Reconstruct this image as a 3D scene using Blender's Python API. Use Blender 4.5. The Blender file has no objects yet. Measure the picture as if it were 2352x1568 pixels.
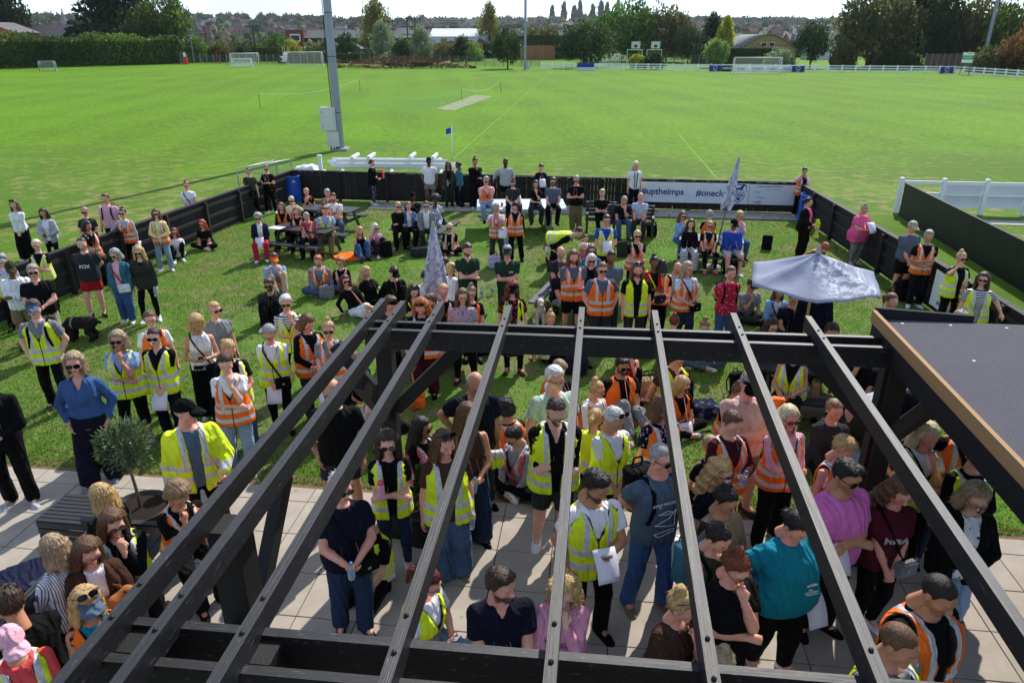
import bpy, bmesh, math, random
import numpy as np
from mathutils import Vector, Matrix, Quaternion, noise as mnoise
scene = bpy.context.scene
COL = scene.collection
R = math.radians
# ---------------------------------------------------------------- camera
CAM_H, CAM_PITCH, CAM_F = 5.55, R(23.0), 1650.0          # metres, tilt below horizontal, focal length in 1/2352 of the width
cam_data = bpy.data.cameras.new("camera")
cam = bpy.data.objects.new("camera", cam_data)
COL.objects.link(cam)
cam.location = (0, 0, CAM_H)
cam.rotation_euler = (R(90) - CAM_PITCH, 0, 0)
cam_data.sensor_width = 36
cam_data.lens = 36 * CAM_F / 2352
cam_data.clip_start = 0.05
cam_data.clip_end = 6000
scene.camera = cam
# ---------------------------------------------------------------- sky, sun, exposure
SUN_EL, SUN_AZ = R(42), R(24)                            # azimuth from the view direction towards the right
world = bpy.data.worlds.new("World")
scene.world = world
world.use_nodes = True
wn, wl = world.node_tree.nodes, world.node_tree.links
wn.clear()
w_out = wn.new("ShaderNodeOutputWorld")
w_bg = wn.new("ShaderNodeBackground")
w_sky = wn.new("ShaderNodeTexSky")
w_sky.sky_type = 'NISHITA'
w_sky.sun_disc = False
w_sky.sun_elevation = SUN_EL
w_sky.sun_rotation = SUN_AZ
w_sky.air_density = 0.6
w_sky.ozone_density = 2.0
w_sky.dust_density = 0.05
w_bg.inputs[1].default_value = 0.15
# thin bright cloud veil over the blue
w_tc = wn.new("ShaderNodeTexCoord")
w_map = wn.new("ShaderNodeMapping")
w_map.inputs['Scale'].default_value = (2.6, 2.6, 14.0)
w_map.inputs['Location'].default_value = (0.35, 0.2, 0.6)
w_n = wn.new("ShaderNodeTexNoise")
w_n.inputs['Scale'].default_value = 2.1
w_n.inputs['Detail'].default_value = 7
w_n.inputs['Roughness'].default_value = 0.55
w_r = wn.new("ShaderNodeValToRGB")
w_r.color_ramp.elements[0].position = 0.42
w_r.color_ramp.elements[1].position = 0.66
w_mix = wn.new("ShaderNodeMix")
w_mix.data_type = 'RGBA'
w_mix.inputs[7].default_value = (4.5, 5.05, 5.9, 1)
wl.new(w_tc.outputs['Generated'], w_map.inputs[0])
wl.new(w_map.outputs[0], w_n.inputs['Vector'])
wl.new(w_n.outputs[0], w_r.inputs[0])
wl.new(w_r.outputs[0], w_mix.inputs[0])
wl.new(w_sky.outputs[0], w_mix.inputs[6])
wl.new(w_mix.outputs[2], w_bg.inputs[0])
wl.new(w_bg.outputs[0], w_out.inputs[0])
sun_data = bpy.data.lights.new("sun", 'SUN')
sun_data.energy = 4.0
sun_data.angle = R(0.6)
sun_data.color = (1.0, 0.95, 0.87)
sun = bpy.data.objects.new("sun", sun_data)
COL.objects.link(sun)
sun.rotation_euler = Vector((math.sin(SUN_AZ) * math.cos(SUN_EL), math.cos(SUN_AZ) * math.cos(SUN_EL), math.sin(SUN_EL))).to_track_quat('Z', 'Y').to_euler()
sun.location = (20, 60, 60)
scene.view_settings.view_transform = 'Standard'
scene.view_settings.look = 'None'
scene.view_settings.exposure = 0.46
scene.view_settings.gamma = 1.0
scene.view_settings.use_curve_mapping = False
scene.render.engine = 'CYCLES'
scene.cycles.max_bounces = 6
scene.cycles.transparent_max_bounces = 12
# ---------------------------------------------------------------- survey helpers
# the place was measured off the photograph: a photograph point plus a height above ground gives a place
_c, _s = math.cos(CAM_PITCH), math.sin(CAM_PITCH)
def spot(px, py, z=0.0):
 dx = (px - 1176) / CAM_F; dv = -(py - 784) / CAM_F
 dy = _c + dv * _s; dz = -_s + dv * _c
 t = (z - CAM_H) / dz
 return Vector((dx * t, dy * t, z))
def spot_y(px, py, y):
 dx = (px - 1176) / CAM_F; dv = -(py - 784) / CAM_F
 dy = _c + dv * _s; dz = -_s + dv * _c
 t = y / dy
 return Vector((dx * t, y, CAM_H + dz * t))
VEN = R(-6.9)                                            # the club ground is turned a little against the view
VU = Vector((math.cos(VEN), math.sin(VEN), 0)); VV = Vector((-math.sin(VEN), math.cos(VEN), 0))
# ---------------------------------------------------------------- object helpers
KIDS = {}
def link(o, parent=None):
 COL.objects.link(o)
 if parent is not None:
  o.parent = parent; KIDS.setdefault(parent.name, []).append(o)
 return o
def tag(o, label=None, cat=None, group=None, kind=None):
 if label: o["label"] = label
 if cat: o["category"] = cat
 if group: o["group"] = group
 if kind: o["kind"] = kind
 return o
def empty(name, loc=(0, 0, 0), rz=0.0, label=None, cat=None, group=None):
 o = bpy.data.objects.new(name, None)
 o.location = loc; o.rotation_euler = (0, 0, rz); o.empty_display_size = 0.2
 link(o); tag(o, label, cat, group)
 return o
def mesh_np(name, V, F, mat=None, parent=None, smooth=True):
 """V (n,3) array, F list/array of faces"""
 me = bpy.data.meshes.new(name)
 V = np.asarray(V, np.float32)
 if isinstance(F, np.ndarray):
  k = F.shape[1]
  me.vertices.add(len(V)); me.vertices.foreach_set("co", V.ravel())
  me.loops.add(F.size); me.loops.foreach_set("vertex_index", F.astype(np.int32).ravel())
  me.polygons.add(len(F)); me.polygons.foreach_set("loop_start", np.arange(0, F.size, k, dtype=np.int32))
  me.update(calc_edges=True)
 else:
  me.from_pydata([tuple(v) for v in V], [], F)
 if smooth and len(me.polygons):
  me.polygons.foreach_set("use_smooth", np.ones(len(me.polygons), bool))
 o = bpy.data.objects.new(name, me)
 if mat: me.materials.append(mat)
 return link(o, parent)
class MB:
 """collects boxes, tubes, lathes into one mesh"""
 def __init__(s): s.V = []; s.F = []
 def add(s, V, F):
  n = len(s.V); s.V += [tuple(v) for v in V]; s.F += [[i + n for i in f] for f in F]; return s
 def box(s, c, size, M=None, bev=0.0):
  x, y, z = [k / 2 for k in size]; c = Vector(c)
  if bev <= 0:
   V = [Vector((a * x, b * y, d * z)) for a in (-1, 1) for b in (-1, 1) for d in (-1, 1)]
   F = [[0, 1, 3, 2], [4, 6, 7, 5], [0, 4, 5, 1], [2, 3, 7, 6], [0, 2, 6, 4], [1, 5, 7, 3]]
  else:
   b = bev; V = []; F = []
   for sz in (-1, 1):
    for (i, o_) in ((b, 0), (0, b)):
     zz = sz * (z - (b if i == 0 else 0))
     for (ax, ay) in ((-1, -1), (1, -1), (1, 1), (-1, 1)):
      V.append(Vector((ax * (x - i), ay * (y - i), zz)))
   # rings: 0-3 bottom cap, 4-7 bottom side, 8-11 top cap, 12-15 top side
   F = [[3, 2, 1, 0], [8, 9, 10, 11]]
   for k in range(4):
    n = (k + 1) % 4
    F += [[k, n, 4 + n, 4 + k], [4 + k, 4 + n, 12 + n, 12 + k], [12 + k, 12 + n, 8 + n, 8 + k]]
  if M is not None: V = [M @ v for v in V]
  return s.add([v + c for v in V], F)
 def bar(s, a, b, w, d, up=(0, 0, 1), bev=0.0):
  a, b = Vector(a), Vector(b); ax = (b - a); L = ax.length; ax = ax / L
  up = Vector(up)
  if abs(ax.dot(up)) > 0.99: up = Vector((0, 1, 0))
  sd = ax.cross(up).normalized(); u2 = sd.cross(ax)
  M = Matrix((sd, ax, u2)).transposed()
  return s.box((a + b) / 2, (w, L, d), M, bev)
 def tube(s, pts, rad, n=8, cap=True):
  pts = [Vector(p) for p in pts]
  if not hasattr(rad, '__len__'): rad = [rad] * len(pts)
  base = len(s.V); V = []; F = []
  prev = None
  for i, p in enumerate(pts):
   t = (pts[min(i + 1, len(pts) - 1)] - pts[max(i - 1, 0)])
   if t.length < 1e-9: t = Vector((0, 0, 1))
   t.normalize()
   if prev is None:
    ref = Vector((0, 0, 1)) if abs(t.z) < 0.9 else Vector((1, 0, 0))
    u = t.cross(ref).normalized()
   else:
    u = (prev - t * prev.dot(t))
    u = u.normalized() if u.length > 1e-6 else t.cross(Vector((1, 0, 0))).normalized()
   prev = u; v = t.cross(u)
   for k in range(n):
    a = 2 * math.pi * k / n
    V.append(p + (u * math.cos(a) + v * math.sin(a)) * rad[i])
  for i in range(len(pts) - 1):
   for k in range(n):
    k2 = (k + 1) % n
    F.append([i * n + k, i * n + k2, (i + 1) * n + k2, (i + 1) * n + k])
  if cap:
   F.append(list(range(n))[::-1]); F.append([(len(pts) - 1) * n + k for k in range(n)])
  return s.add(V, F)
 def lathe(s, prof, n=16, c=(0, 0, 0), M=None):
  V = []; F = []; c = Vector(c)
  for (r, z) in prof:
   for k in range(n):
    a = 2 * math.pi * k / n
    V.append(Vector((r * math.cos(a), r * math.sin(a), z)))
  for i in range(len(prof) - 1):
   for k in range(n):
    k2 = (k + 1) % n
    F.append([i * n + k, i * n + k2, (i + 1) * n + k2, (i + 1) * n + k])
  if M is not None: V = [M @ v for v in V]
  return s.add([v + c for v in V], F)
 def quad(s, a, b, c, d): return s.add([a, b, c, d], [[0, 1, 2, 3]])
 def build(s, name, mat=None, parent=None, smooth=False, kind=None):
  me = bpy.data.meshes.new(name); me.from_pydata(s.V, [], s.F); me.update()
  if smooth: me.polygons.foreach_set("use_smooth", [True] * len(me.polygons))
  if mat: me.materials.append(mat)
  o = link(bpy.data.objects.new(name, me), parent)
  if kind: o["kind"] = kind
  return o
def copy_tree(o, parent=None):
 c = o.copy(); COL.objects.link(c); c.parent = parent
 for ch in (KIDS.get(o.name) or [])[:]: copy_tree(ch, c)
 return c
def omat(o, mat):
 """a material on this object only, the mesh stays shared"""
 o.material_slots[0].link = 'OBJECT'; o.material_slots[0].material = mat
 return o
# ---------------------------------------------------------------- materials
def srgb(r, g, b):
 f = lambda c: (c / 255) / 12.92 if c <= 10 else (((c / 255) + 0.055) / 1.055) ** 2.4
 return (f(r), f(g), f(b), 1.0)
class NT:
 def __init__(s, name, rough=0.7, spec=0.35):
  s.m = bpy.data.materials.new(name); s.m.use_nodes = True
  s.n = s.m.node_tree.nodes; s.l = s.m.node_tree.links
  s.b = s.n["Principled BSDF"]; s.b.inputs['Roughness'].default_value = rough
  s.b.inputs['Specular IOR Level'].default_value = spec
 def new(s, t, **kw):
  n = s.n.new(t)
  for k, v in kw.items(): setattr(n, k, v)
  return n
 def inp(s, sock, v):
  if isinstance(v, bpy.types.NodeSocket): s.l.new(v, sock)
  elif v is not None: sock.default_value = v
 def math(s, op, a, b=None, c=None, clamp=False):
  n = s.new("ShaderNodeMath", operation=op); n.use_clamp = clamp
  s.inp(n.inputs[0], a)
  if b is not None: s.inp(n.inputs[1], b)
  if c is not None: s.inp(n.inputs[2], c)
  return n.outputs[0]
 def mix(s, f, a, b):
  n = s.new("ShaderNodeMix", data_type='RGBA')
  s.inp(n.inputs[0], f); s.inp(n.inputs[6], a); s.inp(n.inputs[7], b)
  return n.outputs[2]
 def coord(s, which='Object'): return s.new("ShaderNodeTexCoord").outputs[which]
 def mapped(s, v, scale=(1, 1, 1), loc=(0, 0, 0), rot=(0, 0, 0)):
  n = s.new("ShaderNodeMapping"); s.l.new(v, n.inputs[0])
  n.inputs['Scale'].default_value = scale; n.inputs['Location'].default_value = loc; n.inputs['Rotation'].default_value = rot
  return n.outputs[0]
 def noise(s, v, scale=5.0, detail=4.0, rough=0.55):
  n = s.new("ShaderNodeTexNoise"); s.l.new(v, n.inputs['Vector'])
  n.inputs['Scale'].default_value = scale; n.inputs['Detail'].default_value = detail; n.inputs['Roughness'].default_value = rough
  return n.outputs[0]
 def ramp(s, v, stops, interp='LINEAR'):
  n = s.new("ShaderNodeValToRGB"); s.l.new(v, n.inputs[0]); e = n.color_ramp.elements
  n.color_ramp.interpolation = interp
  while len(e) < len(stops): e.new(0.5)
  for i, (p, c) in enumerate(stops):
   e[i].position = p; e[i].color = c if len(c) == 4 else (*c, 1)
  return n.outputs[0]
 def sep(s, v):
  n = s.new("ShaderNodeSeparateXYZ"); s.l.new(v, n.inputs[0]); return n.outputs
 def attr(s, name):
  n = s.new("ShaderNodeAttribute"); n.attribute_name = name; return n.outputs['Vector']
 def bump(s, h, strength=0.3, dist=0.01):
  n = s.new("ShaderNodeBump"); s.l.new(h, n.inputs['Height'])
  n.inputs['Strength'].default_value = strength; n.inputs['Distance'].default_value = dist
  s.l.new(n.outputs[0], s.b.inputs['Normal'])
 def base(s, c): s.inp(s.b.inputs['Base Color'], c); return s
 def step(s, v, lo, soft=0.004):
  """0 below lo, 1 above"""
  n = s.new("ShaderNodeMapRange"); n.interpolation_type = 'SMOOTHSTEP'
  s.inp(n.inputs[0], v); n.inputs[1].default_value = lo - soft; n.inputs[2].default_value = lo + soft
  return n.outputs[0]
 def band(s, v, lo, hi, soft=0.004):
  return s.math('MULTIPLY', s.step(v, lo, soft), s.math('SUBTRACT', 1.0, s.step(v, hi, soft)))
_MC = {}
def flat(name, rgb, rough=0.6, spec=0.4, metal=0.0, vary=0.12, scale=9.0, bump=0.0, coat=0.0):
 """plain material with light wear in tone"""
 key = (name, rgb, rough, metal, vary, scale, bump)
 if key in _MC: return _MC[key]
 t = NT(name, rough, spec); t.b.inputs['Metallic'].default_value = metal
 co = t.coord('Object')
 nz = t.noise(co, scale, 5.0)
 c = srgb(*rgb)
 f = lambda k: tuple(min(1, v * k) for v in c[:3]) + (1,)
 t.base(t.ramp(nz, [(0.25, f(1 - vary)), (0.75, f(1 + vary))]))
 if bump: t.bump(nz, bump, 0.01)
 if coat: t.b.inputs['Coat Weight'].default_value = coat
 _MC[key] = t.m
 return t.m
# ================================================================ people: signed-distance bodies and clothes
f32 = np.float32
def cone_d(p, a, b, ra, rb):
 ab = b - a; L2 = float(ab @ ab) + 1e-9
 t = np.clip(((p - a) @ ab) / L2, 0, 1)
 q = p - a - t[:, None] * ab
 return np.sqrt((q * q).sum(1)) - (ra + (rb - ra) * t), t
def ell_d(p, c, r):
 q = (p - np.array(c, f32)) / np.array(r, f32)
 l = np.sqrt((q * q).sum(1))
 return (l - 1) * min(r)
def smin(a, b, k):
 h = np.clip(0.5 + 0.5 * (b - a) / k, 0, 1)
 return b + (a - b) * h - k * h * (1 - h)
_rw = random.Random(5)
_WAVES = [(np.array([_rw.gauss(0, 1), _rw.gauss(0, 1), _rw.gauss(0, 1) * 0.8], f32), _rw.uniform(0, 6.3)) for _ in range(9)]
def wnoise(p, k, seed=0.0):
 s = 0
 for i in range(0, 9, 3):
  a = np.sin(p @ (_WAVES[i][0] * k) + _WAVES[i][1] + seed)
  b = np.sin(p @ (_WAVES[i + 1][0] * k * 0.8) + _WAVES[i + 1][1] + seed * 1.7)
  s = s + a * b
 return s / 3
def surface_nets(fn, lo, hi, h):
 lo = np.array(lo, f32); hi = np.array(hi, f32)
 n = np.maximum(np.ceil((hi - lo) / (h * 4)).astype(int), 1)
 ax = [lo[i] + (np.arange(n[i]) + 0.5) * 4 * h - 0.5 * h for i in range(3)]
 cp = np.stack(np.meshgrid(*ax, indexing='ij'), -1).reshape(-1, 3).astype(f32)
 cv = fn(cp).reshape(n)
 F = np.repeat(np.repeat(np.repeat(cv, 4, 0), 4, 1), 4, 2).astype(f32)
 m = np.abs(F) < h * 6.5
 fx = [lo[i] + np.arange(F.shape[i]) * h for i in range(3)]
 I = np.nonzero(m)
 if len(I[0]) == 0: return None
 pts = np.stack([fx[0][I[0]], fx[1][I[1]], fx[2][I[2]]], 1).astype(f32)
 F[I] = fn(pts)
 F[0], F[-1] = 1, 1; F[:, 0], F[:, -1] = 1, 1; F[:, :, 0], F[:, :, -1] = 1, 1
 ins = F < 0
 c = ins[:-1, :-1, :-1].astype(np.int8)
 tot = c.copy()
 for dx in (0, 1):
  for dy in (0, 1):
   for dz in (0, 1):
    if dx + dy + dz: tot += ins[dx:ins.shape[0] - 1 + dx, dy:ins.shape[1] - 1 + dy, dz:ins.shape[2] - 1 + dz]
 act = (tot > 0) & (tot < 8)
 ci = np.stack(np.nonzero(act), 1)
 if len(ci) == 0: return None
 idx = np.full(act.shape, -1, np.int32); idx[act] = np.arange(len(ci))
 acc = np.zeros((len(ci), 3), f32); cnt = np.zeros(len(ci), f32)
 cor = {}
 for o in [(a, b, d) for a in (0, 1) for b in (0, 1) for d in (0, 1)]:
  cor[o] = F[ci[:, 0] + o[0], ci[:, 1] + o[1], ci[:, 2] + o[2]]
 for o in cor:
  for k in range(3):
   if o[k] == 0:
    o2 = list(o); o2[k] = 1; o2 = tuple(o2)
    a, b = cor[o], cor[o2]
    x = (a < 0) != (b < 0)
    t = np.where(x, a / np.where(np.abs(a - b) < 1e-9, 1, a - b), 0)
    q = np.zeros((len(ci), 3), f32); q[:] = o; q[:, k] += t
    acc += q * x[:, None]; cnt += x
 V = lo + (ci + acc / np.maximum(cnt, 1)[:, None]) * h
 Q = []
 for k in range(3):
  u, v = (k + 1) % 3, (k + 2) % 3
  s0 = [slice(None)] * 3; s1 = [slice(None)] * 3
  s0[k] = slice(0, -1); s1[k] = slice(1, None)
  A, B = ins[tuple(s0)], ins[tuple(s1)]
  e = np.stack(np.nonzero(A != B), 1)
  e = e[(e[:, u] > 0) & (e[:, v] > 0) & (e[:, u] < F.shape[u] - 1) & (e[:, v] < F.shape[v] - 1)]
  if len(e) == 0: continue
  fl = A[e[:, 0], e[:, 1], e[:, 2]]
  du = np.zeros(3, int); du[u] = 1
  dv = np.zeros(3, int); dv[v] = 1
  g = lambda w: idx[w[:, 0], w[:, 1], w[:, 2]]
  q = np.stack([g(e - du - dv), g(e - dv), g(e), g(e - du)], 1)
  q[~fl] = q[~fl][:, ::-1]
  Q.append(q)
 Q = np.concatenate(Q)
 Q = Q[(Q >= 0).all(1)]
 return V.astype(f32), Q.astype(np.int32)
# ---------------------------------------------------------------- head, hair, hats, hands, shoes: shared shapes
def A3(*v): return np.array(v, f32)
def head_fn(sex):
 m = sex == 'm'
 def fn(p):
  d = ell_d(p, (0, .012, .030), (.075, .094, .087))
  q = p * A3(1.0 / (1.02 if m else .94), 1, 1)
  j, _ = cone_d(q, A3(0, -.026, .0), A3(0, -.046, -.073), .063, .039 if m else .034)
  d = smin(d, j, .02)
  for s in (-1, 1):
   d = smin(d, cone_d(p, A3(s * .042, -.05, -.012), A3(s * .05, -.01, -.05), .027, .026 if m else .02)[0], .016)
  d = smin(d, cone_d(p, A3(-.034, -.074, .026), A3(.034, -.074, .026), .015, .015)[0], .014)
  for s in (-1, 1):
   d = -smin(-d, np.sqrt(((p - A3(s * .031, -.099, .006)) ** 2).sum(1)) - .0130, .009)
   d = smin(d, np.sqrt(((p - A3(s * .031, -.0735, .005)) ** 2).sum(1)) - .0125, .003)
  d = smin(d, cone_d(p, A3(0, -.085, .018), A3(0, -.107, -.022), .008, .0125)[0], .008)
  d = smin(d, cone_d(p, A3(-.012, -.094, -.026), A3(.012, -.094, -.026), .0085, .0085)[0], .006)
  d = smin(d, cone_d(p, A3(-.017, -.082, -.049), A3(.017, -.082, -.049), .0095, .0095)[0], .006)
  d = smin(d, cone_d(p, A3(-.014, -.08, -.062), A3(.014, -.08, -.062), .010, .010)[0], .006)
  d = smin(d, np.sqrt(((p - A3(0, -.07, -.09)) ** 2).sum(1)) - (.024 if m else .02), .014)
  for s in (-1, 1):
   d = smin(d, ell_d(p, (s * .079, .014, -.006), (.011, .019, .032)), .006)
  n, _ = cone_d(p, A3(0, .012, -.05), A3(0, .034, -.19), .052 if m else .045, .060 if m else .050)
  return smin(d, n, .018)
 return fn
def face_cut(p, sh=0.0):
 # hairline: high on the brow, back at the temples, a little ragged
 ax = np.abs(p[:, 0]); tmp = np.clip((ax - .030) / .03, 0, 1) * np.clip(1 - np.abs(p[:, 2] - .055) / .05, 0, 1)
 return ((p[:, 1] + .066 + sh) * .10 + (p[:, 2] - .078) * .08) / .128 - .016 * tmp + .004 * np.sin(p[:, 0] * 150) + .004 * wnoise(p, 70)
def hair_fn(style):
 def strands(p, k, a):
  an = np.arctan2(p[:, 0], p[:, 1] - .01)
  return a * (np.sin(an * 19 + p[:, 2] * 25 + 2 * np.sin(p[:, 2] * 30)) * .6 + np.sin(an * 37 - p[:, 2] * 14) * .4) + a * .8 * wnoise(p, k)
 def shell(p, t): return ell_d(p, (0, .014, .030), (.075 + t, .094 + t, .087 + t))
 def fn(p):
  x, y, z = p[:, 0], p[:, 1], p[:, 2]
  cut = face_cut(p)
  if style in ('short', 'buzz', 'receding', 'quiff'):
   t = dict(short=.014, buzz=.005, receding=.008, quiff=.014)[style]
   d = shell(p, t)
   if style in ('short', 'quiff'):
    d = smin(d, ell_d(p, (0, -.005, .072), (.066, .09, .058)), .02)
   if style == 'quiff':
    d = smin(d, ell_d(p, (0, -.055, .098), (.055, .042, .032)), .02)
   d = d + strands(p, 90, .0045 if style != 'buzz' else .0008) + (.006 * wnoise(p, 48) * np.clip((z - .04) / .05, 0, 1) if style != 'buzz' else 0)
   sh = -.03 if style == 'receding' else 0
   d = np.maximum(d, -face_cut(p, sh))
   d = np.maximum(d, np.where(y > .035, -.07 - z, np.where(y > -.004, .012 - z, -.012 - z)))
   return d
  if style == 'ring':
   d = shell(p, .008) + strands(p, 90, .002)
   d = np.maximum(d, z - .045); d = np.maximum(d, -.01 - y)
   return np.maximum(d, np.where(y > .03, -.07 - z, -.015 - z))
  if style in ('tied', 'pony', 'bun', 'lowbun'):
   d = shell(p, .010)
   d = np.maximum(d, -cut); d = np.maximum(d, np.where(y > .02, -.075 - z, -.02 - z))
   if style == 'pony': d = smin(d, smin(cone_d(p, A3(0, .10, .05), A3(0, .145, .0), .024, .032)[0], cone_d(p, A3(0, .145, .0), A3(.01, .135, -.15), .032, .012)[0], .02), .012)
   if style == 'bun': d = smin(d, np.sqrt(((p - A3(0, .055, .128)) ** 2).sum(1)) - .040 + .012 * wnoise(p, 60), .014)
   if style in ('lowbun', 'tied'): d = smin(d, np.sqrt(((p - A3(0, .112, -.01 if style == 'lowbun' else -.04)) ** 2).sum(1)) - (.036 if style == 'lowbun' else .026), .014)
   return d + strands(p, 90, .0036)
  if style in ('curly', 'afro'):
   if style == 'afro': d = ell_d(p, (0, .03, .045), (.155, .15, .14)) + .018 * wnoise(p, 55)
   else:
    d = ell_d(p, (0, .022, .03), (.108, .118, .112)); d = smin(d, ell_d(p, (0, .045, -.05), (.105, .07, .07)), .03) + .018 * wnoise(p, 62)
   d = np.maximum(d, -face_cut(p, .01)); return d
  # bob, long, mid: falling hair
  bot = dict(bob=-.135, mid=-.20, long=-.36, fringe=-.15, wavy=-.27)[style]
  wid = dict(bob=.104, mid=.104, long=.106, fringe=.108, wavy=.115)[style]
  d = shell(p, .017)
  tz = np.clip((.03 - z) / .3, 0, 1)
  ex = x / (wid + .03 * tz); ey = (y - .028 - .03 * tz) / (.096 + .012 * tz)
  c = (np.sqrt(ex * ex + ey * ey) - 1) * .10
  inner = (np.sqrt((x / (wid - .042 + .03 * tz)) ** 2 + ((y - .0) / .092) ** 2) - 1) * .08
  c = np.maximum(c, z - .05)
  c = np.maximum(c, np.where(y < .05, -inner, -1))
  c = np.maximum(c, bot - z + .012 * np.sin(x * 95) + .01 * np.sin(y * 80))
  c = np.maximum(c, -.048 - y - .02 * tz)
  d = np.maximum(d, -cut) if style != 'fringe' else np.maximum(d, -np.maximum(cut, np.where(z > .03, .01, -1)))
  d = smin(d, c, .014)
  wv = .007 * np.sin(z * 75 + x * 30) if style == 'wavy' else 0
  return d + strands(p, 70, .0055) + .006 * wnoise(p, 33) + wv
 return fn
def cap_fn(p, brim=True):
 d = ell_d(p, (0, .010, .036), (.087, .107, .098))
 d = np.maximum(d, .032 - .18 * (p[:, 1] - .0) - p[:, 2] * 1.0)
 d = np.maximum(d, -ell_d(p, (0, .010, .036), (.079, .098, .09)))
 d = d * .9
 if brim:
  q = p - A3(0, -.105, .045)
  b = (np.sqrt((q[:, 0] / .079) ** 2 + (q[:, 1] / .082) ** 2) - 1) * .07
  zz = p[:, 2] - (.050 + .35 * (p[:, 1] + .08) - 6.0 * p[:, 0] ** 2)
  b = np.maximum(np.maximum(b, np.abs(zz) - .0065), p[:, 1] + .062)
  d = smin(d, b, .004)
 return smin(d, np.sqrt(((p - A3(0, .012, .136)) ** 2).sum(1)) - .007, .004)
def visor_fn(p):
 d = ell_d(p, (0, .010, .036), (.088, .108, .098))
 d = np.maximum(d, np.abs(p[:, 2] - .05 - .1 * p[:, 1]) - .022)
 d = np.maximum(d, -ell_d(p, (0, .010, .036), (.079, .099, .09)))
 q = p - A3(0, -.105, .045)
 b = (np.sqrt((q[:, 0] / .080) ** 2 + (q[:, 1] / .066) ** 2) - 1) * .07
 zz = p[:, 2] - (.046 + .38 * (p[:, 1] + .08) - 6.0 * p[:, 0] ** 2)
 b = np.maximum(np.maximum(b, np.abs(zz) - .0065), p[:, 1] + .062)
 return smin(d, b, .004)
def sunhat_fn(p):
 d = ell_d(p, (0, .010, .04), (.09, .11, .10))
 d = np.maximum(d, .035 - p[:, 2])
 q = p - A3(0, .01, .04)
 b = (np.sqrt((q[:, 0] / .125) ** 2 + (q[:, 1] / .145) ** 2) - 1) * .1
 b = np.maximum(b, np.abs(q[:, 2] + .02) - .008)
 return smin(d, b, .01)
def hand_fn(kind):
 # wrist at origin, fingers along -Z, palm faces -Y, thumb towards +X
 curl = dict(relax=.55, fist=1.25, flat=.12, grip=.95)[kind]
 def fn(p):
  q = p * A3(1, 1.75, 1)
  d = cone_d(q, A3(0, 0, .02), A3(.0, 0, -.075), .027, .040)[0] * .75
  for i, (fx, L) in enumerate(((.030, .068), (.010, .078), (-.011, .073), (-.031, .058))):
   a = A3(fx, 0, -.082); dr = A3(fx * .9, -.02 - .3 * curl, -1.0); r = .0098 - .0006 * (i == 3)
   for sg, (len_, add) in enumerate(((.44, 0), (.32, curl * .9), (.24, curl * .75))):
    dr = dr / np.linalg.norm(dr)
    ca, sa = math.cos(add), math.sin(add)
    dr = A3(dr[0], dr[1] * ca + dr[2] * sa, dr[2] * ca - dr[1] * sa)
    b = a + dr * (L * len_ * 1.15)
    d = smin(d, cone_d(p, a, b, r, r * .93)[0], .006 if sg == 0 else .003)
    a = b; r *= .93
  t0 = A3(.026, -.004, -.022); t1 = A3(.052, -.018, -.052); t2 = A3(.052 - .018 * curl, -.036, -.088)
  d = smin(d, cone_d(p, t0, t1, .015, .0125)[0], .010)
  d = smin(d, cone_d(p, t1, t2, .012, .0095)[0], .004)
  return smin(d, cone_d(p, A3(0, 0, .06), A3(0, 0, 0), .029, .026)[0], .012)
 return fn
def shoe_fn(kind):
 # ankle above origin, toe towards -Y, sole at z=0
 def fn(p):
  q = p * A3(1, 1, 1)
  a, _ = cone_d(q * A3(1, 1, 1.1), A3(0, .035, .045), A3(0, -.13, .034), .043, .036)
  b, _ = cone_d(p, A3(0, -.11, .03), A3(.006, -.165, .024), .042, .030)
  d = smin(a, b, .02)
  top = .12 if kind == 'shoe' else .21
  d = smin(d, cone_d(p, A3(0, .028, .05), A3(0, .035, top), .043, .044 if kind == 'shoe' else .056)[0], .025)
  d = np.maximum(d, p[:, 2] - (top - .01))
  s = (np.sqrt((p[:, 0] / .050) ** 2 + ((p[:, 1] + .055) / .150) ** 4) - 1) * .05
  s = np.maximum(s, np.abs(p[:, 2] - .014) - .014)
  return np.maximum(smin(d, s, .006), -p[:, 2])
 return fn
TPL = {}
def tpl(key, fn, lo, hi, h):
 if key not in TPL: TPL[key] = surface_nets(fn, lo, hi, h)
 return TPL[key]
def tpl_head(sex, lod): return tpl(('head', sex, lod), head_fn(sex), (-.1, -.13, -.20), (.1, .125, .13), (.0090, .0125, .0175)[lod])
def tpl_hand(kind, lod): return tpl(('hand', kind, lod), hand_fn(kind), (-.06, -.12, -.21), (.09, .05, .07), (.0092, .013, .018)[lod])
TME = {}
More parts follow.
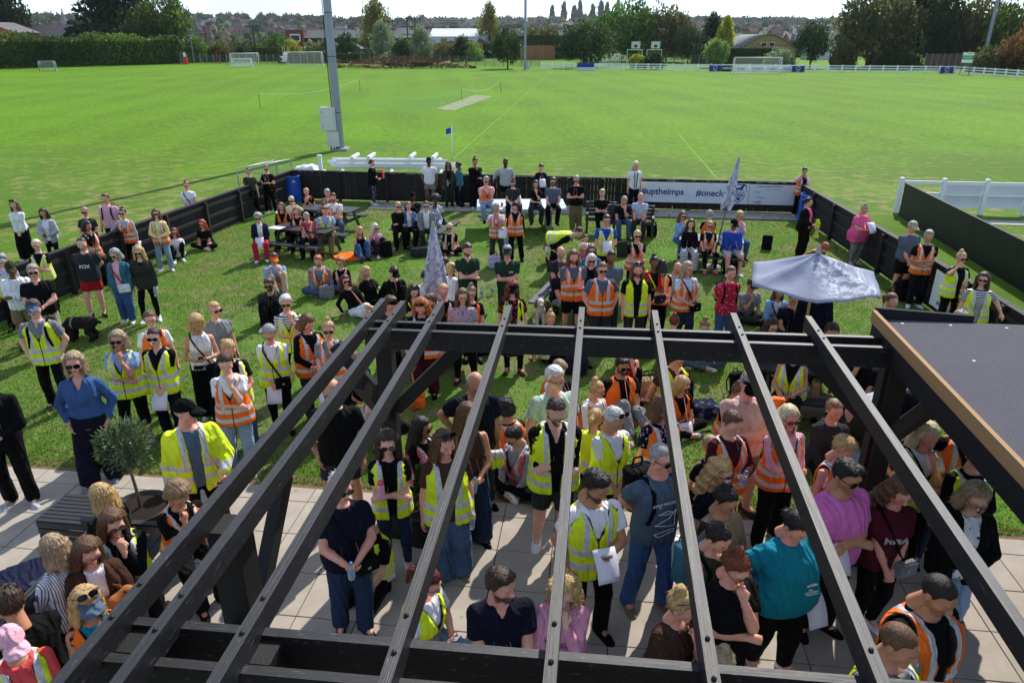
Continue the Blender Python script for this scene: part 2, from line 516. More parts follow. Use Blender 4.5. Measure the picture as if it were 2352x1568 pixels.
def ribbons(fn, V, n, L, seed):
 """loose strands that follow the hair surface and lift off at the ends"""
 rg = np.random.default_rng(seed); c = V[V[:, 2] > -.12]; P = c[rg.integers(0, len(c), n)].copy(); e = 1e-3
 ln = L * rg.uniform(.5, 1.3, (n, 1)); ns = 5; rows = []; lift = rg.uniform(.001, .004, (n, 1)); fl = (rg.random((n, 1)) < .22) * rg.uniform(.004, .02, (n, 1))
 for k in range(ns + 1):
  g = np.stack([fn(P + d) - fn(P - d) for d in (A3(e, 0, 0), A3(0, e, 0), A3(0, 0, e))], 1); g /= np.linalg.norm(g, axis=1, keepdims=True) + 1e-9
  P = P - g * np.clip(fn(P), -.02, .02)[:, None]
  t_ = np.stack([P[:, 0] * 3, (P[:, 1] - .0) * 3 + .25, np.full(n, -1.0)], 1) + rg.normal(size=(n, 3)) * .18; t_ -= g * (t_ * g).sum(1, keepdims=True); t_ /= np.linalg.norm(t_, axis=1, keepdims=True) + 1e-9
  sd = np.cross(t_, g); w = .0031 * (1 - .75 * k / ns); off = g * (lift + fl * (k / ns) ** 2)
  rows.append((P + off - sd * w, P + off + sd * w)); P = P + t_ * ln / ns
 Vr = np.stack([np.stack(r, 1) for r in rows], 1).reshape(-1, 3); b = (np.arange(n) * (ns + 1) * 2)[:, None]
 Qr = np.concatenate([np.concatenate([b + 2 * k, b + 2 * k + 1, b + 2 * k + 3, b + 2 * k + 2], 1) for k in range(ns)])
 return Vr.astype(f32), Qr.astype(np.int32)
STRAND = dict(short=.035, quiff=.045, bob=.11, mid=.13, long=.17, wavy=.14, fringe=.11, tied=.07, pony=.07, bun=.07, lowbun=.07, curly=.03, afro=.02, receding=.03)
def tpl_mesh(key, fn, lo, hi, h):
 if key not in TME:
  V, Q = tpl(key, fn, lo, hi, h)
  if key[0] == 'hair' and key[1] in STRAND and key[2] < 2:
   Vr, Qr = ribbons(fn, V, 300 if key[2] == 0 else 160, STRAND[key[1]], 3); Q = np.concatenate([Q, Qr + len(V)]); V = np.concatenate([V, Vr])
  me = bpy.data.meshes.new(key[0]); me.vertices.add(len(V)); me.vertices.foreach_set("co", V.ravel())
  me.loops.add(Q.size); me.loops.foreach_set("vertex_index", Q.ravel())
  me.polygons.add(len(Q)); me.polygons.foreach_set("loop_start", np.arange(0, Q.size, 4, dtype=np.int32))
  me.update(calc_edges=True); me.polygons.foreach_set("use_smooth", np.ones(len(Q), bool))
  me.materials.append(None); TME[key] = me
 return TME[key]
def glasses_mesh(kind):
 if ('glasses', kind) in TME: return TME[('glasses', kind)]
 mb = MB()
 for s in (-1, 1):
  if kind == 'sun':
   V = []; F = []
   n = 10
   for k in range(n):
    a = 2 * math.pi * k / n
    x = s * .034 + .031 * math.copysign(abs(math.cos(a)) ** .7, math.cos(a)); z = .008 + .023 * math.copysign(abs(math.sin(a)) ** .7, math.sin(a))
    V.append((x, -.103 + .35 * abs(x) ** 1.6, z)); V.append((x, -.098 + .35 * abs(x) ** 1.6, z))
   F = [[2 * k for k in range(n)][::(-1 if s > 0 else 1)], [2 * k + 1 for k in range(n)]]
   for k in range(n):
    k2 = (k + 1) % n; F.append([2 * k, 2 * k2, 2 * k2 + 1, 2 * k + 1])
   mb.add(V, F)
  else:
   pts = [(s * .033 + .027 * math.cos(a), -.101 + .35 * abs(s * .033 + .027 * math.cos(a)) ** 1.6, .006 + .020 * math.sin(a)) for a in [2 * math.pi * k / 12 for k in range(13)]]
   mb.tube(pts, .0026, 5, cap=False)
  mb.tube([(s * .062, -.090, .012), (s * .079, -.05, .012), (s * .082, .02, .006)], .003, 5)
 mb.tube([(-.008, -.102, .014), (0, -.105, .016), (.008, -.102, .014)], .003, 5)
 me = bpy.data.meshes.new('glasses'); me.from_pydata(mb.V, [], mb.F); me.update(); me.materials.append(None)
 TME[('glasses', kind)] = me
 return me
# ---------------------------------------------------------------- skin, hair and cloth materials
HAIRC = dict(black=(36, 31, 30), dark=(66, 48, 38), brown=(104, 75, 53), auburn=(120, 58, 34), red=(168, 78, 36), ginger=(176, 96, 48), ash=(166, 142, 112),
    blond=(196, 162, 108), pale=(222, 204, 164), grey=(158, 154, 150), white=(218, 216, 212), purple=(62, 26, 44), wine=(92, 28, 30), mouse=(140, 112, 82))
SKINC = dict(fair=(224, 172, 148), pink=(226, 160, 138), tan=(196, 140, 108), olive=(184, 130, 98), brown=(120, 78, 54), dark=(78, 50, 36))
def hair_mat(c):
 k = ('hair', c)
 if k in _MC: return _MC[k]
 t = NT('hair_' + c, .42, .35)
 co = t.mapped(t.coord('Object'), (26, 26, 5))
 n = t.noise(co, 2.0, 6.0, .7)
 b = srgb(*HAIRC[c]); f = lambda q: tuple(min(1, v * q) for v in b[:3]) + (1,)
 t.base(t.ramp(n, [(.30, f(.45)), (.5, f(1.0)), (.70, f(1.55))])); t.bump(n, .9, .012)
 _MC[k] = t.m; return t.m
def skin_mat(tone, hairc, beard, ink):
 k = ('skin', tone, hairc, beard, ink)
 if k in _MC: return _MC[k]
 t = NT('skin_' + tone, .5, .4)
 t.b.inputs['Subsurface Weight'].default_value = 0.08
 t.b.inputs['Subsurface Radius'].default_value = (.02, .008, .004)
 hl = t.attr('hl'); X, Y, Z = t.sep(hl)[:3]
 n = t.noise(t.coord('Object'), 9.0, 5.0)
 b = srgb(*SKINC[tone]); f = lambda q, r=1.0: (min(1, b[0] * q * r), b[1] * q, b[2] * q, 1)
 c = t.ramp(n, [(.3, f(.88, 1.04)), (.7, f(1.08))])
 ax = t.math('ABSOLUTE', X)
 front = t.math('SUBTRACT', 1.0, t.step(Y, -.045, .02))
 # cheeks and nose a little redder
 r2 = t.math('ADD', t.math('POWER', t.math('DIVIDE', t.math('SUBTRACT', ax, .042), .026), 2.0), t.math('POWER', t.math('DIVIDE', t.math('ADD', Z, .022), .024), 2.0))
 ck = t.math('MULTIPLY', t.math('SUBTRACT', 1.0, t.step(r2, .8, .7)), front)
 c = t.mix(t.math('MULTIPLY', ck, .35), c, f(.85, 1.22))
 if beard:
  hb = srgb(*HAIRC[hairc])
  low = t.math('SUBTRACT', 1.0, t.step(t.math('ADD', Z, t.math('MULTIPLY', t.math('SUBTRACT', .05, ax), .25)), -.026, .012))
  lim = t.step(Z, -.125, .012)
  bm = t.math('MULTIPLY', t.math('MULTIPLY', low, lim), t.math('SUBTRACT', 1.0, t.step(Y, .0, .02)))
  c = t.mix(t.math('MULTIPLY', bm, .9 if beard == 'full' else .38), c, (hb[0] * .9, hb[1] * .9, hb[2] * .9, 1))
 lip = t.math('ADD', t.math('POWER', t.math('DIVIDE', X, .024), 2.0), t.math('POWER', t.math('DIVIDE', t.math('ADD', Z, .056), .0105), 2.0))
 lipm = t.math('MULTIPLY', t.math('SUBTRACT', 1.0, t.step(lip, .9, .25)), front)
 c = t.mix(t.math('MULTIPLY', lipm, .75), c, (b[0] * .72, b[1] * .42, b[2] * .42, 1))
 line = t.math('MULTIPLY', t.band(Z, -.0578, -.0545, .0012), t.math('MULTIPLY', t.math('SUBTRACT', 1.0, t.step(ax, .021, .003)), front))
 c = t.mix(line, c, (.05, .02, .018, 1))
 hb = srgb(*HAIRC[hairc])
 bz = t.math('SUBTRACT', Z, t.math('MULTIPLY', ax, .12))
 brow = t.math('MULTIPLY', t.math('MULTIPLY', t.band(bz, .0195, .0265, .002), t.band(ax, .012, .050, .003)), front)
 c = t.mix(t.math('MULTIPLY', brow, .55), c, (hb[0] * .6, hb[1] * .6, hb[2] * .6, 1))
 e2 = lambda rx, rz: t.math('ADD', t.math('POWER', t.math('DIVIDE', t.math('SUBTRACT', ax, .031), rx), 2.0), t.math('POWER', t.math('DIVIDE', t.math('SUBTRACT', Z, .005), rz), 2.0))
 lash = t.math('MULTIPLY', t.math('SUBTRACT', 1.0, t.step(e2(.0165, .0085), 1.0, .15)), front)
 c = t.mix(t.math('MULTIPLY', lash, .28), c, (.06, .035, .03, 1))
 ey = t.math('MULTIPLY', t.math('SUBTRACT', 1.0, t.step(e2(.0135, .0058), 1.0, .15)), front)
 c = t.mix(ey, c, (.62, .58, .55, 1))
 ir = t.math('MULTIPLY', t.math('SUBTRACT', 1.0, t.step(e2(.0058, .0058), 1.0, .15)), front)
 c = t.mix(ir, c, (.035, .03, .028, 1))
 if ink:
  v = t.new("ShaderNodeTexVoronoi"); v.inputs['Scale'].default_value = 34; t.l.new(t.coord('Object'), v.inputs['Vector'])
  v.feature = 'DISTANCE_TO_EDGE'
  n2 = t.noise(t.coord('Object'), 13, 3)
  fa = t.math('MULTIPLY', t.math('MULTIPLY', t.step(n2, .47, .04), t.math('SUBTRACT', 1.0, t.step(v.outputs[0], .10, .06))), t.step(X, 5.0, .1))
  c = t.mix(t.math('MULTIPLY', fa, .7), c, (.035, .04, .05, 1))
 t.base(c)
 _MC[k] = t.m; return t.m
CLO = dict(black=(15, 15, 17), char=(50, 51, 56), grey=(128, 130, 136), lgrey=(176, 178, 184), white=(236, 236, 240), cream=(228, 218, 184), navy=(28, 32, 56), dnavy=(20, 22, 38),
   blue=(40, 74, 178), lblue=(140, 172, 220), sky=(172, 200, 232), denim=(62, 92, 140), jean=(70, 92, 122), ljean=(138, 160, 186), djean=(38, 52, 78), teal=(22, 128, 152), dteal=(58, 110, 130),
   slate=(84, 100, 120), green=(34, 62, 48), olive=(62, 66, 48), dolive=(48, 52, 44), khaki=(126, 114, 88), beige=(190, 172, 144), brown=(74, 50, 42), knit=(168, 140, 112), red=(166, 34, 42),
   coral=(226, 84, 84), maroon=(82, 26, 40), burg=(74, 26, 38), pink=(238, 96, 150), lpink=(232, 178, 194), dpink=(214, 146, 170), mag=(226, 120, 196), lilac=(196, 186, 216), mint=(182, 204, 188),
   orange=(255, 118, 40), yellow=(230, 255, 50), hpink=(255, 104, 124), rose=(206, 168, 160), lime=(140, 210, 96), salmon=(236, 182, 168), lyellow=(236, 226, 160), mauve=(170, 150, 166), crim=(186, 40, 66))
def cloth_mat(c, pat=None, c2=None):
 k = ('cloth', c, pat, c2)
 if k in _MC: return _MC[k]
 t = NT('cloth_' + c, .88, .12)
 b = srgb(*CLO[c]); f = lambda q: tuple(min(1, v * q) for v in b[:3]) + (1,)
 co = t.coord('Object')
 n = t.noise(co, 6.0, 5.0); fine = t.noise(co, 120.0, 2.0)
 col = t.ramp(n, [(.25, f(.86)), (.75, f(1.1))])
 tl = t.attr('tl'); X, Y, Z = t.sep(tl)[:3]
 d = srgb(*CLO[c2]) if c2 in CLO else (1, 1, 1, 1)
 if pat == 'stripe':
  w = t.math('FRACT', t.math('MULTIPLY', Z, 26.0)); col = t.mix(t.step(w, .55, .05), col, d)
 elif pat == 'pin':
  w = t.math('FRACT', t.math('MULTIPLY', X, 60.0)); col = t.mix(t.step(w, .62, .06), col, d)
 elif pat == 'noop': pass
 elif pat in ('dots', 'floral', 'leopard', 'camo'):
  v = t.new("ShaderNodeTexVoronoi"); v.inputs['Scale'].default_value = dict(dots=18, floral=26, leopard=30, camo=9)[pat]; t.l.new(co, v.inputs['Vector'])
  col = t.mix(t.math('SUBTRACT', 1.0, t.step(v.outputs['Distance'], dict(dots=.24, floral=.30, leopard=.32, camo=.42)[pat], .03)), col, d)
  if pat == 'floral':
   v2 = t.new("ShaderNodeTexVoronoi"); v2.inputs['Scale'].default_value = 17; t.l.new(co, v2.inputs['Vector'])
   col = t.mix(t.math('SUBTRACT', 1.0, t.step(v2.outputs['Distance'], .22, .03)), col, (d[0], d[1] * .35, d[2] * .5, 1))
 elif pat == 'tie':
  col = t.mix(t.step(t.noise(co, 9.0, 3.0), .5, .1), col, d)
 elif pat == 'knit':
  w = t.math('SINE', t.math('MULTIPLY', X, 260.0)); col = t.mix(t.math('MULTIPLY', t.math('ADD', w, 1.0), .22), col, f(.4))
 elif pat == 'fade':
  col = t.mix(t.step(t.noise(co, 3.0, 4.0), .52, .14), col, f(1.45))
 elif pat == 'hivis':
  oi = t.new("ShaderNodeObjectInfo"); rn = oi.outputs['Random']; az = t.math('ADD', Z, t.math('MULTIPLY', t.math('SUBTRACT', rn, .5), .07)); ax = t.math('ABSOLUTE', X)
  col = t.mix(t.math('MULTIPLY', t.step(t.noise(co, 2.6, 4.0), .55, .12), .22), col, f(.72)); col = t.mix(t.math('MULTIPLY', t.math('FRACT', t.math('MULTIPLY', rn, 7.3)), .25), col, f(.80))
  h = t.math('MAXIMUM', t.band(az, -.035, .022, .003), t.band(az, .095, .150, .003))
  v = t.math('MULTIPLY', t.math('MULTIPLY', t.band(ax, .078, .124, .003), t.step(az, .150, .003)), t.math('LESS_THAN', t.math('FRACT', t.math('MULTIPLY', rn, 3.7)), .72))
  bands = t.math('MAXIMUM', h, v)
  tape = t.ramp(t.noise(co, 30, 4.0), [(.3, (.46, .47, .49, 1)), (.7, (.72, .73, .75, 1))])
  col = t.mix(bands, col, tape)
  zipm = t.math('MULTIPLY', t.math('SUBTRACT', 1.0, t.step(ax, .006, .002)), t.math('SUBTRACT', 1.0, t.step(Y, -.02, .01)))
  col = t.mix(zipm, col, (.015, .015, .015, 1))
  eg = t.sep(t.attr('edge'))[0]
  col = t.mix(t.math('SUBTRACT', 1.0, t.step(eg, .011, .004)), col, (.02, .02, .02, 1) if c2 != 'noedge' else f(.8))
  t.b.inputs['Roughness'].default_value = .6
 t.base(col)
 w1 = t.new("ShaderNodeTexWave"); t.l.new(t.mapped(co, (1, 1, .55), rot=(.5, .35, 0)), w1.inputs['Vector']); w1.inputs['Scale'].default_value = 4.2; w1.inputs['Distortion'].default_value = 9.0; w1.inputs['Detail'].default_value = 3.0; w1.inputs['Detail Scale'].default_value = 1.3
 hh = t.math('ADD', t.math('MULTIPLY', fine, .05), t.math('ADD', t.math('MULTIPLY', w1.outputs[1], .8), t.noise(co, 11.0, 4.0, .6)))
 t.bump(hh, .75, .022)
 _MC[k] = t.m; return t.m
M_LENS = flat('dark_lens', (14, 14, 16), .12, .6, vary=.02)
M_FRAME = flat('glasses_frame', (30, 26, 26), .35, .5, vary=.05)
# ---------------------------------------------------------------- one person
def rot_x(a): c, s = math.cos(a), math.sin(a); return np.array([[1, 0, 0], [0, c, -s], [0, s, c]], f32)
def rot_y(a): c, s = math.cos(a), math.sin(a); return np.array([[c, 0, s], [0, 1, 0], [-s, 0, c]], f32)
def rot_z(a): c, s = math.cos(a), math.sin(a); return np.array([[c, -s, 0], [s, c, 0], [0, 0, 1]], f32)
def nrm(v): return v / (np.linalg.norm(v) + 1e-9)
def ik(a, t, l1, l2, hint):
 d = t - a; L = float(np.linalg.norm(d)); mx = (l1 + l2) * .995
 if L > mx: t = a + d * (mx / L); d = t - a; L = mx
 if L < abs(l1 - l2) * 1.05 + .02: L = abs(l1 - l2) * 1.05 + .02; t = a + nrm(d) * L; d = t - a
 u = nrm(d); x = (l1 * l1 - l2 * l2 + L * L) / (2 * L)
 h = math.sqrt(max(l1 * l1 - x * x, 0)); w = hint - u * float(hint @ u)
 return a + u * x + nrm(w) * h, t
ZS = np.array([-.60, -.10, 0., .08, .18, .30, .40, .455, .50, .535], f32)
PRO = dict(m=([.15, .150, .168, .164, .152, .164, .174, .150, .100, .060], [.105, .108, .118, .112, .106, .116, .116, .098, .080, .058]),
   f=([.16, .160, .178, .165, .132, .142, .150, .130, .088, .052], [.11, .115, .124, .110, .092, .104, .106, .088, .070, .050]))
SITES = {}
ARMP = {  # wrist place and elbow hint in the torso frame, for the arm on side sx
 'd': ((.235, -.045, -.10), (.3, .5, 0), 'relax'), 'p': ((.195, -.05, -.03), (.9, .8, 0), 'relax'), 'x': ((-.085, -.185, .185), (.9, -.1, -.9), 'fist'),
 'f': ((.045, -.165, .475), (.35, -.2, -1), 'fist'), 'h': ((.050, -.245, .10), (.8, .3, -.6), 'grip'), 'l': ((.030, -.185, -.06), (.9, .3, 0), 'grip'),
 'o': ((.065, -.285, .215), (.7, .1, -1), 'grip'), 'b': ((.04, .17, .04), (.9, .7, 0), 'relax'), 'i': ((.185, -.03, .06), (1, .9, .1), 'fist'),
 'k': ((.11, -.30, .02), (.9, .2, -.2), 'relax'), 's': ((.33, .10, -.08), (.6, .6, .1), 'flat'), 'u': ((.14, -.20, .60), (.8, -.3, -.6), 'fist'),
 'w': ((.42, -.08, .10), (.5, .5, -.4), 'relax'), 't': ((.10, -.36, .14), (.8, .2, -.7), 'relax'), 'g': ((.16, -.34, -.22), (.6, .3, -.2), 'relax'), 'e': ((.22, -.30, .06), (.8, .3, -.6), 'grip')}
def torso_field(pl, zs, ws, ds, ys, top, bot, sc, exp_front=None):
 z = pl[:, 2]
 w = np.interp(z, zs, ws); d = np.interp(z, zs, ds); y0 = np.interp(z, zs, ys)
 a = pl[:, 0] / w; b = (pl[:, 1] - y0) / d
 a2, b2 = a * a, b * b
 q = .5 * np.sqrt(a2 + b2) + .5 * np.sqrt(np.sqrt(a2 * a2 + b2 * b2))
 r = (q - 1) * np.minimum(w, d)
 return np.maximum(np.maximum(r, (z - top)), bot - z)
def set_attr(me, name, data):
 at = me.attributes.new(name, 'FLOAT_VECTOR', 'POINT'); at.data.foreach_set('vector', np.ascontiguousarray(data, f32).ravel())
TOPN = dict(tee='t_shirt', long='long_sleeved_top', tank='vest_top', polo='polo_shirt', hoodie='hooded_top', jacket='jacket', ojacket='open_jacket', shirt='shirt', dress='dress', tunic='tunic')
def stitch(V, Q):
 """one continuous surface: join loose shells by slim faces inside the cloth, neck and wrists"""
 lab = np.arange(len(V)); E_ = np.concatenate([Q[:, :2], Q[:, 1:3], Q[:, 2:], Q[:, [3, 0]]])
 while True:
  a, b = lab[E_[:, 0]], lab[E_[:, 1]]; k = a != b
  if not k.any(): break
  hi_, lo_ = np.maximum(a[k], b[k]), np.minimum(a[k], b[k]); lab[hi_] = np.minimum(lab[hi_], lo_)
  while True:
   nw = lab[lab]
   if (nw == lab).all(): break
   lab = nw
  E_ = E_[k]
  E_ = E_[lab[E_[:, 0]] != lab[E_[:, 1]]]
  if len(E_) == 0: break
 ids, cn = np.unique(lab, return_counts=True)
 big = ids[np.argmax(cn)]; keep = np.isin(lab[Q[:, 0]], ids[cn > 24]); Q = Q[keep]
 add = []; bi = np.nonzero(lab == big)[0]; bs = bi[::max(1, len(bi) // 500)]
 for i in ids[cn > 24]:
  if i == big: continue
  a = np.nonzero(lab == i)[0]; a = a[::max(1, len(a) // 150)]; D = ((V[a][:, None, :] - V[bs][None]) ** 2).sum(2); k = np.unravel_index(np.argmin(D), D.shape); va, vb = a[k[0]], bs[k[1]]
  qa = Q[(Q == va).any(1)]; qb = Q[(Q == vb).any(1)]
  if len(qa) and len(qb): add.append([va, qa[0][(list(qa[0]).index(va) + 1) % 4], vb, qb[0][(list(qb[0]).index(vb) + 1) % 4]])
 return np.concatenate([Q, np.array(add, np.int32)]) if add else Q
def person(spec):
 f = [q.strip() for q in spec.split(';')]
 px, py = [float(v) for v in f[0].split()]
 sex, hgt, bld, yaw = f[1].split(); hgt, bld, yaw = float(hgt), float(bld), R(float(yaw))
 pose, aA, aB = f[2].split()
 hyaw, hpit = [R(float(v)) for v in f[3].split()]
 sk = f[4].split(':'); tone = sk[0]; beard = 'full' if 'beard' in sk else ('stub' if 'stub' in sk else None); ink = 'ink' in sk
 hstyle, hcol = (f[5].split() + ['brown'])[:2]
 tops = [q.split() for q in f[6].split('+')]
 vest = f[7]; bot = f[8].split(); shoe = f[9].split(); acc = [q for q in f[10].split(',') if q and q != '-']
 label = f[11]
 hgt *= float(np.interp(py, [380, 480, 570, 650, 760, 900, 1000], [.945, .955, .98, 1.02, 1.06, 1.10, 1.11]))
 s = hgt / 1.75; rnd = random.Random(int(px * 7 + py * 13))
 m = sex == 'm'; zs = ZS * s
 fat = bld - 1
 wts = np.array([.9, .9, 1, 1.1, 1.15, .9, .5, .3, .2, .1]); ws = np.array(PRO[sex][0]) * s * (1 + fat * wts)
 ds = np.array(PRO[sex][1]) * s * (1 + fat * wts * 1.35)
 ys = -np.array([0, 0, .1, .5, .8, .5, .1, 0, 0, 0]) * fat * .10 * s
 # ------------------------------------------------ pose
 seat = .45
 if pose.startswith('sit') and len(pose) > 3 and pose[3] == '.': seat = float(pose[3:]); pose = 'sit'
 pitch = 0.0; roll = 0.0; legs = []
 j = lambda a: rnd.uniform(-a, a)
 if pose in ('stand', 'bend', 'lean'):
  sh = j(.03); O = A3(sh, 0, .915 * s); pitch = R(dict(stand=2, bend=82, lean=14)[pose])
  st = rnd.choice([.10, .12, .15]) * s; fw = j(.09)
  for sx, k in ((-1, fw), (1, -fw)):
   hip = O + A3(sx * .09 * s, 0, 0); ank = A3(sx * st, .01 + k, .085 * s)
   kn, ank = ik(hip, ank, .42 * s, .42 * s, A3(sx * .2, -1, 0))
   legs.append((hip, kn, ank, nrm(A3(sx * rnd.uniform(.15, .45), -1, 0)), A3(0, 0, 1)))
 elif pose == 'sit':
  O = A3(0, 0, seat + .095 * s); pitch = R(rnd.uniform(4, 12))
  reach = .40 * s if seat < .6 else .30 * s
  for sx in (-1, 1):
   hip = O + A3(sx * .09 * s, -.02, -.005); ank = A3(sx * rnd.uniform(.09, .17), -(reach + rnd.uniform(0, .08)), max(.085 * s, seat - .46 * s + .08))
   kn, ank = ik(hip, ank, .42 * s, .42 * s, A3(sx * .25, -1, 1.1))
   legs.append((hip, kn, ank, nrm(A3(sx * .2, -1, 0)), A3(0, 0, 1)))
 elif pose == 'cross':
  O = A3(0, 0, .115 * s); pitch = R(14)
  for sx in (-1, 1):
   hip = O + A3(sx * .09 * s, -.02, 0); kn = A3(sx * .36 * s, -.26 * s, .15 * s); ank = A3(-sx * .08 * s, -(.36 - .05 * sx) * s, .085 * s)
   legs.append((hip, kn, ank, nrm(A3(-sx * 1.0, -.25, -.1)), nrm(A3(sx * .2, -.9, .45))))
 elif pose in ('knees', 'ext', 'side'):
  O = A3(0, 0, .115 * s); pitch = R(dict(knees=12, ext=-4, side=-14)[pose])
  for sx in (-1, 1):
   hip = O + A3(sx * .09 * s, -.02, 0)
   if pose == 'knees': ank = A3(sx * .10, (-.50 + .05 * sx) * s, .085 * s); hn = A3(sx * .15, -.2, 1)
   elif pose == 'ext': ank = A3(sx * .14 + .05, (-.76 + (.14 if sx < 0 else 0)) * s, .09 * s); hn = A3(0, 0, 1)
   else: ank = A3(.50 * s, (-.28 - .10 * sx) * s, .09 * s); hn = A3(0, -1, .35 + .3 * sx)
   kn, ank = ik(hip, ank, .42 * s, .42 * s, hn)
   legs.append((hip, kn, ank, nrm(A3(sx * .25, -1, .25 if pose == 'ext' else 0)) if pose != 'side' else nrm(A3(1, -.4, 0)), A3(0, 0, 1)))
 elif pose == 'squat':
  O = A3(0, .10, .34 * s); pitch = R(22)
  for sx in (-1, 1):
   hip = O + A3(sx * .09 * s, 0, 0); kn, ank = ik(hip, A3(sx * .13, 0, .085 * s), .42 * s, .42 * s, A3(sx * .4, -1, .3))
   legs.append((hip, kn, ank, nrm(A3(sx * .2, -1, 0)), A3(0, 0, 1)))
 elif pose == 'kneel':
  O = A3(0, .12, .27 * s); pitch = R(10)
  for sx in (-1, 1):
   hip = O + A3(sx * .09 * s, 0, 0); kn = A3(sx * .14 * s, -.26 * s, .08 * s); ank = A3(sx * .10 * s, .16 * s, .08 * s)
   legs.append((hip, kn, ank, nrm(A3(0, .6, -.8)), nrm(A3(0, .8, .6))))
 for a in acc:
  if a.startswith('fw'): pitch += R(float(a[2:]))
  if a.startswith('rl'): roll = R(float(a[2:]))
 Rt = rot_y(roll) @ rot_x(pitch) @ rot_z(R(j(4)))
 tw = lambda v: O + Rt @ (np.array(v, f32) * s)
 sw = (.180 if m else .158) * (1 + fat * .22)
 arms = []
 afat = 1 + fat * .75
 r_up, r_el, r_wr = [v * s * afat for v in ((.052, .043, .030) if m else (.043, .036, .025))]
 for sx, code in ((-1, aA), (1, aB)):
  sp = tw((sx * sw, .005, .435)); wp, hn, hk = ARMP[code[0]]
  wp = list(wp)
  belly = fat * .13
  if code[0] == 'x': wp[2] += .02 * sx; wp[1] -= .028 * (sx > 0) + belly * .6
  if code[0] in 'hlok': wp[1] -= belly
  if code[0] in 'dpi': wp[0] += fat * .12
  if code[0] in 'fdho': wp = [wp[0] + j(.02), wp[1] + j(.02), wp[2] + j(.02)]
  t = tw((sx * wp[0], wp[1], wp[2])); hint = Rt @ A3(sx * hn[0], hn[1], hn[2])
  if code[0] == 'f': t = t + Rt @ (A3(-.02 * sx, -.02, .02) * s)
  if code[0] == 's': t[2] = .05 * s
  if code[0] == 'g': t[2] = max(t[2], .25 * s)
  el, wr = ik(sp, t, .285 * s, .25 * s, hint)
  arms.append((sp, el, wr, code, hk))
 # ------------------------------------------------ head
 nb = tw((0, .01, .50)); Rh = Rt @ rot_x(-pitch * .75) @ rot_y(-roll * .7) @ rot_z(hyaw) @ rot_x(hpit)
 Rn = Rt @ rot_x(-pitch * .5 + hpit * .35)
 hc = nb + Rn @ (A3(0, -.012, .205) * s * np.array([1, 1, 1]))
 top_pt = hc + Rh @ (A3(0, .01, .130) * s)
 if hgt < 1.34: hs = .20 / .225
 else: hs = 1.09
 # ------------------------------------------------ place: the crown of the head is where the photograph shows it
 g = spot(px, py, float(top_pt[2]))
 cy, sy = math.cos(yaw), math.sin(yaw)
 loc = Vector((g.x - (cy * top_pt[0] - sy * top_pt[1]), g.y - (sy * top_pt[0] + cy * top_pt[1]), 0))
 vv_, uu_ = loc.dot(VV), loc.dot(VU)
 if vv_ > 24.72 and -11 < uu_ < 6.3 and pose == 'stand': loc = loc * (24.72 / vv_)   # nobody stands in the fence
 if 'brown crossbody bag' in label: loc = loc - VU * .3
 dist = math.hypot(loc.x, loc.y, CAM_H - 1)
 h = (.0134 + .00096 * dist) * (.8 if hgt < 1.34 else 1)
 lod = 0 if dist < 8.8 else (1 if dist < 13 else 2)
 root = empty('person', loc, yaw, label, 'person' if hgt > 1.34 else 'child', 'people in the crowd')
 # ------------------------------------------------ fields
 legf = 1 + fat * .8
 rt_, rk, rc, ra = [v * s * legf for v in ((.088, .060, .057, .037) if m else (.092, .060, .055, .034))]
 def body_fn(p):
  pl = (p - O) @ Rt
  d = torso_field(pl, zs, ws, ds, ys, .53 * s, -.11 * s, s)
  if not m:
   for sx in (-1, 1):
    d = smin(d, np.sqrt(((pl - A3(sx * .07, -.075 - fat * .03, .315) * s) ** 2).sum(1)) - .062 * s * (1 + fat * .5), .03 * s)
  for hip, kn, ank, fd, fu in legs:
   l = cone_d(p, hip, kn, rt_, rk)[0]; cm = kn + (ank - kn) * .3 + (kn - hip) * 0
   l = smin(l, smin(cone_d(p, kn, cm, rk * .95, rc)[0], cone_d(p, cm, ank, rc, ra)[0], .02), .02)
   l = smin(l, cone_d(p, ank, ank - fu * .03 * s + fd * .10 * s, ra, .03 * s)[0], .01)
   d = smin(d, l, .035)
  for sp, el, wr, code, hk in arms:
   l = smin(cone_d(p, sp, el, r_up, r_el)[0], smin(cone_d(p, el, el + (wr - el) * .35, r_el, r_el * 1.02)[0], cone_d(p, el + (wr - el) * .3, wr, r_el, r_wr)[0], .01), .012)
   d = smin(d, l, .022)
  d = smin(d, cone_d(p, tw((0, .02, .44)), hc + Rh @ (A3(0, .015, -.07) * s), (.060 if m else .050) * s, (.054 if m else .046) * s)[0], .02)
  return d
 seed = rnd.uniform(0, 9)
 def wr_(p, a): return a * 1.25 * wnoise(p, 19, seed) + a * .6 * wnoise(p, 41, seed)
 def top_fn(kind, layer):
  long_ = kind[0] in ('long', 'hoodie', 'jacket', 'ojacket', 'shirt') or 'long' in kind
  loose = .020 if kind[0] in ('hoodie', 'jacket', 'ojacket', 'shirt', 'dress', 'tunic') else (.014 if kind[0] in ('tee', 'polo', 'long') else .007)
  if 'tight' in kind: loose = .007
  off = (.010 + loose + .012 * layer) * s
  low = dict(dress=-.52, tunic=-.22, tank=-.06, ojacket=-.16, jacket=-.13).get(kind[0], -.10)
  if pose not in ('stand', 'lean'): low = max(low, -.05)
  if 'tuck' in kind: low = .06
  w2 = ws + off; d2 = ds + off; 
  if loose > .01:   # cloth hangs from chest and shoulder
   for i in range(5, 0, -1):
    w2[i] = max(w2[i], w2[i + 1] * .92); d2[i] = max(d2[i], d2[i + 1] * .95)
  if kind[0] in ('dress', 'tunic'): w2[0] = .25 * s; d2[0] = .21 * s
  sf = .0 if kind[0] == 'tank' else (.62 if not long_ else 1)
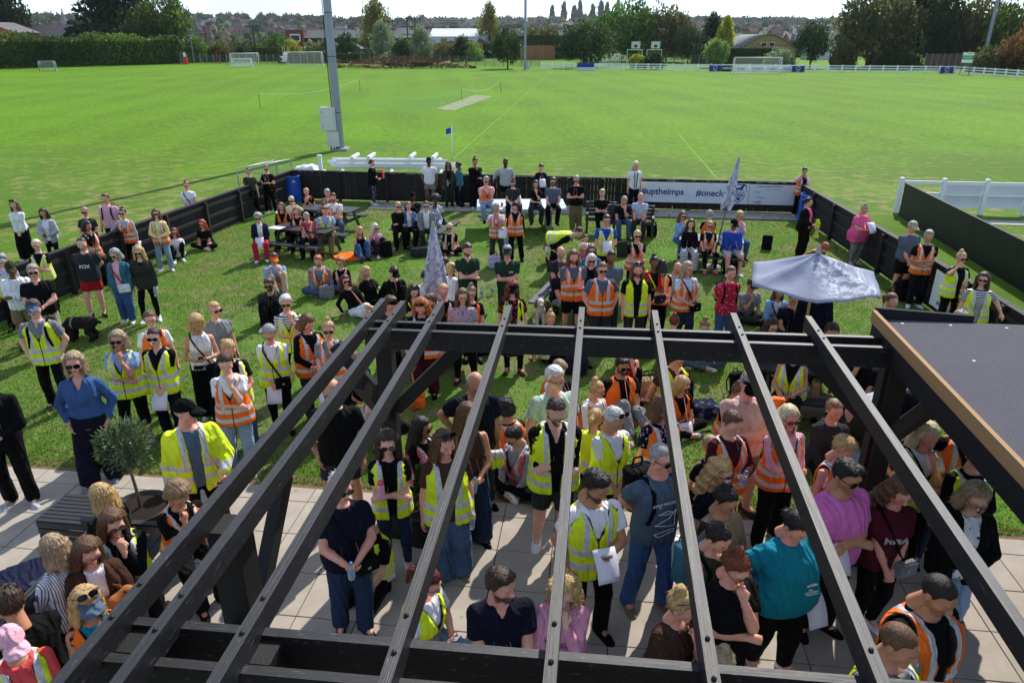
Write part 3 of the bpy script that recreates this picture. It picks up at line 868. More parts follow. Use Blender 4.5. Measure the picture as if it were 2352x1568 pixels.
  so = (.009 + loose * (.9 if not long_ else .55) + .010 * layer) * s
  nr = (.066 if m else .058) * s * (1.15 if kind[0] == 'tank' else 1)
  na, nb2 = tw((0, .012, .47)), tw((0, -.02, .62))
  gap = kind[0] == 'ojacket'
  def fn(p):
   pl = (p - O) @ Rt
   d = torso_field(pl, zs, w2, d2, ys, .525 * s, low * s, s)
   if not m:
    for sx in (-1, 1):
     d = smin(d, np.sqrt(((pl - A3(sx * .06, -.075 - fat * .03, .31) * s) ** 2).sum(1)) - (.062 * s * (1 + fat * .5) + off), .05 * s)
   if low < -.1 or pose not in ('stand', 'lean', 'bend'):
    pass
   for sp, el, wr, code, hk in arms:
    if sf == 0: continue
    if long_:
     e2 = wr - (wr - el) * .06
     l = smin(cone_d(p, sp, el, r_up + so, r_el + so)[0], cone_d(p, el, e2, r_el + so, r_wr + so * .9)[0], .015)
     ax = nrm(wr - el); l = np.maximum(l, (p - e2) @ ax)
    else:
     e2 = sp + (el - sp) * sf; l = cone_d(p, sp, el, r_up + so, r_el + so * 1.6)[0]
     ax = nrm(el - sp); l = np.maximum(l, (p - e2) @ ax)
    d = smin(d, l, .025)
   if sf == 0:
    for sp, el, wr, code, hk in arms: d = np.maximum(d, -(cone_d(p, sp + (sp - el) * .2, sp + (el - sp) * .3, .055 * s, .05 * s)[0]))
   if kind[0] == 'hoodie': d = smin(d, ell_d((p - tw((0, .085, .475))) @ Rt, (0, 0, 0), (.10 * s, .055 * s, .06 * s)), .03)
   n = cone_d(p, na, nb2, nr, nr * 1.2)[0]
   d = np.maximum(d, -n)
   if kind[0] in ('polo', 'jacket', 'shirt'):
    cl = np.abs(cone_d(p, tw((0, .012, .49)), tw((0, .0, .56)), nr + .008, nr + .012)[0]) - .009
    cl = np.maximum(cl, pl[:, 2] - .545 * s); cl = np.maximum(cl, .46 * s - pl[:, 2]); d = smin(d, cl, .012)
   if kind[0] in ('polo', 'shirt', 'jacket') or 'v' in kind[2:]:
    vv = .06 if kind[0] == 'polo' else .11
    wd = (np.abs(pl[:, 0]) - np.maximum(pl[:, 2] - (.50 - vv) * s, -1) * .42) * .8
    d = np.maximum(d, np.where(pl[:, 1] < 0, -wd, -1))
   if gap:
    wd = np.abs(pl[:, 0]) - (.052 + .03 * np.clip(pl[:, 2] / s, -.3, .5)) * s
    d = np.maximum(d, np.where(pl[:, 1] < 0, -wd, -1))
   return d + wr_(p, .0055 * s if loose > .01 else .003 * s)
  return fn
 def vest_fn(op):
  off = (.040 + (.022 if any(t[0] in ('hoodie', 'jacket', 'shirt', 'ojacket') for t in tops) else 0)) * s
  w2 = ws + off; d2 = ds + off
  for i in range(6, 0, -1):
   w2[i] = max(w2[i], w2[i + 1] * .985); d2[i] = max(d2[i], d2[i + 1] * .99)
  w2[1] += .012 * s; d2[1] += .012 * s
  low = -.135 if pose in ('stand', 'lean', 'bend') else -.04
  nr = .066 * s
  thick = max([dict(hoodie=.040, jacket=.040, ojacket=.046, shirt=.032).get(t[0], .024) for t in tops])
  shr = r_up + thick * s
  na, nb2 = tw((0, .012, .44)), tw((0, -.01, .62))
  def cuts(p, pl):
   c1 = cone_d(p, na, nb2, nr, nr * 1.35)[0]
   if op: wd = np.abs(pl[:, 0]) - (.035 + .07 * np.clip(pl[:, 2] / s, -.05, .5)) * s
   else: wd = (np.abs(pl[:, 0]) - (pl[:, 2] - .255 * s) * .37) * .85
   wd = np.where(pl[:, 1] < .01 * s, wd, 1)
   c2 = np.full(len(p), 9., f32)
   for sp, el, wr, code, hk in arms:
    c2 = np.minimum(c2, cone_d(p, sp + (sp - el) * .05 + (Rt @ A3(np.sign(((sp - O) @ Rt)[0]) * .018, 0, 0)), sp + (el - sp) * .42, shr - .004, shr - .010)[0])
   return np.minimum(np.minimum(c1, wd), c2)
  def fn(p):
   pl = (p - O) @ Rt
   d = torso_field(pl, zs, w2, d2, ys, .505 * s, low * s, s)
   if not m:
    for sx in (-1, 1): d = smin(d, np.sqrt(((pl - A3(sx * .055, -.085 - fat * .03, .30) * s) ** 2).sum(1)) - (.06 * s * (1 + fat * .5) + off), .06 * s)
   for sx in (-1, 1):
    d = smin(d, cone_d(pl, A3(sx * .10, 0, .43) * s, A3(sx * (sw - .002), .0, .425) * s, shr, shr)[0], .03 * s)
   return np.maximum(d, -cuts(p, pl)) + wr_(p * A3(1, 1, .6), .009 * s)
  def edge(p):
   pl = (p - O) @ Rt
   return np.minimum(cuts(p, pl) , pl[:, 2] - low * s)
  return fn, edge
 bk = bot[0]
 def bot_fn(p):
  pl = (p - O) @ Rt
  off = (.012 if bk in ('skin', 'capri') else .018) * s
  d = torso_field(pl, zs, ws + off, ds + off, ys, .095 * s, -.11 * s, s)
  for hip, kn, ank, fd, fu in legs:
   if bk in ('shorts', 'lshorts'):
    e = hip + (kn - hip) * (.72 if bk == 'shorts' else .95); l = cone_d(p, hip, kn, rt_ + .018, rk + .036)[0]; l = np.maximum(l, (p - e) @ nrm(kn - hip))
   else:
    fr = .48 if bk == 'capri' else 1.0
    o1, o2, o3 = dict(skin=(.008, .007, .007), capri=(.009, .009, .01), str=(.014, .018, .026), wide=(.018, .042, .080), loose=(.018, .026, .036))[bk]
    e = kn + (ank - kn) * fr
    if bk not in ('capri', 'skin'): e = e + (ank - kn) * .06
    l = smin(cone_d(p, hip, kn, rt_ + o1, rk + o2)[0], cone_d(p, kn, ank + (ank - kn) * .12, rk + o2, ra + o3 + (rc - ra) * (.6 if bk != 'skin' else .2))[0], .02)
    if bk in ('skin', 'capri'): l = smin(l, cone_d(p, kn, kn + (ank - kn) * .3, rk + .008, rc + .010)[0], .02)
    l = np.maximum(l, (p - e) @ nrm(ank - kn))
   d = smin(d, l, .016)
  return d + wr_(p, (.003 if bk in ('skin', 'capri') else .006) * s)
 J = np.array([O, hc, nb] + [q for l in legs for q in l[:3]] + [q for a in arms for q in a[:3]])
 lo, hi = J.min(0) - .20 * s - .14 * fat, J.max(0) + .16 * s + .14 * fat
 lo[2] = max(lo[2], -.03)
 tj = np.array([tw((x, y, z)) for x in (-.22, .22) for y in (-.2, .2) for z in (-.14, .54)])
 def bounds(extra):
  q = np.concatenate([tj] + ([np.array(extra)] if len(extra) else []))
  return q.min(0) - .11 * s - .16 * fat, q.max(0) + .11 * s + .16 * fat
 out = {}
 layers = []
 for i, kd in enumerate(tops):
  fn = top_fn(kd, i); layers.append(fn)
  ex = [q for a in arms for q in a[:3]]
  if kd[0] in ('dress', 'tunic'): ex += [tw((x, y, -.56)) for x in (-.25, .25) for y in (-.2, .2)]
  if i == 0 and len(tops) > 1 and tops[1][0] in ('jacket', 'hoodie'): continue
  b0, b1 = bounds(ex)
  r = surface_nets(fn, b0, b1, h * 1.15)
  if r:
   o = mesh_np(TOPN[kd[0]], r[0], r[1], cloth_mat(kd[1], *([q for q in kd[2:] if q not in ('long', 'tight', 'v', 'tuck')])), root)
   set_attr(o.data, 'tl', ((r[0] - O) @ Rt) / s)
   if 'hivis' in kd: set_attr(o.data, 'edge', np.full((len(r[0]), 3), 1., f32))
 if vest != '-':
  fn, edge = vest_fn('x' in vest)
  b0, b1 = bounds([])
  r = surface_nets(fn, b0, b1, h * 1.2)
  o = mesh_np('hi_vis_vest', r[0], r[1], cloth_mat(dict(o='orange', y='yellow', p='hpink')[vest[0]], 'hivis'), root)
  set_attr(o.data, 'tl', ((r[0] - O) @ Rt) / s)
  set_attr(o.data, 'edge', np.repeat(edge(r[0])[:, None], 3, 1))
 lj = [q for l in legs for q in l[:3]] + [O]
 b0 = np.min(lj, 0) - .17 * s - .15 * fat - .05; b1 = np.max(lj, 0) + .17 * s + .15 * fat + .05; b0[2] = max(b0[2], -.05)
 r = surface_nets(bot_fn, b0, b1, h * 1.5)
 if r:
  nm = 'shorts' if 'shorts' in bk else ('leggings' if bk in ('skin', 'capri') else 'trousers')
  o = mesh_np(nm, r[0], r[1], cloth_mat(bot[1], *bot[2:]), root); set_attr(o.data, 'tl', ((r[0] - O) @ Rt) / s)
 # body: torso and limbs, head and hands in one mesh
 V, Q = surface_nets(body_fn, lo, hi, h * 1.34)
 hid = bot_fn(V) < -.009
 for fn in layers: hid |= fn(V) < -.009
 Q = Q[~hid[Q].all(1)]
 used = np.unique(Q); remap = np.full(len(V), -1, np.int32); remap[used] = np.arange(len(used)); V = V[used]; Q = remap[Q]
 ex_ = np.full((len(V), 3), 2., f32)
 if ink:
  for a in arms: ex_[cone_d(V, a[0], a[1], .07, .07)[0] < 0] = 9.; ex_[cone_d(V, a[1], a[2], .07, .06)[0] < 0] = 9.
 Vs, Qs, Hs = [V], [Q], [ex_]; n0 = len(V)
 hv, hq = tpl_head(sex, lod)
 k = s * hs if hgt > 1.34 else hs * .98
 Vs.append(hc + (hv * k) @ Rh.T); Qs.append(hq + n0); Hs.append(hv); n0 += len(hv)
 hands = []
 for (sp, el, wr, code, hk), sx in zip(arms, (-1, 1)):
  fd = nrm(wr - el); pc = O + Rt @ A3(0, -.10, .1) - wr
  if code[0] in 'fu': fd = nrm(fd * .5 + nrm(hc + Rh @ A3(0, -.10, -.04) - wr)); pc = hc - wr
  if code[0] in 'ohte': pc = A3(-sx * .5, .2, .9); fd = nrm(fd + A3(-sx * .25, -.2, .1))
  if code[0] in 'sg': fd = nrm(A3(sx * .2, -.6 if code[0] == 'g' else .6, -.15)); pc = A3(0, 0, -1)
  if code[0] in 'lk': pc = A3(0, .3, -1) if code[0] == 'k' else O - wr
  if code[0] == 'w': pc = A3(0, 0, -1)
  zl = -fd; yl = nrm(-(pc - fd * float(pc @ fd))); xl = np.cross(yl, zl)
  M = np.stack([xl, yl, zl], 1)
  v, q = tpl_hand(hk, lod); v = v.copy(); q = q.copy()
  if sx < 0: v[:, 0] *= -1; q = q[:, ::-1]
  k2 = s * (1.0 if m else .92)
  Vs.append(wr + (v * k2) @ M.T); Qs.append(q + n0); Hs.append(np.full((len(v), 3), 2., f32)); n0 += len(v)
  hands.append((wr + (M @ A3(0, -.035, -.09)) * k2, fd, pc))
 V, Q = np.concatenate(Vs), np.concatenate(Qs)
 Q = stitch(V, Q); used = np.unique(Q); remap = np.zeros(len(V), np.int32); remap[used] = np.arange(len(used)); V, Q, HL = V[used], remap[Q], np.concatenate(Hs)[used]
 o = mesh_np('body', V, Q, skin_mat(tone, hcol, beard, ink), root)
 set_attr(o.data, 'hl', HL)
 # hair, hat, glasses share their shapes
 Mh = Matrix.Translation(hc.tolist()) @ Matrix(Rh.tolist()).to_4x4() @ Matrix.Scale(k, 4)
 def put(name, me, mat, M):
  q = bpy.data.objects.new(name, me); link(q, root); q.matrix_local = M; omat(q, mat); return q
 hh = (.0085, .0095, .011)[lod]
 if hstyle != 'bald':
  put('hair', tpl_mesh(('hair', hstyle, lod), hair_fn(hstyle), (-.19, -.13, -.40 if hstyle in ('long',) else -.30), (.19, .21, .20), hh), hair_mat(hcol), Mh)
 for a in acc:
  nm, _, col = a.partition(':')
  if nm == 'cap': put('cap', tpl_mesh(('cap', lod > 0), cap_fn, (-.11, -.22, -.03), (.11, .14, .16), .0055 if lod == 0 else .008), cloth_mat(col), Mh)
  if nm == 'bcap': put('cap', tpl_mesh(('cap', lod > 0), cap_fn, (-.11, -.22, -.03), (.11, .14, .16), .0055 if lod == 0 else .008), cloth_mat(col), Mh @ Matrix.Rotation(math.pi, 4, 'Z') @ Matrix.Translation((0, -.02, 0)))
  if nm == 'visor': put('visor', tpl_mesh(('visor', 0), visor_fn, (-.11, -.22, -.03), (.11, .14, .16), .0055), cloth_mat(col), Mh)
  if nm == 'hat': put('sun_hat', tpl_mesh(('sunhat', 1), sunhat_fn, (-.14, -.15, -.01), (.14, .17, .16), .009), cloth_mat(col), Mh)
  if nm == 'sun': put('sunglasses', glasses_mesh('sun'), M_LENS, Mh)
  if nm == 'gla': put('glasses', glasses_mesh('clear'), M_FRAME, Mh)
  if nm == 'sunup': put('sunglasses', glasses_mesh('sun'), M_LENS, Mh @ Matrix.Translation((0, .012, .075)) @ Matrix.Rotation(-.55, 4, 'X') @ Matrix.Scale(1.04, 4))
 if shoe[0] != 'none':
  kind = 'boot' if shoe[0] == 'boot' else 'shoe'; scol = shoe[-1]
  for hip, kn, ank, fd, fu in legs:
   yl = -nrm(fd - fu * float(fd @ fu)); xl = np.cross(yl, fu)
   M = Matrix((xl.tolist(), yl.tolist(), fu.tolist())).transposed().to_4x4()
   M = Matrix.Translation((ank - fu * .083 * s).tolist()) @ M @ Matrix.Scale(s * (1.0 if m else .93), 4)
   put('boot' if kind == 'boot' else 'shoe', tpl_mesh((kind, lod), shoe_fn(kind), (-.08, -.23, -.02), (.08, .11, .24), (.0085, .012, .016)[lod]), cloth_mat(scol), M)
 # what this person carries is placed later, in the world
 W = Matrix.Translation(loc) @ Matrix.Rotation(yaw, 4, 'Z')
 tw_w = lambda v: W @ Vector(tw(v).tolist())
 Rw = Matrix.Rotation(yaw, 3, 'Z') @ Matrix(Rt.tolist())
 info = dict(root=root, W=W, hands=[W @ Vector(h_[0].tolist()) for h_ in hands], yaw=yaw, s=s, tw=tw_w, Rw=Rw, acc=acc, label=label, fat=fat, ds=ds, ws=ws, ys=ys, lod=lod, loc=loc, m=m,
    off=.05 if len(tops) > 1 or vest != '-' else .035)
 PEOPLE.append(info)
 return info
PEOPLE = []
# ================================================================ ground, patio, fences
def ven(u, v, z=0.0): return VU * u + VV * v + Vector((0, 0, z))
def sheet(name, pts, mat, z=0.0, kind='structure', parent=None):
 me = bpy.data.meshes.new(name); me.from_pydata([(p[0], p[1], z) for p in pts], [], [list(range(len(pts)))]); me.update()
 me.materials.append(mat); o = link(bpy.data.objects.new(name, me), parent)
 if kind: o["kind"] = kind
 return o
def grass_mat(name, lo, hi, dry=0.0, dryc=(150, 136, 92), stripe=0.0, fine=38.0, big=.35, worn=None):
 t = NT(name, .9, .12); co = t.coord('Object')
 n1 = t.noise(co, fine, 4.0, .65); n2 = t.noise(co, big, 5.0, .6); n3 = t.noise(co, 1.7, 4.0, .6); n4 = t.noise(co, 7.0, 3.0)
 a, b = srgb(*lo), srgb(*hi)
 c = t.mix(t.step(n1, .5, .22), a, b)
 c = t.mix(t.math('MULTIPLY', t.step(n2, .52, .14), .55), c, tuple(v * .72 for v in a[:3]) + (1,))
 c = t.mix(t.math('MULTIPLY', t.step(n4, .55, .10), .35), c, b)
 if stripe:
  x = t.sep(t.mapped(co, rot=(0, 0, VEN)))[0]
  w = t.math('SINE', t.math('MULTIPLY', x, 1.15)); c = t.mix(t.math('MULTIPLY', t.step(w, 0, .5), stripe), c, b)
 if dry:
  d = t.math('MULTIPLY', t.step(t.math('ADD', n3, t.math('MULTIPLY', t.math('SUBTRACT', n2, .5), .9)), 1.0 - dry, .16), .7)
  d = t.math('MULTIPLY', d, t.step(n1, .38, .12))
  c = t.mix(d, c, srgb(*dryc))
 if worn:   # duller, browner turf where people walk near the clubhouse
  y = t.sep(co)[1]; nb = t.noise(co, .11, 5.0, .65); k = t.math('SUBTRACT', 1.0, t.step(t.math('ADD', y, t.math('MULTIPLY', t.math('SUBTRACT', nb, .5), 60.0)), worn, 9.0)); nd = t.noise(co, 16.0, 4.0, .65)
  w = t.mix(t.step(nd, .5, .2), srgb(58, 90, 20), srgb(98, 130, 36)); w = t.mix(t.math('MULTIPLY', t.step(t.math('ADD', n3, t.math('MULTIPLY', nb, .7)), .92, .10), .75), w, srgb(140, 130, 86)); c = t.mix(k, c, w)
 t.base(c); t.bump(t.math('ADD', n1, t.math('MULTIPLY', n4, .6)), .9, .05)
 return t.m
M_FIELD = grass_mat('field_grass', (70, 108, 10), (108, 150, 18), .30, (128, 144, 52), .18, 2.4, .07, 36.0)
M_LAWN = grass_mat('lawn_grass', (68, 104, 34), (112, 150, 54), .44, (150, 136, 100), 0, 30.0, .4)
M_TURF = grass_mat('artificial_turf', (88, 122, 34), (112, 146, 44), 0, stripe=0, fine=60)
M_FAR = grass_mat('far_land', (58, 78, 40), (86, 100, 52), .3, (120, 112, 76), 0, .06, .01)
M_SOIL = flat('bare_soil', (118, 100, 76), .95, .1, vary=.3, scale=22, bump=.6)
sheet('ground', [(-1900, -30), (1900, -30), (1900, 2000), (-1900, 2000)], M_FAR, -.012)
sheet('playing_field', [(-160, 3), (160, 3), (120, 260), (-160, 260)], M_FIELD, -.004)
bm = bmesh.new()
rr = random.Random(3)
# the worn strip of grass outside the beer garden
pts = [ven(-70, 8), ven(-12.0, 8), ven(-11.3, 25.6), ven(6.7, 25.3), ven(6.9, 29), ven(-2, 33), ven(-6, 41), ven(-14, 44), ven(-40, 38), ven(-70, 36)]
sheet('lawn', [ven(-40, 7.6), ven(7.6, 7.6), ven(7.5, 12.3), ven(7.3, 16.8), ven(6.6, 25.1), ven(-11.2, 25.4), ven(-12.3, 13.2), ven(-40, 13.2)], M_LAWN, .004)
sheet('artificial_turf', [ven(7.6, 5), ven(10.1, 5), ven(10.1, 25.4), ven(6.75, 25.4), ven(7.35, 16.8)], M_TURF, .008)
sheet('soil_edge', [ven(-40, 7.62), ven(9, 7.62), ven(9, 7.90), ven(-40, 7.98)], M_SOIL, .008)
# painted lines of the pitch
M_LINE = flat('line_paint', (112, 152, 48), .9, .1, vary=.2, scale=4)
flag = spot(1040, 366)
def line_strip(name, a, b, w):
 d = (b - a).normalized(); n = Vector((-d.y, d.x, 0)) * w / 2
 return sheet(name, [a - n, b - n, b + n, a + n], M_LINE, .004)
dirv = (spot(1240, 188) - flag); dirv.z = 0; dirv.normalize()
line_strip('touchline', flag, flag + dirv * 96, .09)
line_strip('goal_line', flag, flag + Vector((dirv.y, -dirv.x, 0)) * 60, .11)
line_strip('penalty_area_line', spot(1560, 310), spot(1645, 408), .11)
line_strip('penalty_area_line', spot(2380, 700 / 1.6), spot(2240, 392), .09)
M_WICK = flat('wicket_matting', (138, 146, 112), .95, .1, vary=.25, scale=1.2)
sheet('cricket_wicket', [spot(1000, 251), spot(1044, 254), spot(1132, 222), spot(1092, 218)], M_WICK, .006)
sheet('dry_square', [spot(800, 236), spot(950, 262), spot(1110, 214), spot(990, 208)], grass_mat('square_grass', (74, 116, 28), (106, 148, 40), .30, (136, 150, 72), 0, 6, .1), .003)
# blades of the lawn, thinner where it is worn
def blades(name, n, u0, u1, v0, v1, label, seed, power=1.6, hgt=.045):
 rg = np.random.default_rng(seed); u = rg.uniform(u0, u1, n); v = v0 + (v1 - v0) * rg.uniform(0, 1, n) ** power
 P = np.outer(u, np.array(VU[:])) + np.outer(v, np.array(VV[:])); P[:, 2] = .004
 nz = wnoise((P * A3(1, 1, 0)).astype(f32), .9) + .6 * wnoise((P * A3(1, 1, 0)).astype(f32), 2.3); keep = (nz < .30) | (rg.uniform(0, 1, n) < .25); P = P[keep]; nz = nz[keep]; n = len(P)
 a = rg.uniform(0, 6.283, n); h = hgt * rg.uniform(.5, 1.25, n) * (1 - .35 * np.clip(nz, -1, 1)); w = .008 * rg.uniform(.7, 1.3, n); L = rg.normal(0, .5, (n, 2)) * h[:, None]
 d = np.stack([np.cos(a) * w, np.sin(a) * w, 0 * a], 1); T = P + np.concatenate([L, h[:, None]], 1)
 o = mesh_np(name, np.stack([P - d, P + d, T], 1).reshape(-1, 3), np.arange(3 * n, dtype=np.int32).reshape(-1, 3), None, None, False)
 cv = np.clip(.5 + .3 * rg.normal(size=n) - .25 * nz, 0, 1); set_attr(o.data, 'cv', np.repeat(np.repeat(cv[:, None], 3, 0), 3, 1)); tag(o, label, 'grass', kind='stuff')
 t = NT('grass_blade', .6, .25); c = t.ramp(t.sep(t.attr('cv'))[0], [(0, srgb(62, 98, 30)), (.55, srgb(118, 158, 56)), (1, srgb(176, 184, 106))]); t.base(c)
 tr = t.new("ShaderNodeBsdfTranslucent"); t.l.new(c, tr.inputs[0]); mx = t.new("ShaderNodeMixShader"); mx.inputs[0].default_value = .35; t.l.new(t.b.outputs[0], mx.inputs[1]); t.l.new(tr.outputs[0], mx.inputs[2]); t.l.new(mx.outputs[0], t.n['Material Output'].inputs[0]); o.data.materials.append(t.m)
blades('lawn_grass', 260000, -13, 7.2, 7.75, 25.0, 'short trampled grass of the beer garden lawn', 1, 1.5)
# ---- patio of square concrete slabs, every slab its own piece
t = NT('patio_slab', .85, .25); co = t.coord('Object')
oi = t.new("ShaderNodeObjectInfo")
n = t.noise(co, 3.0, 6.0, .6); n2 = t.noise(co, 60.0, 3.0); n3 = t.noise(t.new("ShaderNodeNewGeometry").outputs['Position'], 1.1, 5.0)
c = t.ramp(n, [(.25, srgb(156, 146, 134)), (.75, srgb(182, 171, 158))])
c = t.mix(t.math('MULTIPLY', oi.outputs['Random'], .22), c, srgb(168, 162, 150))
c = t.mix(t.math('MULTIPLY', t.step(n3, .60, .07), .3), c, srgb(150, 140, 122))
v = t.new("ShaderNodeTexVoronoi"); v.inputs['Scale'].default_value = 2.6; t.l.new(t.new("ShaderNodeNewGeometry").outputs['Position'], v.inputs['Vector'])
c = t.mix(t.math('MULTIPLY', t.math('SUBTRACT', 1.0, t.step(t.math('ADD', v.outputs['Distance'], t.math('MULTIPLY', n2, .12)), .125, .03)), .6), c, srgb(112, 96, 78))
t.base(c); t.bump(n2, .25, .004); M_SLAB = t.m
M_JOINT = flat('slab_joint', (62, 57, 50), .95, .1, vary=.2)
patio = sheet('patio', [ven(-40, -3), ven(9, -3), ven(9, 7.64), ven(-40, 7.64)], M_JOINT, .010)
def slab_mesh(w, d, h=.028, g=.010):
 mb = MB(); mb.box((0, 0, 0), (w - g, d - g, h), bev=.003); me = bpy.data.meshes.new('slab'); me.from_pydata(mb.V, [], mb.F); me.update(); me.materials.append(M_SLAB); return me
sm = slab_mesh(.64, .64)
hm = slab_mesh(.64, .30)
for iu in range(-16, 12):
 for iv in range(-6, 4):
  u, v_ = -.35 + .64 * iu + .32, 5.43 + .64 * iv - .32 + .0
  w = ven(u, v_, .012 + rr.uniform(-.002, .002))
  d = math.hypot(w.x, w.y - 6)
  sx, sy_ = (1176 + CAM_F * w.x / max(w.y * _c + CAM_H * _s, .1)), 0
  if v_ < 1.6 or sx < -160 or sx > 2520: continue
  o = bpy.data.objects.new('slab', sm); link(o, patio); o.location = w; o.rotation_euler = (rr.uniform(-.002, .002), rr.uniform(-.002, .002), VEN)
for iu in range(-16, 12):
 o = bpy.data.objects.new('slab', hm); w = ven(-.03 + .64 * iu, 7.50, .012); link(o, patio); o.location = w; o.rotation_euler = (0, 0, VEN)
# path under the back fence
path = sheet('path', [ven(-8.1, 24.0), ven(6.5, 24.0), ven(6.5, 25.05), ven(-8.1, 25.3)], M_JOINT, .010)
pm = [slab_mesh(.60, .45), slab_mesh(.90, .60)]
u = -8.0
t = NT('path_slab', .8, .3); co = t.coord('Object'); oi = t.new("ShaderNodeObjectInfo")
t.base(t.mix(oi.outputs['Random'], t.ramp(t.noise(co, 5, 5), [(.3, srgb(134, 132, 128)), (.7, srgb(160, 157, 150))]), srgb(172, 168, 158))); M_PATH = t.m
for k in range(24):
 o = bpy.data.objects.new('slab', pm[0]); link(o, path); o.location = ven(u + .3 + .61 * k, 24.30, .02); o.rotation_euler = (0, 0, VEN); omat(o, M_PATH)
for k in range(16):
 o = bpy.data.objects.new('slab', pm[1]); link(o, path); o.location = ven(u + .45 + .91 * k, 24.84, .021); o.rotation_euler = (0, 0, VEN); omat(o, M_PATH)
# ---- blackened timber
def wood_mat(name, rgb, rough=.7, wear=.12, wearc=(120, 118, 112), spec=.4, wz=9.0):
 t = NT(name, rough, spec); co = t.coord('Object')
 oi = t.new("ShaderNodeObjectInfo")
 va = t.new("ShaderNodeVectorMath", operation='MULTIPLY_ADD'); t.l.new(oi.outputs['Random'], va.inputs[0]); va.inputs[1].default_value = (37, 11, 53); t.l.new(co, va.inputs[2]); co = va.outputs[0]
 g = t.noise(t.mapped(co, (6, 6, 1.6)), 2.2, 6.0, .6); w = t.noise(t.mapped(co, (5, 5, wz)), 2.0, 6.0, .7)
 b = srgb(*rgb); f = lambda k: tuple(min(1, v * k) for v in b[:3]) + (1,)
 c = t.ramp(g, [(.3, f(.7)), (.7, f(1.4))]); c = t.mix(t.math('MULTIPLY', oi.outputs['Random'], .35), c, f(1.7))
 if wear: c = t.mix(t.math('MULTIPLY', t.step(w, 1 - wear * 2.6, .05), .6), c, srgb(*wearc))
 t.base(c); t.bump(g, .4, .006); return t.m
M_BLK = wood_mat('black_fence_timber', (34, 31, 29), .75, .10, (96, 92, 86))
M_BLK2 = wood_mat('black_wall_panel', (18, 18, 19), .55, .03)
_UNIT = {}
def unit_box(mat, bev=0.0):
 k = (mat.name, bev)
 if k not in _UNIT:
  mb = MB(); mb.box((0, 0, 0), (1, 1, 1)); me = bpy.data.meshes.new('plank'); me.from_pydata(mb.V, [], mb.F); me.update(); me.materials.append(mat); _UNIT[k] = me
 return _UNIT[k]
def plank(name, mat, parent, a, b, w, d, up=(0, 0, 1)):
 """a straight timber from a to b, w wide across, d deep along up; alike pieces share one mesh; parent must be unrotated at its own place"""
 a, b = Vector(a), Vector(b); ax = b - a; L = ax.length; ax = ax / L; up = Vector(up)
 if abs(ax.dot(up)) > .99: up = Vector((0, 1, 0))
 sd = ax.cross(up).normalized(); u2 = sd.cross(ax)
 o = bpy.data.objects.new(name, unit_box(mat)); link(o, parent)
 # long side on local Z so that the grain runs along the timber
 M = Matrix((sd, u2, ax)).transposed().to_4x4(); M.col[3][:3] = (a + b) / 2
 o.matrix_local = M @ Matrix.Diagonal((w, d, L, 1))
 return o
def board_fence(name, a, b, h, label, side, post_step=1.83, boards=True, bstep=.118, hb=None):
 """posts and rails on the near side (side = vector to the near side), boards behind"""
 a, b = Vector(a), Vector(b); L = (b - a).length; d = (b - a) / L; side = Vector(side)
 root = empty(name, a, 0, label, 'fence')
 n = max(1, round(L / post_step))
 for i in range(n + 1):
  p = d * (L * i / n) + side * .07; plank('post', M_BLK, root, p, p + Vector((0, 0, h - .02 + rr.uniform(-.01, .02))), .10, .10)
 for z in (.22, .56, .88):
  for i in range(n):
   p0, p1 = d * (L * i / n + .01) + side * .045, d * (L * (i + 1) / n - .01) + side * .045
   plank('rail', M_BLK, root, p0 + Vector((0, 0, z + rr.uniform(-.012, .012))), p1 + Vector((0, 0, z + rr.uniform(-.012, .012))), .045, .085)
 for i in range(n):
  p0, p1 = d * (L * i / n + .003), d * (L * (i + 1) / n - .003)
  plank('capping', M_BLK, root, p0 + Vector((0, 0, h + .012 + rr.uniform(0, .006))), p1 + Vector((0, 0, h + .012 + rr.uniform(0, .006))), .14, .03)
 k = int(L / bstep)
 for i in range(k):
  p = d * (bstep * (i + .5) + rr.uniform(-.006, .006)); hh = h - .006 - rr.uniform(0, .02)
  plank('board', M_BLK, root, p + Vector((0, 0, .05)), p + Vector((0, 0, hh)), bstep - .003 + rr.uniform(-.003, .004), .02, up=(side.x, side.y, 0))
 return root
def lerp_(a, b, t_): return Vector(a) + (Vector(b) - Vector(a)) * t_
FH = 1.05
cA, cB, cC, cD = ven(-11.15, 25.35), ven(6.62, 25.12), ven(7.30, 16.8), ven(7.60, 11.2)
board_fence('garden_fence', cA, cB, FH, 'black slatted timber fence running along the back of the lawn', (-VV.x, -VV.y, 0))
sn = (cA - ven(-12.45, 11.5)).normalized(); board_fence('garden_fence', ven(-12.45, 11.0), cA - sn * .05, FH, 'black slatted timber fence along the left side of the lawn', (sn.y, -sn.x, 0))
sn2 = (cB - cC).normalized(); board_fence('garden_fence', cC + sn2 * .03, cB - sn2 * .08, FH, 'black slatted fence on the right between blue barrel and painted banner', (-sn2.y, sn2.x, 0))
sn3 = (cC - cD).normalized(); board_fence('garden_fence', ven(7.95, 4.6), cC - sn3 * .05, FH, 'black slatted fence nearest the flat roof on the right', (-sn3.y, sn3.x, 0))
fL = empty('garden_fence_far_end', ven(-12.45, 11.0), 0)
bpy.data.objects.remove(fL)
board_fence('garden_fence', ven(-16.5, 9.2), ven(-12.5, 10.95), FH, 'short black fence panel at the left edge behind the crowd', (VU.x * .4 - VV.x * .9, VU.y * .4 - VV.y * .9, 0))
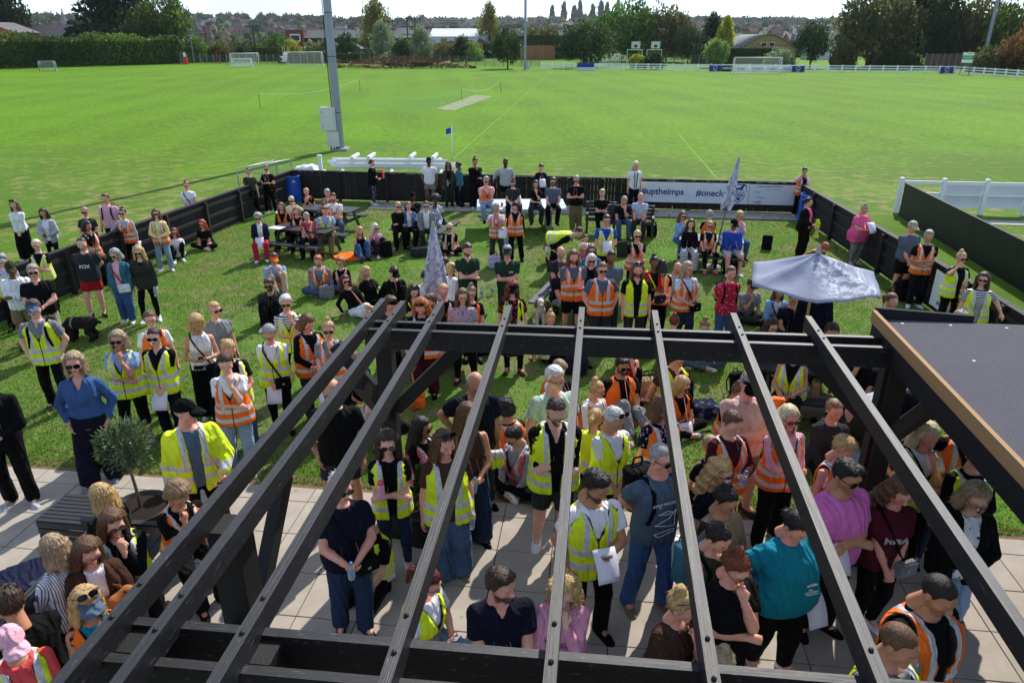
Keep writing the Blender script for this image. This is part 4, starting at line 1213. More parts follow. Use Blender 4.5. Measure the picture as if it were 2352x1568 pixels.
# ---- black sheet wall and artificial pitch on the right
wr = empty('panel_wall', ven(10.05, 25.3), 0, 'tall plain black panel wall beyond the artificial turf strip', 'wall')
for i in range(8):
 p0 = VV * (-2.44 * i - .004) ; p1 = VV * (-2.44 * (i + 1) + .004)
 plank('panel', M_BLK2, wr, p0 + Vector((0, 0, .54)), p1 + Vector((0, 0, .54)), .03, 1.06)
 plank('top_rail', M_BLK, wr, p0 + Vector((0, 0, 1.085)), p1 + Vector((0, 0, 1.085)), .07, .025)
 plank('base_board', M_BLK2, wr, p0 + Vector((-.02, 0, .08)), p1 + Vector((-.02, 0, .08)), .025, .14)
 plank('post', M_BLK, wr, VU * .08 + VV * (-2.44 * i - .05), VU * .08 + VV * (-2.44 * i - .05) + Vector((0, 0, 1.06)), .09, .09)
M_PVC = flat('white_plastic', (232, 234, 238), .45, .4, vary=.05, scale=5)
M_PVCG = flat('white_plastic_board', (212, 216, 222), .5, .4, vary=.06, scale=3)
wf = empty('white_rail_fence', ven(10.1, 25.75), 0, 'white plastic post and rail fence with infill panels behind the black wall', 'fence')
for i in range(7):
 p = VU * (1.35 * i)
 plank('post', M_PVC, wf, p, p + Vector((0, 0, 1.16)), .13, .13); mb = MB(); mb.lathe([(.09, 0), (.09, .02), (0.001, .05)], 4); q = mb.build('post_cap', M_PVC, wf); q.location = p + Vector((0, 0, 1.16)); q.rotation_euler = (0, 0, VEN + R(45))
 for z in (.28, .66, 1.04): plank('rail', M_PVC, wf, p + VU * .07 + Vector((0, 0, z)), p + VU * 1.28 + Vector((0, 0, z)), .05, .10)
 if i: plank('infill_panel', M_PVCG, wf, p + VU * .09 + VV * .05 + Vector((0, 0, .63)), p + VU * 1.26 + VV * .05 + Vector((0, 0, .63)), .012, .74)
sheet('concrete_path', [ven(11.2, 24.3), ven(20, 24.3), ven(20, 24.95), ven(10.9, 24.95)], M_PATH, .010)
# ---- sponsor banner on the back fence
TMP = bpy.data.scenes.new('scratch')
def txt(name, body, size, mat, parent, M, font_bold=False, align='CENTER', ext=.0006):
 cu = bpy.data.curves.new(name, 'FONT'); cu.body = body; cu.size = size; cu.align_x = align; cu.align_y = 'CENTER'; cu.extrude = ext
 if font_bold: cu.offset = size * .022
 o = bpy.data.objects.new(name, cu); TMP.collection.objects.link(o); TMP.view_layers[0].update()
 me = bpy.data.meshes.new_from_object(o.evaluated_get(TMP.view_layers[0].depsgraph)); bpy.data.objects.remove(o)
 me.materials.append(mat); q = bpy.data.objects.new(name, me); link(q, parent); q.matrix_local = M; return q
M_BAN = flat('banner_white', (214, 218, 230), .5, .3, vary=.05, scale=2.0)
M_INK = flat('banner_blue_ink', (34, 54, 132), .6, .3, vary=.05); M_RED = flat('print_red', (190, 40, 44), .6, .3, vary=.05); M_CYAN = flat('print_light_blue', (70, 150, 210), .6, .3, vary=.05); M_DARKINK = flat('print_dark', (30, 32, 40), .6, .3, vary=.05)
M_WINK = flat('print_white', (232, 234, 238), .6, .3, vary=.03)
bn = empty('banner', ven(1.05, 24.97, 0), VEN, 'long white banner with blue lettering and horse crest on back fence', 'banner')
mb = MB(); mb.box((.95, 0, .66), (1.9, .012, .68)); mb.build('banner_panel', M_BAN, bn)
mb = MB(); mb.box((2.92, 0, .66), (2.03, .012, .68)); mb.build('banner_panel', M_BAN, bn)
mb = MB(); mb.box((4.70, 0, .655), (1.50, .014, .67)); mb.build('banner_panel', flat('banner_grey', (206, 208, 220), .5, .3, vary=.05), bn)
FR = Matrix.Rotation(R(90), 4, 'X')
def front(x, z, y=-.009): return Matrix.Translation((x, y, z)) @ FR
txt('lettering', '#uptheimps', .30, M_INK, bn, front(1.10, .68), True)
txt('lettering', '#oneclub', .30, M_INK, bn, front(2.78, .66), True)
def crest(x, z, s, parent, cut=False):
 prof = [(-.30, .34), (-.12, .38), (.12, .38), (.30, .34), (.30, .0), (.22, -.22), (0, -.42), (-.22, -.22), (-.30, 0)]
 for i, (k, m_, y) in enumerate(((1.0, M_INK, -.010), (.90, M_BAN, -.0125), (.84, M_INK, -.015))):
  mb = MB(); V = [(x + p[0] * s * k, y, z + p[1] * s * k) for p in prof]; mb.add(V, [list(range(len(V)))[::-1]])
  if i == 2:
   mb.V = []; mb.F = []
   V = [(x + p[0] * s * k, y, z + p[1] * s * k) for p in [(-.30, .06), (.30, .06), (.30, 0), (.24, -.16), (-.24, -.16), (-.30, 0)]]; mb.add(V, [list(range(6))[::-1]])
   V = [(x + p[0] * s * k, y, z + p[1] * s * k) for p in [(-.1, -.2), (.1, -.2), (.12, -.26), (0, -.38), (-.12, -.26)]]; mb.add(V, [list(range(5))[::-1]])
  mb.build('crest_shield', m_, parent)
 # horse: body, neck, head, legs and tail as one flat print
 mb = MB(); Y = -.0175
 horse = [(-.20, .16), (-.16, .23), (-.02, .24), (.06, .27), (.12, .36), (.19, .42), (.21, .38), (.28, .34), (.27, .31), (.20, .32), (.16, .24), (.14, .17), (.02, .15), (-.10, .16)]
 mb.add([(x + a * s, Y, z + b * s) for a, b in horse], [list(range(len(horse)))[::-1]])
 for leg in ([(-.18, .17), (-.13, .17), (-.14, .06), (-.18, .06)], [(-.11, .17), (-.07, .17), (-.06, .07), (-.10, .07)], [(.07, .17), (.11, .17), (.10, .07), (.06, .07)], [(.11, .19), (.15, .17), (.21, .12), (.19, .10)], [(-.20, .21), (-.17, .22), (-.24, .10), (-.27, .12)]):
  mb.add([(x + a * s, Y, z + b * s) for a, b in leg], [[3, 2, 1, 0]])
 mb.build('crest_horse', M_INK, parent)
 txt('lettering', 'BRANTHAM', .085 * s / .8, M_WINK, parent, front(x, z - .0 * s, -.0185), True)
 txt('lettering', 'ATHLETIC F.C', .062 * s / .8, M_WINK, parent, front(x, z - .075 * s, -.0185), True)
crest(3.62, .68, .80, bn); crest(.12, .68, .80, bn)
txt('lettering', 'Brantham Athletic Football Club', .062, M_DARKINK, bn, front(4.62, .93), True)
txt('lettering', 'f  find us on facebook', .05, M_INK, bn, front(4.72, .83)); txt('lettering', 'twitter', .075, M_CYAN, bn, front(4.22, .74), True)
txt('lettering', 'SPORTS', .08, M_CYAN, bn, front(4.36, .55), True); txt('lettering', 'You', .075, M_DARKINK, bn, front(4.19, .40), True); mb = MB(); mb.box((4.315, -.010, .40), (.12, .004, .08)); mb.build('logo_patch', M_RED, bn); txt('lettering', 'Tube', .055, M_WINK, bn, front(4.315, .40, -.013), True)
# banner on the right fence
b2 = empty('banner', cC - sn3 * 1.15 + Vector((-sn3.y, sn3.x, 0)) * .15, math.atan2(-sn3.y, -sn3.x), 'white banner with puffy yellow lettering hung on the right fence', 'banner')
M_YEL = flat('print_yellow', (236, 196, 58), .6, .3, vary=.05); M_ORG = flat('print_orange', (200, 92, 40), .6, .3, vary=.05)
mb = MB(); N = 14
for i in range(N + 1):
 x = 2.1 * i / N; w_ = .012 * math.sin(i * 1.3)
 mb.V += [(x, w_, 1.0 - .03 * math.sin(math.pi * i / N)), (x, w_, .22)]
 if i: mb.F.append([2 * i - 2, 2 * i - 1, 2 * i + 1, 2 * i])
mb.build('banner_sheet', flat('banner_sheet', (226, 226, 232), .6, .3, vary=.05), b2)
M2 = lambda x, z, y=-.02: Matrix.Translation((x, y, z)) @ FR
for yy, mm, off in ((-.02, M_ORG, .05), (-.026, M_YEL, .0)):
 for wd, z in (("CAPEL", .78), ("CASTLES", .52)):
  q = txt('lettering', wd, .30, mm, b2, M2(.95, z, yy), True)
txt('lettering', 'BOUNCY CASTLE, DOME,', .10, M_DARKINK, b2, M2(.9, .36), True); txt('lettering', 'HOT TUB AND HIRE', .10, M_DARKINK, b2, M2(.9, .27), True)
# ---- blue barrels
def barrel(u_px, v_px, lab):
 p = spot(u_px, v_px); r = empty('plastic_barrel', p, 0, lab, 'barrel', 'blue plastic barrels')
 m_ = flat('blue_plastic', (28, 84, 190), .38, .5, vary=.1, scale=4)
 mb = MB(); mb.lathe([(.001, 0), (.27, 0), (.285, .03), (.29, .25), (.30, .28), (.295, .31), (.295, .6), (.30, .63), (.295, .66), (.285, .88), (.295, .90), (.295, .93), (.27, .93), (.262, .90), (.262, .06), (.001, .05)], 28); mb.build('drum', m_, r, True)
 mb = MB(); mb.box((.12, -.272, .76), (.14, .012, .07)); mb.build('sticker', flat('sticker', (200, 196, 150), .6, .3), r)
barrel(676, 462, 'blue plastic barrel in the back left corner of the fence'); barrel(1851, 512, 'blue plastic barrel in the back right corner beside the banner')
# ================================================================ pergola and flat roof in the foreground
M_PERG = wood_mat('pergola_black_timber', (25, 25, 28), .5, .14, (120, 120, 120), .45, 42.0)
M_PERGD = wood_mat('pergola_post_timber', (20, 19, 19), .6, .06, (90, 90, 90), .4)
M_PINE = wood_mat('new_pine', (146, 112, 74), .7, .12, (112, 80, 48), .25)
M_BOLT = flat('bolt', (26, 26, 28), .4, .5, metal=.6, vary=.1)
pg = empty('pergola', (-1.36, 6.98, 0), 0, 'large open black timber pergola over the patio in the foreground', 'pergola')
O_ = Vector((-1.36, 6.98, 0))
def pz(x, y, z): return Vector((x, y, z)) - O_
RAF = [((-1.44, 7.6), (-2.07, 2.4)), ((-1.21, 7.52), (-1.80, 2.4)), ((-.78, 7.5), (-1.36, 2.4)), ((-.03, 7.38), (-.58, 2.4)), ((.76, 7.32), (.17, 2.4)), ((1.53, 7.22), (.92, 2.4)), ((2.35, 7.14), (1.69, 2.4)), ((3.11, 7.05), (2.50, 2.4))]
bolt_me = None
for (a, b) in RAF:
 a, b = Vector((*a, 0)), Vector((*b, 0)); d = (b - a).normalized(); e = a + d * 7.1
 q = plank('rafter', M_PERG, pg, pz(a.x, a.y, 2.775), pz(e.x, e.y, 2.775), .062, .15)
 for k in (.42, .62, 4.60, 4.84):
  c = a + d * k
  if bolt_me is None:
   mb = MB(); mb.lathe([(.001, .012), (.012, .010), (.014, 0), (.014, -.01)], 8); bo = mb.build('bolt', M_BOLT, pg, True); bolt_me = bo.data
  else: bo = bpy.data.objects.new('bolt', bolt_me); link(bo, pg)
  bo.location = pz(c.x, c.y, 2.85)
for (a, b, zz) in (((-1.50, 7.17), (3.95, 6.70), 2.64), ((-1.54, 6.95), (3.93, 6.44), 2.64), ((-2.15, 2.92), (3.2, 2.36), 2.62), ((-2.18, 2.68), (3.2, 2.12), 2.62)):
 plank('beam', M_PERG, pg, pz(*a, zz), pz(*b, zz), .055, .215)
for (x, y, r_) in ((-1.36, 7.06, .17), (-1.80, 3.75, .20), (-1.93, 2.80, .17), (-1.27, 2.73, .17), (3.90, 6.58, .18)):
 plank('post', M_PERGD, pg, pz(x, y, 0), pz(x, y, 2.70), r_, r_, up=(VV.x, VV.y, 0))
for a, b in (((-1.28, 7.06, 1.75), (-.55, 6.99, 2.52)), ((-1.37, 6.96, 1.7), (-1.47, 6.15, 2.52)), ((-1.46, 7.06, 1.9), (-1.9, 7.1, 2.5)), ((3.82, 6.58, 1.75), (3.05, 6.65, 2.52)), ((3.94, 6.66, 1.55), (4.75, 6.55, 2.5)), ((3.90, 6.48, 1.7), (3.82, 5.7, 2.55)), ((-1.79, 3.85, 1.8), (-1.72, 4.6, 2.5)), ((-1.83, 3.65, 1.8), (-1.92, 2.95, 2.5))):
 plank('brace', M_PERGD, pg, pz(*a), pz(*b), .09, .14)
# flat felt roof with new timber edge
t = NT('roof_felt', .9, .25); co = t.coord('Object'); n = t.noise(co, 160, 3.0, .7); n2 = t.noise(co, 1.3, 5.0); n3 = t.noise(co, 30, 3.0)
c = t.ramp(n, [(.3, srgb(46, 46, 52)), (.72, srgb(104, 104, 114))]); c = t.mix(t.math('MULTIPLY', t.step(n2, .55, .1), .25), c, srgb(92, 90, 94)); t.base(c); t.bump(n, .5, .004); M_FELT = t.m
rf = empty('flat_roof', (3.78, 7.0, 0), 0, 'flat grey felt roof with pale timber edge over shelter on the right', 'roof')
ru = Vector((math.cos(R(-6.2)), math.sin(R(-6.2)), 0)); rv = Vector((.123, .992, 0)).normalized()
def rz(u, v, z): return ru * u + rv * v + Vector((0, 0, z))
mb = MB(); V = [rz(.02, 0, 2.83), rz(6, 0, 2.83), rz(6, -6.2, 2.83), rz(.02, -6.2, 2.83)]; V2 = [v_ - Vector((0, 0, .09)) for v_ in V]
mb.add(V + V2, [[3, 2, 1, 0], [4, 5, 6, 7], [0, 1, 5, 4], [1, 2, 6, 5], [2, 3, 7, 6], [3, 0, 4, 7]]); mb.build('roof_deck', M_FELT, rf)
for v0, v1 in ((-3.16, .02), (-6.2, -3.165)): plank('edge_timber', M_PINE, rf, rz(-.005, v1, 2.862), rz(-.005, v0, 2.862), .04, .125)
M_FASC = flat('black_felt_fascia', (30, 30, 33), .8, .3, vary=.2, scale=30)
plank('fascia', M_FASC, rf, rz(.03, .03, 2.68), rz(.03, -6.2, 2.68), .05, .235)
plank('back_upstand', M_FASC, rf, rz(.02, .06, 2.85), rz(1.0, .06, 2.80), .04, .18)
for (u, v_) in [(.25, -.10), (.72, -.10), (1.25, -.12), (1.72, -.12), (2.2, -.12), (2.7, -.12), (.55, -1.0), (1.05, -1.0), (1.6, -1.02), (2.1, -1.05), (.9, -2.1), (1.3, -2.12), (1.8, -2.15)]:
 mb = MB(); mb.lathe([(.001, .006), (.012, .005), (.016, 0)], 10); q = mb.build('felt_nail', M_WINK, rf, True); q.location = rz(u, v_, 2.832)
for (u, v_) in ((.12, -.35), (3.2, -.4), (.12, -5.4)): plank('post', M_PERGD, rf, rz(u, v_, 0), rz(u, v_, 2.72), .15, .15, up=(VV.x, VV.y, 0))
plank('beam', M_PERGD, rf, rz(.12, -.3, 2.64), rz(5.8, -.3, 2.64), .10, .18); plank('beam', M_PERGD, rf, rz(.12, -5.3, 2.64), rz(5.8, -5.3, 2.64), .10, .18)
# ================================================================ picnic tables, benches
M_PIC = wood_mat('picnic_black_timber', (44, 44, 47), .5, .10, (130, 130, 132), .5)
def picnic(cx, cy, ang, label, L=1.5, group='black picnic tables'):
 r = empty('picnic_table', (cx, cy, 0), ang, label, 'picnic table', group)
 for k in range(5): plank('top_slat', M_PIC, r, (-L / 2, -.29 + .145 * k, .735), (L / 2, -.29 + .145 * k, .735), .135, .035)
 for s in (-1, 1):
  for k in range(2): plank('seat_slat', M_PIC, r, (-L / 2, s * (.62 + .13 * k), .435), (L / 2, s * (.62 + .13 * k), .435), .12, .035)
  plank('seat_bearer', M_PIC, r, (s * L * .36, -.78, .395), (s * L * .36, .78, .395), .04, .09)
  plank('top_bearer', M_PIC, r, (s * L * .36, -.34, .69), (s * L * .36, .34, .69), .04, .075)
  for q in (-1, 1): plank('leg', M_PIC, r, (s * (L * .36 + .042), q * .60, 0), (s * (L * .36 + .042), q * .22, .70), .04, .095, up=(0, 1, .5))
  plank('brace', M_PIC, r, (s * L * .34, 0, .42), (s * .12, 0, .70), .04, .07)
 return r
picnic(-5.65, 19.25, R(-19), 'black picnic table at left with a poster on it, crowd in orange vests', 1.75)
picnic(-5.55, 21.65, R(-17), 'black picnic table behind the poster table near blue barrel', 1.75)
picnic(-2.55, 20.75, R(72), 'black picnic table end-on left of the table tennis table')
picnic(5.15, 18.15, R(-13), 'black picnic table below the closed parasol by the banner', 1.6)
picnic(-1.35, 12.75, R(-8), 'black picnic table under the closed parasol in mid lawn')
picnic(1.35, 14.55, R(70), 'black picnic table behind the row of standing orange vests')
picnic(4.75, 10.35, R(-14), 'black picnic table behind the pergola beam with bottle on top', 1.7)
def slat_bench(name, a, b, faceL, label, back=True, seat_d=.45):
 a, b = Vector(a), Vector(b); L = (b - a).length; d = (b - a) / L; n = Vector(faceL).normalized()
 r = empty(name, a, 0, label, 'bench')
 for k in range(4): plank('seat_slat', M_PIC, r, n * (.05 + .105 * k) + Vector((0, 0, .44)), d * L + n * (.05 + .105 * k) + Vector((0, 0, .44)), .09, .03)
 if back:
  for k in range(4): plank('back_slat', M_PIC, r, n * (-.01 - .02 * k) + Vector((0, 0, .55 + .11 * k)), d * L + n * (-.01 - .02 * k) + Vector((0, 0, .55 + .11 * k)), .03, .085)
 m_ = max(2, int(L / 1.2) + 1)
 for i in range(m_):
  p = d * (.06 + (L - .12) * i / (m_ - 1))
  plank('leg', M_PIC, r, p + n * .03, p + n * (.03 if not back else -.0) + Vector((0, 0, .92 if back else .43)), .06, .06)
  plank('leg', M_PIC, r, p + n * .42, p + n * .42 + Vector((0, 0, .62 if back and i in (0, m_ - 1) else .43)), .06, .06)
  if back and i in (0, m_ - 1): plank('armrest', M_PIC, r, p + n * -.02 + Vector((0, 0, .64)), p + n * .46 + Vector((0, 0, .64)), .07, .03)
 return r
tw_ = Vector((-VV.x, -VV.y, 0))
slat_bench('bench', (2.25, 21.78, 0), (3.18, 21.66, 0), tw_, 'black bench at the back with one seated person in black')
slat_bench('bench', (2.85, 21.34, 0), (4.25, 21.17, 0), tw_, 'black bench at the back beside a black backpack')
# back-to-back benches at the left front
slat_bench('bench', (-4.20, 6.55, 0), (-4.42, 3.9, 0), (VU.x, VU.y, 0), 'long slatted black bench at lower left facing the pergola')
slat_bench('bench', (-4.30, 6.55, 0), (-4.52, 3.9, 0), (-VU.x, -VU.y, 0), 'long slatted black bench at lower left facing away from the pergola')
picnic(.30, 3.45, VEN, 'black picnic table under the front beams of the pergola', 2.0)
sb = empty('slatted_seat_box', (-5.05, 6.98, 0), VEN, 'low black slatted timber seat box beside the olive planter', 'seat')
for k in range(8): plank('top_slat', M_PIC, sb, (-.36, -.24 + .068 * k, .45), (.36, -.24 + .068 * k, .45), .052, .025)
for k in range(5):
 plank('side_slat', M_PIC, sb, (-.36, -.27, .05 + .09 * k), (.36, -.27, .05 + .09 * k), .02, .07); plank('side_slat', M_PIC, sb, (-.37, -.25, .05 + .09 * k), (-.37, .25, .05 + .09 * k), .02, .07); plank('side_slat', M_PIC, sb, (.37, -.25, .05 + .09 * k), (.37, .25, .05 + .09 * k), .02, .07)
# ---- table tennis table
tt = empty('table_tennis_table', (.28, 22.15, 0), R(2), 'pale outdoor table tennis table people sit on at the back', 'table')
M_TT = flat('pale_table_top', (196, 206, 222), .4, .4, vary=.05); M_CONC = flat('table_concrete', (150, 150, 150), .8, .2, vary=.12, scale=12)
for s in (-1, 1):
 mb = MB(); mb.box((s * .685, 0, .745), (1.36, 1.5, .05), bev=.006); mb.build('table_half', M_TT, tt)
 mb = MB(); mb.box((s * .85, 0, .35), (.16, .9, .70), bev=.01); mb.build('leg', M_CONC, tt)
mb = MB(); mb.box((0, 0, .85), (.012, 1.56, .16)); mb.build('net_plate', M_WINK, tt)
# ================================================================ parasols
t = NT('parasol_cloth', .75, .25); co = t.attr('pc'); X, Y, Z = t.sep(co)[:3]
n = t.noise(t.mapped(co, (2.4, 4.5, 2.4)), 2.4, 6.0, .7); nl = t.noise(t.mapped(co, (3, 26, 3)), 2.0, 4.0, .6)
c = t.ramp(t.noise(co, 3.0, 4.0), [(.3, srgb(150, 158, 182)), (.7, srgb(172, 180, 202))])
c = t.mix(t.math('MULTIPLY', t.step(nl, .60, .03), .35), c, srgb(206, 212, 226))
reg = t.math('MULTIPLY', t.step(X, -.15, .25), t.math('SUBTRACT', 1.0, t.step(X, .75, .15)))
fig = t.math('MULTIPLY', t.math('MULTIPLY', t.step(n, .49, .015), t.step(t.noise(t.mapped(co, (7, 7, 7)), 2.0, 4.0, .6), .42, .03)), t.math('MULTIPLY', reg, t.math('MULTIPLY', t.step(Y, .12, .08), t.math('SUBTRACT', 1.0, t.step(Y, .95, .06)))))
c = t.mix(fig, c, srgb(234, 236, 244)); t.base(c)
t.b.inputs['Subsurface Weight'].default_value = 0.0
tr = t.new("ShaderNodeBsdfTranslucent"); t.l.new(c, tr.inputs[0]); mx = t.new("ShaderNodeMixShader"); mx.inputs[0].default_value = .3
t.l.new(t.b.outputs[0], mx.inputs[1]); t.l.new(tr.outputs[0], mx.inputs[2]); t.l.new(mx.outputs[0], t.n['Material Output'].inputs[0]); M_PARA = t.m
M_POLE = wood_mat('parasol_pole', (176, 128, 78), .5, .05); M_POLEG = flat('weathered_pole', (120, 112, 106), .6, .3, vary=.15); M_FIN = flat('finial', (168, 160, 156), .6, .3, vary=.15)
def finial(parent, loc):
 mb = MB(); mb.lathe([(.001, .11), (.022, .10), (.030, .075), (.022, .055), (.034, .045), (.036, .03), (.028, .015), (.04, 0), (.04, -.03)], 14); q = mb.build('finial', M_FIN, parent, True); q.location = loc
def parasol_open(p, label, rim=1.08, zt=2.40, zr=1.98):
 r = empty('parasol', (p[0], p[1], 0), R(12), label, 'parasol')
 NS, NR = 48, 12; V = []; A_ = []; F = []
 for i in range(NR + 1):
  q = i / NR
  for k in range(NS):
   a = 2 * math.pi * k / NS; s8 = (k % 8) / 8; seg = math.cos(math.pi / 6) / math.cos((a % (math.pi / 3)) - math.pi / 6)
   rr_ = rim * q * seg
   sag = -.07 * math.sin(math.pi * q) * abs(math.sin(3 * a)) - .05 * q * q * abs(math.sin(3 * a)) * 0
   z = zt + (zr - zt) * (q ** .98) + sag * 1.1 + .012 * math.sin(9 * a + 7 * q) * q + (.06 * math.sin(a * 1.0 + .6) * q * q)
   V.append((rr_ * math.cos(a), rr_ * math.sin(a), z)); A_.append((math.sin(a * 1.0 + R(100)) * q, q if math.sin(a) < .35 else 0, z))
 for i in range(NR):
  for k in range(NS):
   k2 = (k + 1) % NS; F.append([i * NS + k, (i + 1) * NS + k, (i + 1) * NS + k2, i * NS + k2])
 o = mesh_np('canopy', V, F, M_PARA, r); set_attr(o.data, 'pc', np.array(A_, f32))
 so = o.modifiers.new('cloth', 'SOLIDIFY'); so.thickness = .004
 for k in range(6):
  a = math.pi / 3 * k; mb = MB(); mb.tube([(.03 * math.cos(a), .03 * math.sin(a), zt - .12), (rim * .5 * math.cos(a), rim * .5 * math.sin(a), (zt + zr) / 2 - .12), (rim * .98 * math.cos(a), rim * .96 * math.sin(a), zr - .07)], .009, 6); mb.build('rib', M_POLE, r)
 mb = MB(); mb.tube([(0, 0, 0.02), (0, 0, zt - .02)], .022, 12); mb.build('pole', M_POLE, r, True)
 mb = MB(); mb.lathe([(.001, .10), (.05, .10), (.06, .06), (.24, .05), (.26, 0)], 20); mb.build('base', M_CONC, r, True); finial(r, (0, 0, zt + .03))
 mb = MB(); mb.tube([(.4, -1.15, 1.93), (.25, -1.25, 1.75), (-.05, -1.32, 1.6), (-.15, -1.3, 1.45)], .007, 5); mb.build('tie_cord', flat('cord_grey', (170, 172, 176), .7), r)
 return r
parasol_open((4.84, 11.0), 'open blue grey parasol with white drawing standing on the lawn')
def parasol_closed(p, tip, zb, label, pm, r0=.22):
 b = Vector((p[0], p[1], 0)); tp = Vector(tip); r = empty('parasol', b, 0, label, 'parasol')
 ax = (tp - b); NS, NR = 40, 16; V = []; A_ = []; F = []
 d = ax.normalized(); u_ = d.cross(Vector((0, 1, 0))).normalized(); v_ = d.cross(u_)
 t0 = (zb / tp.z)
 for i in range(NR + 1):
  q = i / NR; c0 = ax * (1 - (1 - t0) * q)
  rad = .03 + r0 * q ** .8 * (1 if q < .85 else 1 - (q - .85) * 2.2)
  for k in range(NS):
   a = 2 * math.pi * k / NS; rk_ = rad * (1 + .30 * math.sin(6 * a + 1.3 * q) * min(1, q * 2)) * (1 + .08 * math.sin(2 * a))
   drop = -.05 * math.cos(3 * a) * (q > .9)
   V.append(c0 + u_ * rk_ * math.cos(a) + v_ * rk_ * math.sin(a) + d * drop); A_.append((.25 + .5 * math.cos(a - 1.2) , q * .9 + .05, q * 2 + a * .3))
 for i in range(NR):
  for k in range(NS):
   k2 = (k + 1) % NS; F.append([i * NS + k, i * NS + k2, (i + 1) * NS + k2, (i + 1) * NS + k])
 o = mesh_np('canopy', [tuple(x) for x in V], F, M_PARA, r); set_attr(o.data, 'pc', np.array(A_, f32))
 so = o.modifiers.new('cloth', 'SOLIDIFY'); so.thickness = .006
 mb = MB(); mb.tube([(0, 0, 0), ax * 1.0], .022, 12); mb.build('pole', pm, r, True); finial(r, ax)
 mb = MB(); mb.lathe([(.001, .10), (.05, .10), (.06, .06), (.22, .05), (.24, 0)], 20); mb.build('base', M_CONC, r, True)
parasol_closed((-1.42, 12.80), (-1.45, 12.95, 2.33), 1.02, 'closed grey parasol with white print in the middle of the lawn', M_POLEG, .16)
parasol_closed((5.20, 18.00), (5.76, 18.62, 2.62), 1.45, 'tilted closed grey parasol over the table in front of the banner', M_POLEG, .115)
# ================================================================ plants on the patio
M_POT = flat('black_plastic_pot', (26, 26, 28), .45, .4, vary=.1); M_SOILP = flat('potting_soil', (48, 40, 34), .95, .1, vary=.4, scale=60, bump=.8)
def leaf_mat(name, lo, hi, trans=.25, rough=.55):
 t = NT(name, rough, .35); a = t.sep(t.attr('cv'))[0]
 c = t.ramp(a, [(0, srgb(*lo)), (1, srgb(*hi))]); t.base(c)
 tr = t.new("ShaderNodeBsdfTranslucent"); t.l.new(c, tr.inputs[0]); mx = t.new("ShaderNodeMixShader"); mx.inputs[0].default_value = trans
 t.l.new(t.b.outputs[0], mx.inputs[1]); t.l.new(tr.outputs[0], mx.inputs[2]); t.l.new(mx.outputs[0], t.n['Material Output'].inputs[0])
 return t.m
def leaves(name, C, N_, size, asp, mat, parent, seed=0, cv=None):
 """one small quad pair per leaf: centres C, directions N_"""
 rg = np.random.default_rng(seed); n = len(C)
 d = N_ / (np.linalg.norm(N_, axis=1, keepdims=True) + 1e-9); r_ = rg.normal(size=(n, 3)); s_ = np.cross(d, r_); s_ /= np.linalg.norm(s_, axis=1, keepdims=True) + 1e-9
 L = size * rg.uniform(.7, 1.3, (n, 1)); W = L * asp; up = np.cross(s_, d)
 V = np.stack([C, C + d * L * .5 + s_ * W * .5, C + d * L + up * L * .08, C + d * L * .5 - s_ * W * .5], 1).reshape(-1, 3)
 F = np.arange(4 * n, dtype=np.int32).reshape(-1, 4)
 o = mesh_np(name, V, F, mat, parent, smooth=False)
 cv = rg.uniform(0, 1, n) if cv is None else cv
 set_attr(o.data, 'cv', np.repeat(np.repeat(cv[:, None], 4, 0), 3, 1)); return o
ol = empty('olive_tree', (-4.38, 7.02, 0), 0, 'small potted olive tree beside the slatted bench', 'tree')
mb = MB(); mb.lathe([(.001, .42), (.30, .42), (.31, .47), (.34, .47), (.34, .44), (.25, .0), (.001, 0)], 24); mb.build('pot', M_POT, ol, True)
mb = MB(); mb.lathe([(.001, .455), (.15, .452), (.29, .43)], 18); mb.build('soil', M_SOILP, ol, True)
mb = MB(); mb.tube([(0, 0, .4), (.01, .0, .7), (-.02, .02, 1.0), (0, .0, 1.25)], [.022, .019, .017, .012], 8)
for k in range(7):
 a = k * 2.4; mb.tube([(0, 0, 1.0 + .03 * k), (.12 * math.cos(a), .12 * math.sin(a), 1.15 + .05 * k), (.26 * math.cos(a), .26 * math.sin(a), 1.25 + .05 * k)], [.010, .007, .003], 5)
mb.build('trunk', flat('olive_bark', (116, 104, 90), .9, .1, vary=.25, scale=40), ol, True)
rg = np.random.default_rng(4); n = 1900; dv = rg.normal(size=(n, 3)); dv /= np.linalg.norm(dv, axis=1, keepdims=True)
C = dv * (rg.uniform(.25, 1, (n, 1)) ** .5) * np.array([.25, .25, .26]) * (1 + .22 * np.sin(dv[:, :1] * 7 + dv[:, 2:] * 5)) + np.array([0, 0, 1.32])
leaves('crown', C.astype(f32), (dv + rg.normal(size=(n, 3)) * .5 + np.array([0, 0, .5])).astype(f32), .075, .26, leaf_mat('olive_leaf', (44, 62, 36), (126, 146, 104), .2, .45), ol, 5)
pt = empty('potted_shrub', (-1.05, 7.02, 0), 0, 'black plastic pot with a small conifer beside the pergola post', 'plant')
mb = MB(); mb.lathe([(.001, .40), (.23, .40), (.24, .46), (.275, .46), (.275, .42), (.21, .0), (.001, 0)], 24); mb.build('pot', M_POT, pt, True)
mb = MB(); mb.lathe([(.001, .43), (.12, .43), (.23, .41)], 18); mb.build('soil', M_SOILP, pt, True)
n = 900; dv = rg.normal(size=(n, 3)); dv /= np.linalg.norm(dv, axis=1, keepdims=True); hh_ = rg.uniform(0, 1, (n, 1))
C = np.concatenate([dv[:, :2] * (.11 * (1 - hh_ * .8) + .01), .45 + hh_ * .55], 1); leaves('foliage', C.astype(f32), (dv * .6 + np.array([0, 0, 1])).astype(f32), .05, .5, leaf_mat('conifer_leaf', (26, 46, 22), (64, 92, 44)), pt, 6)
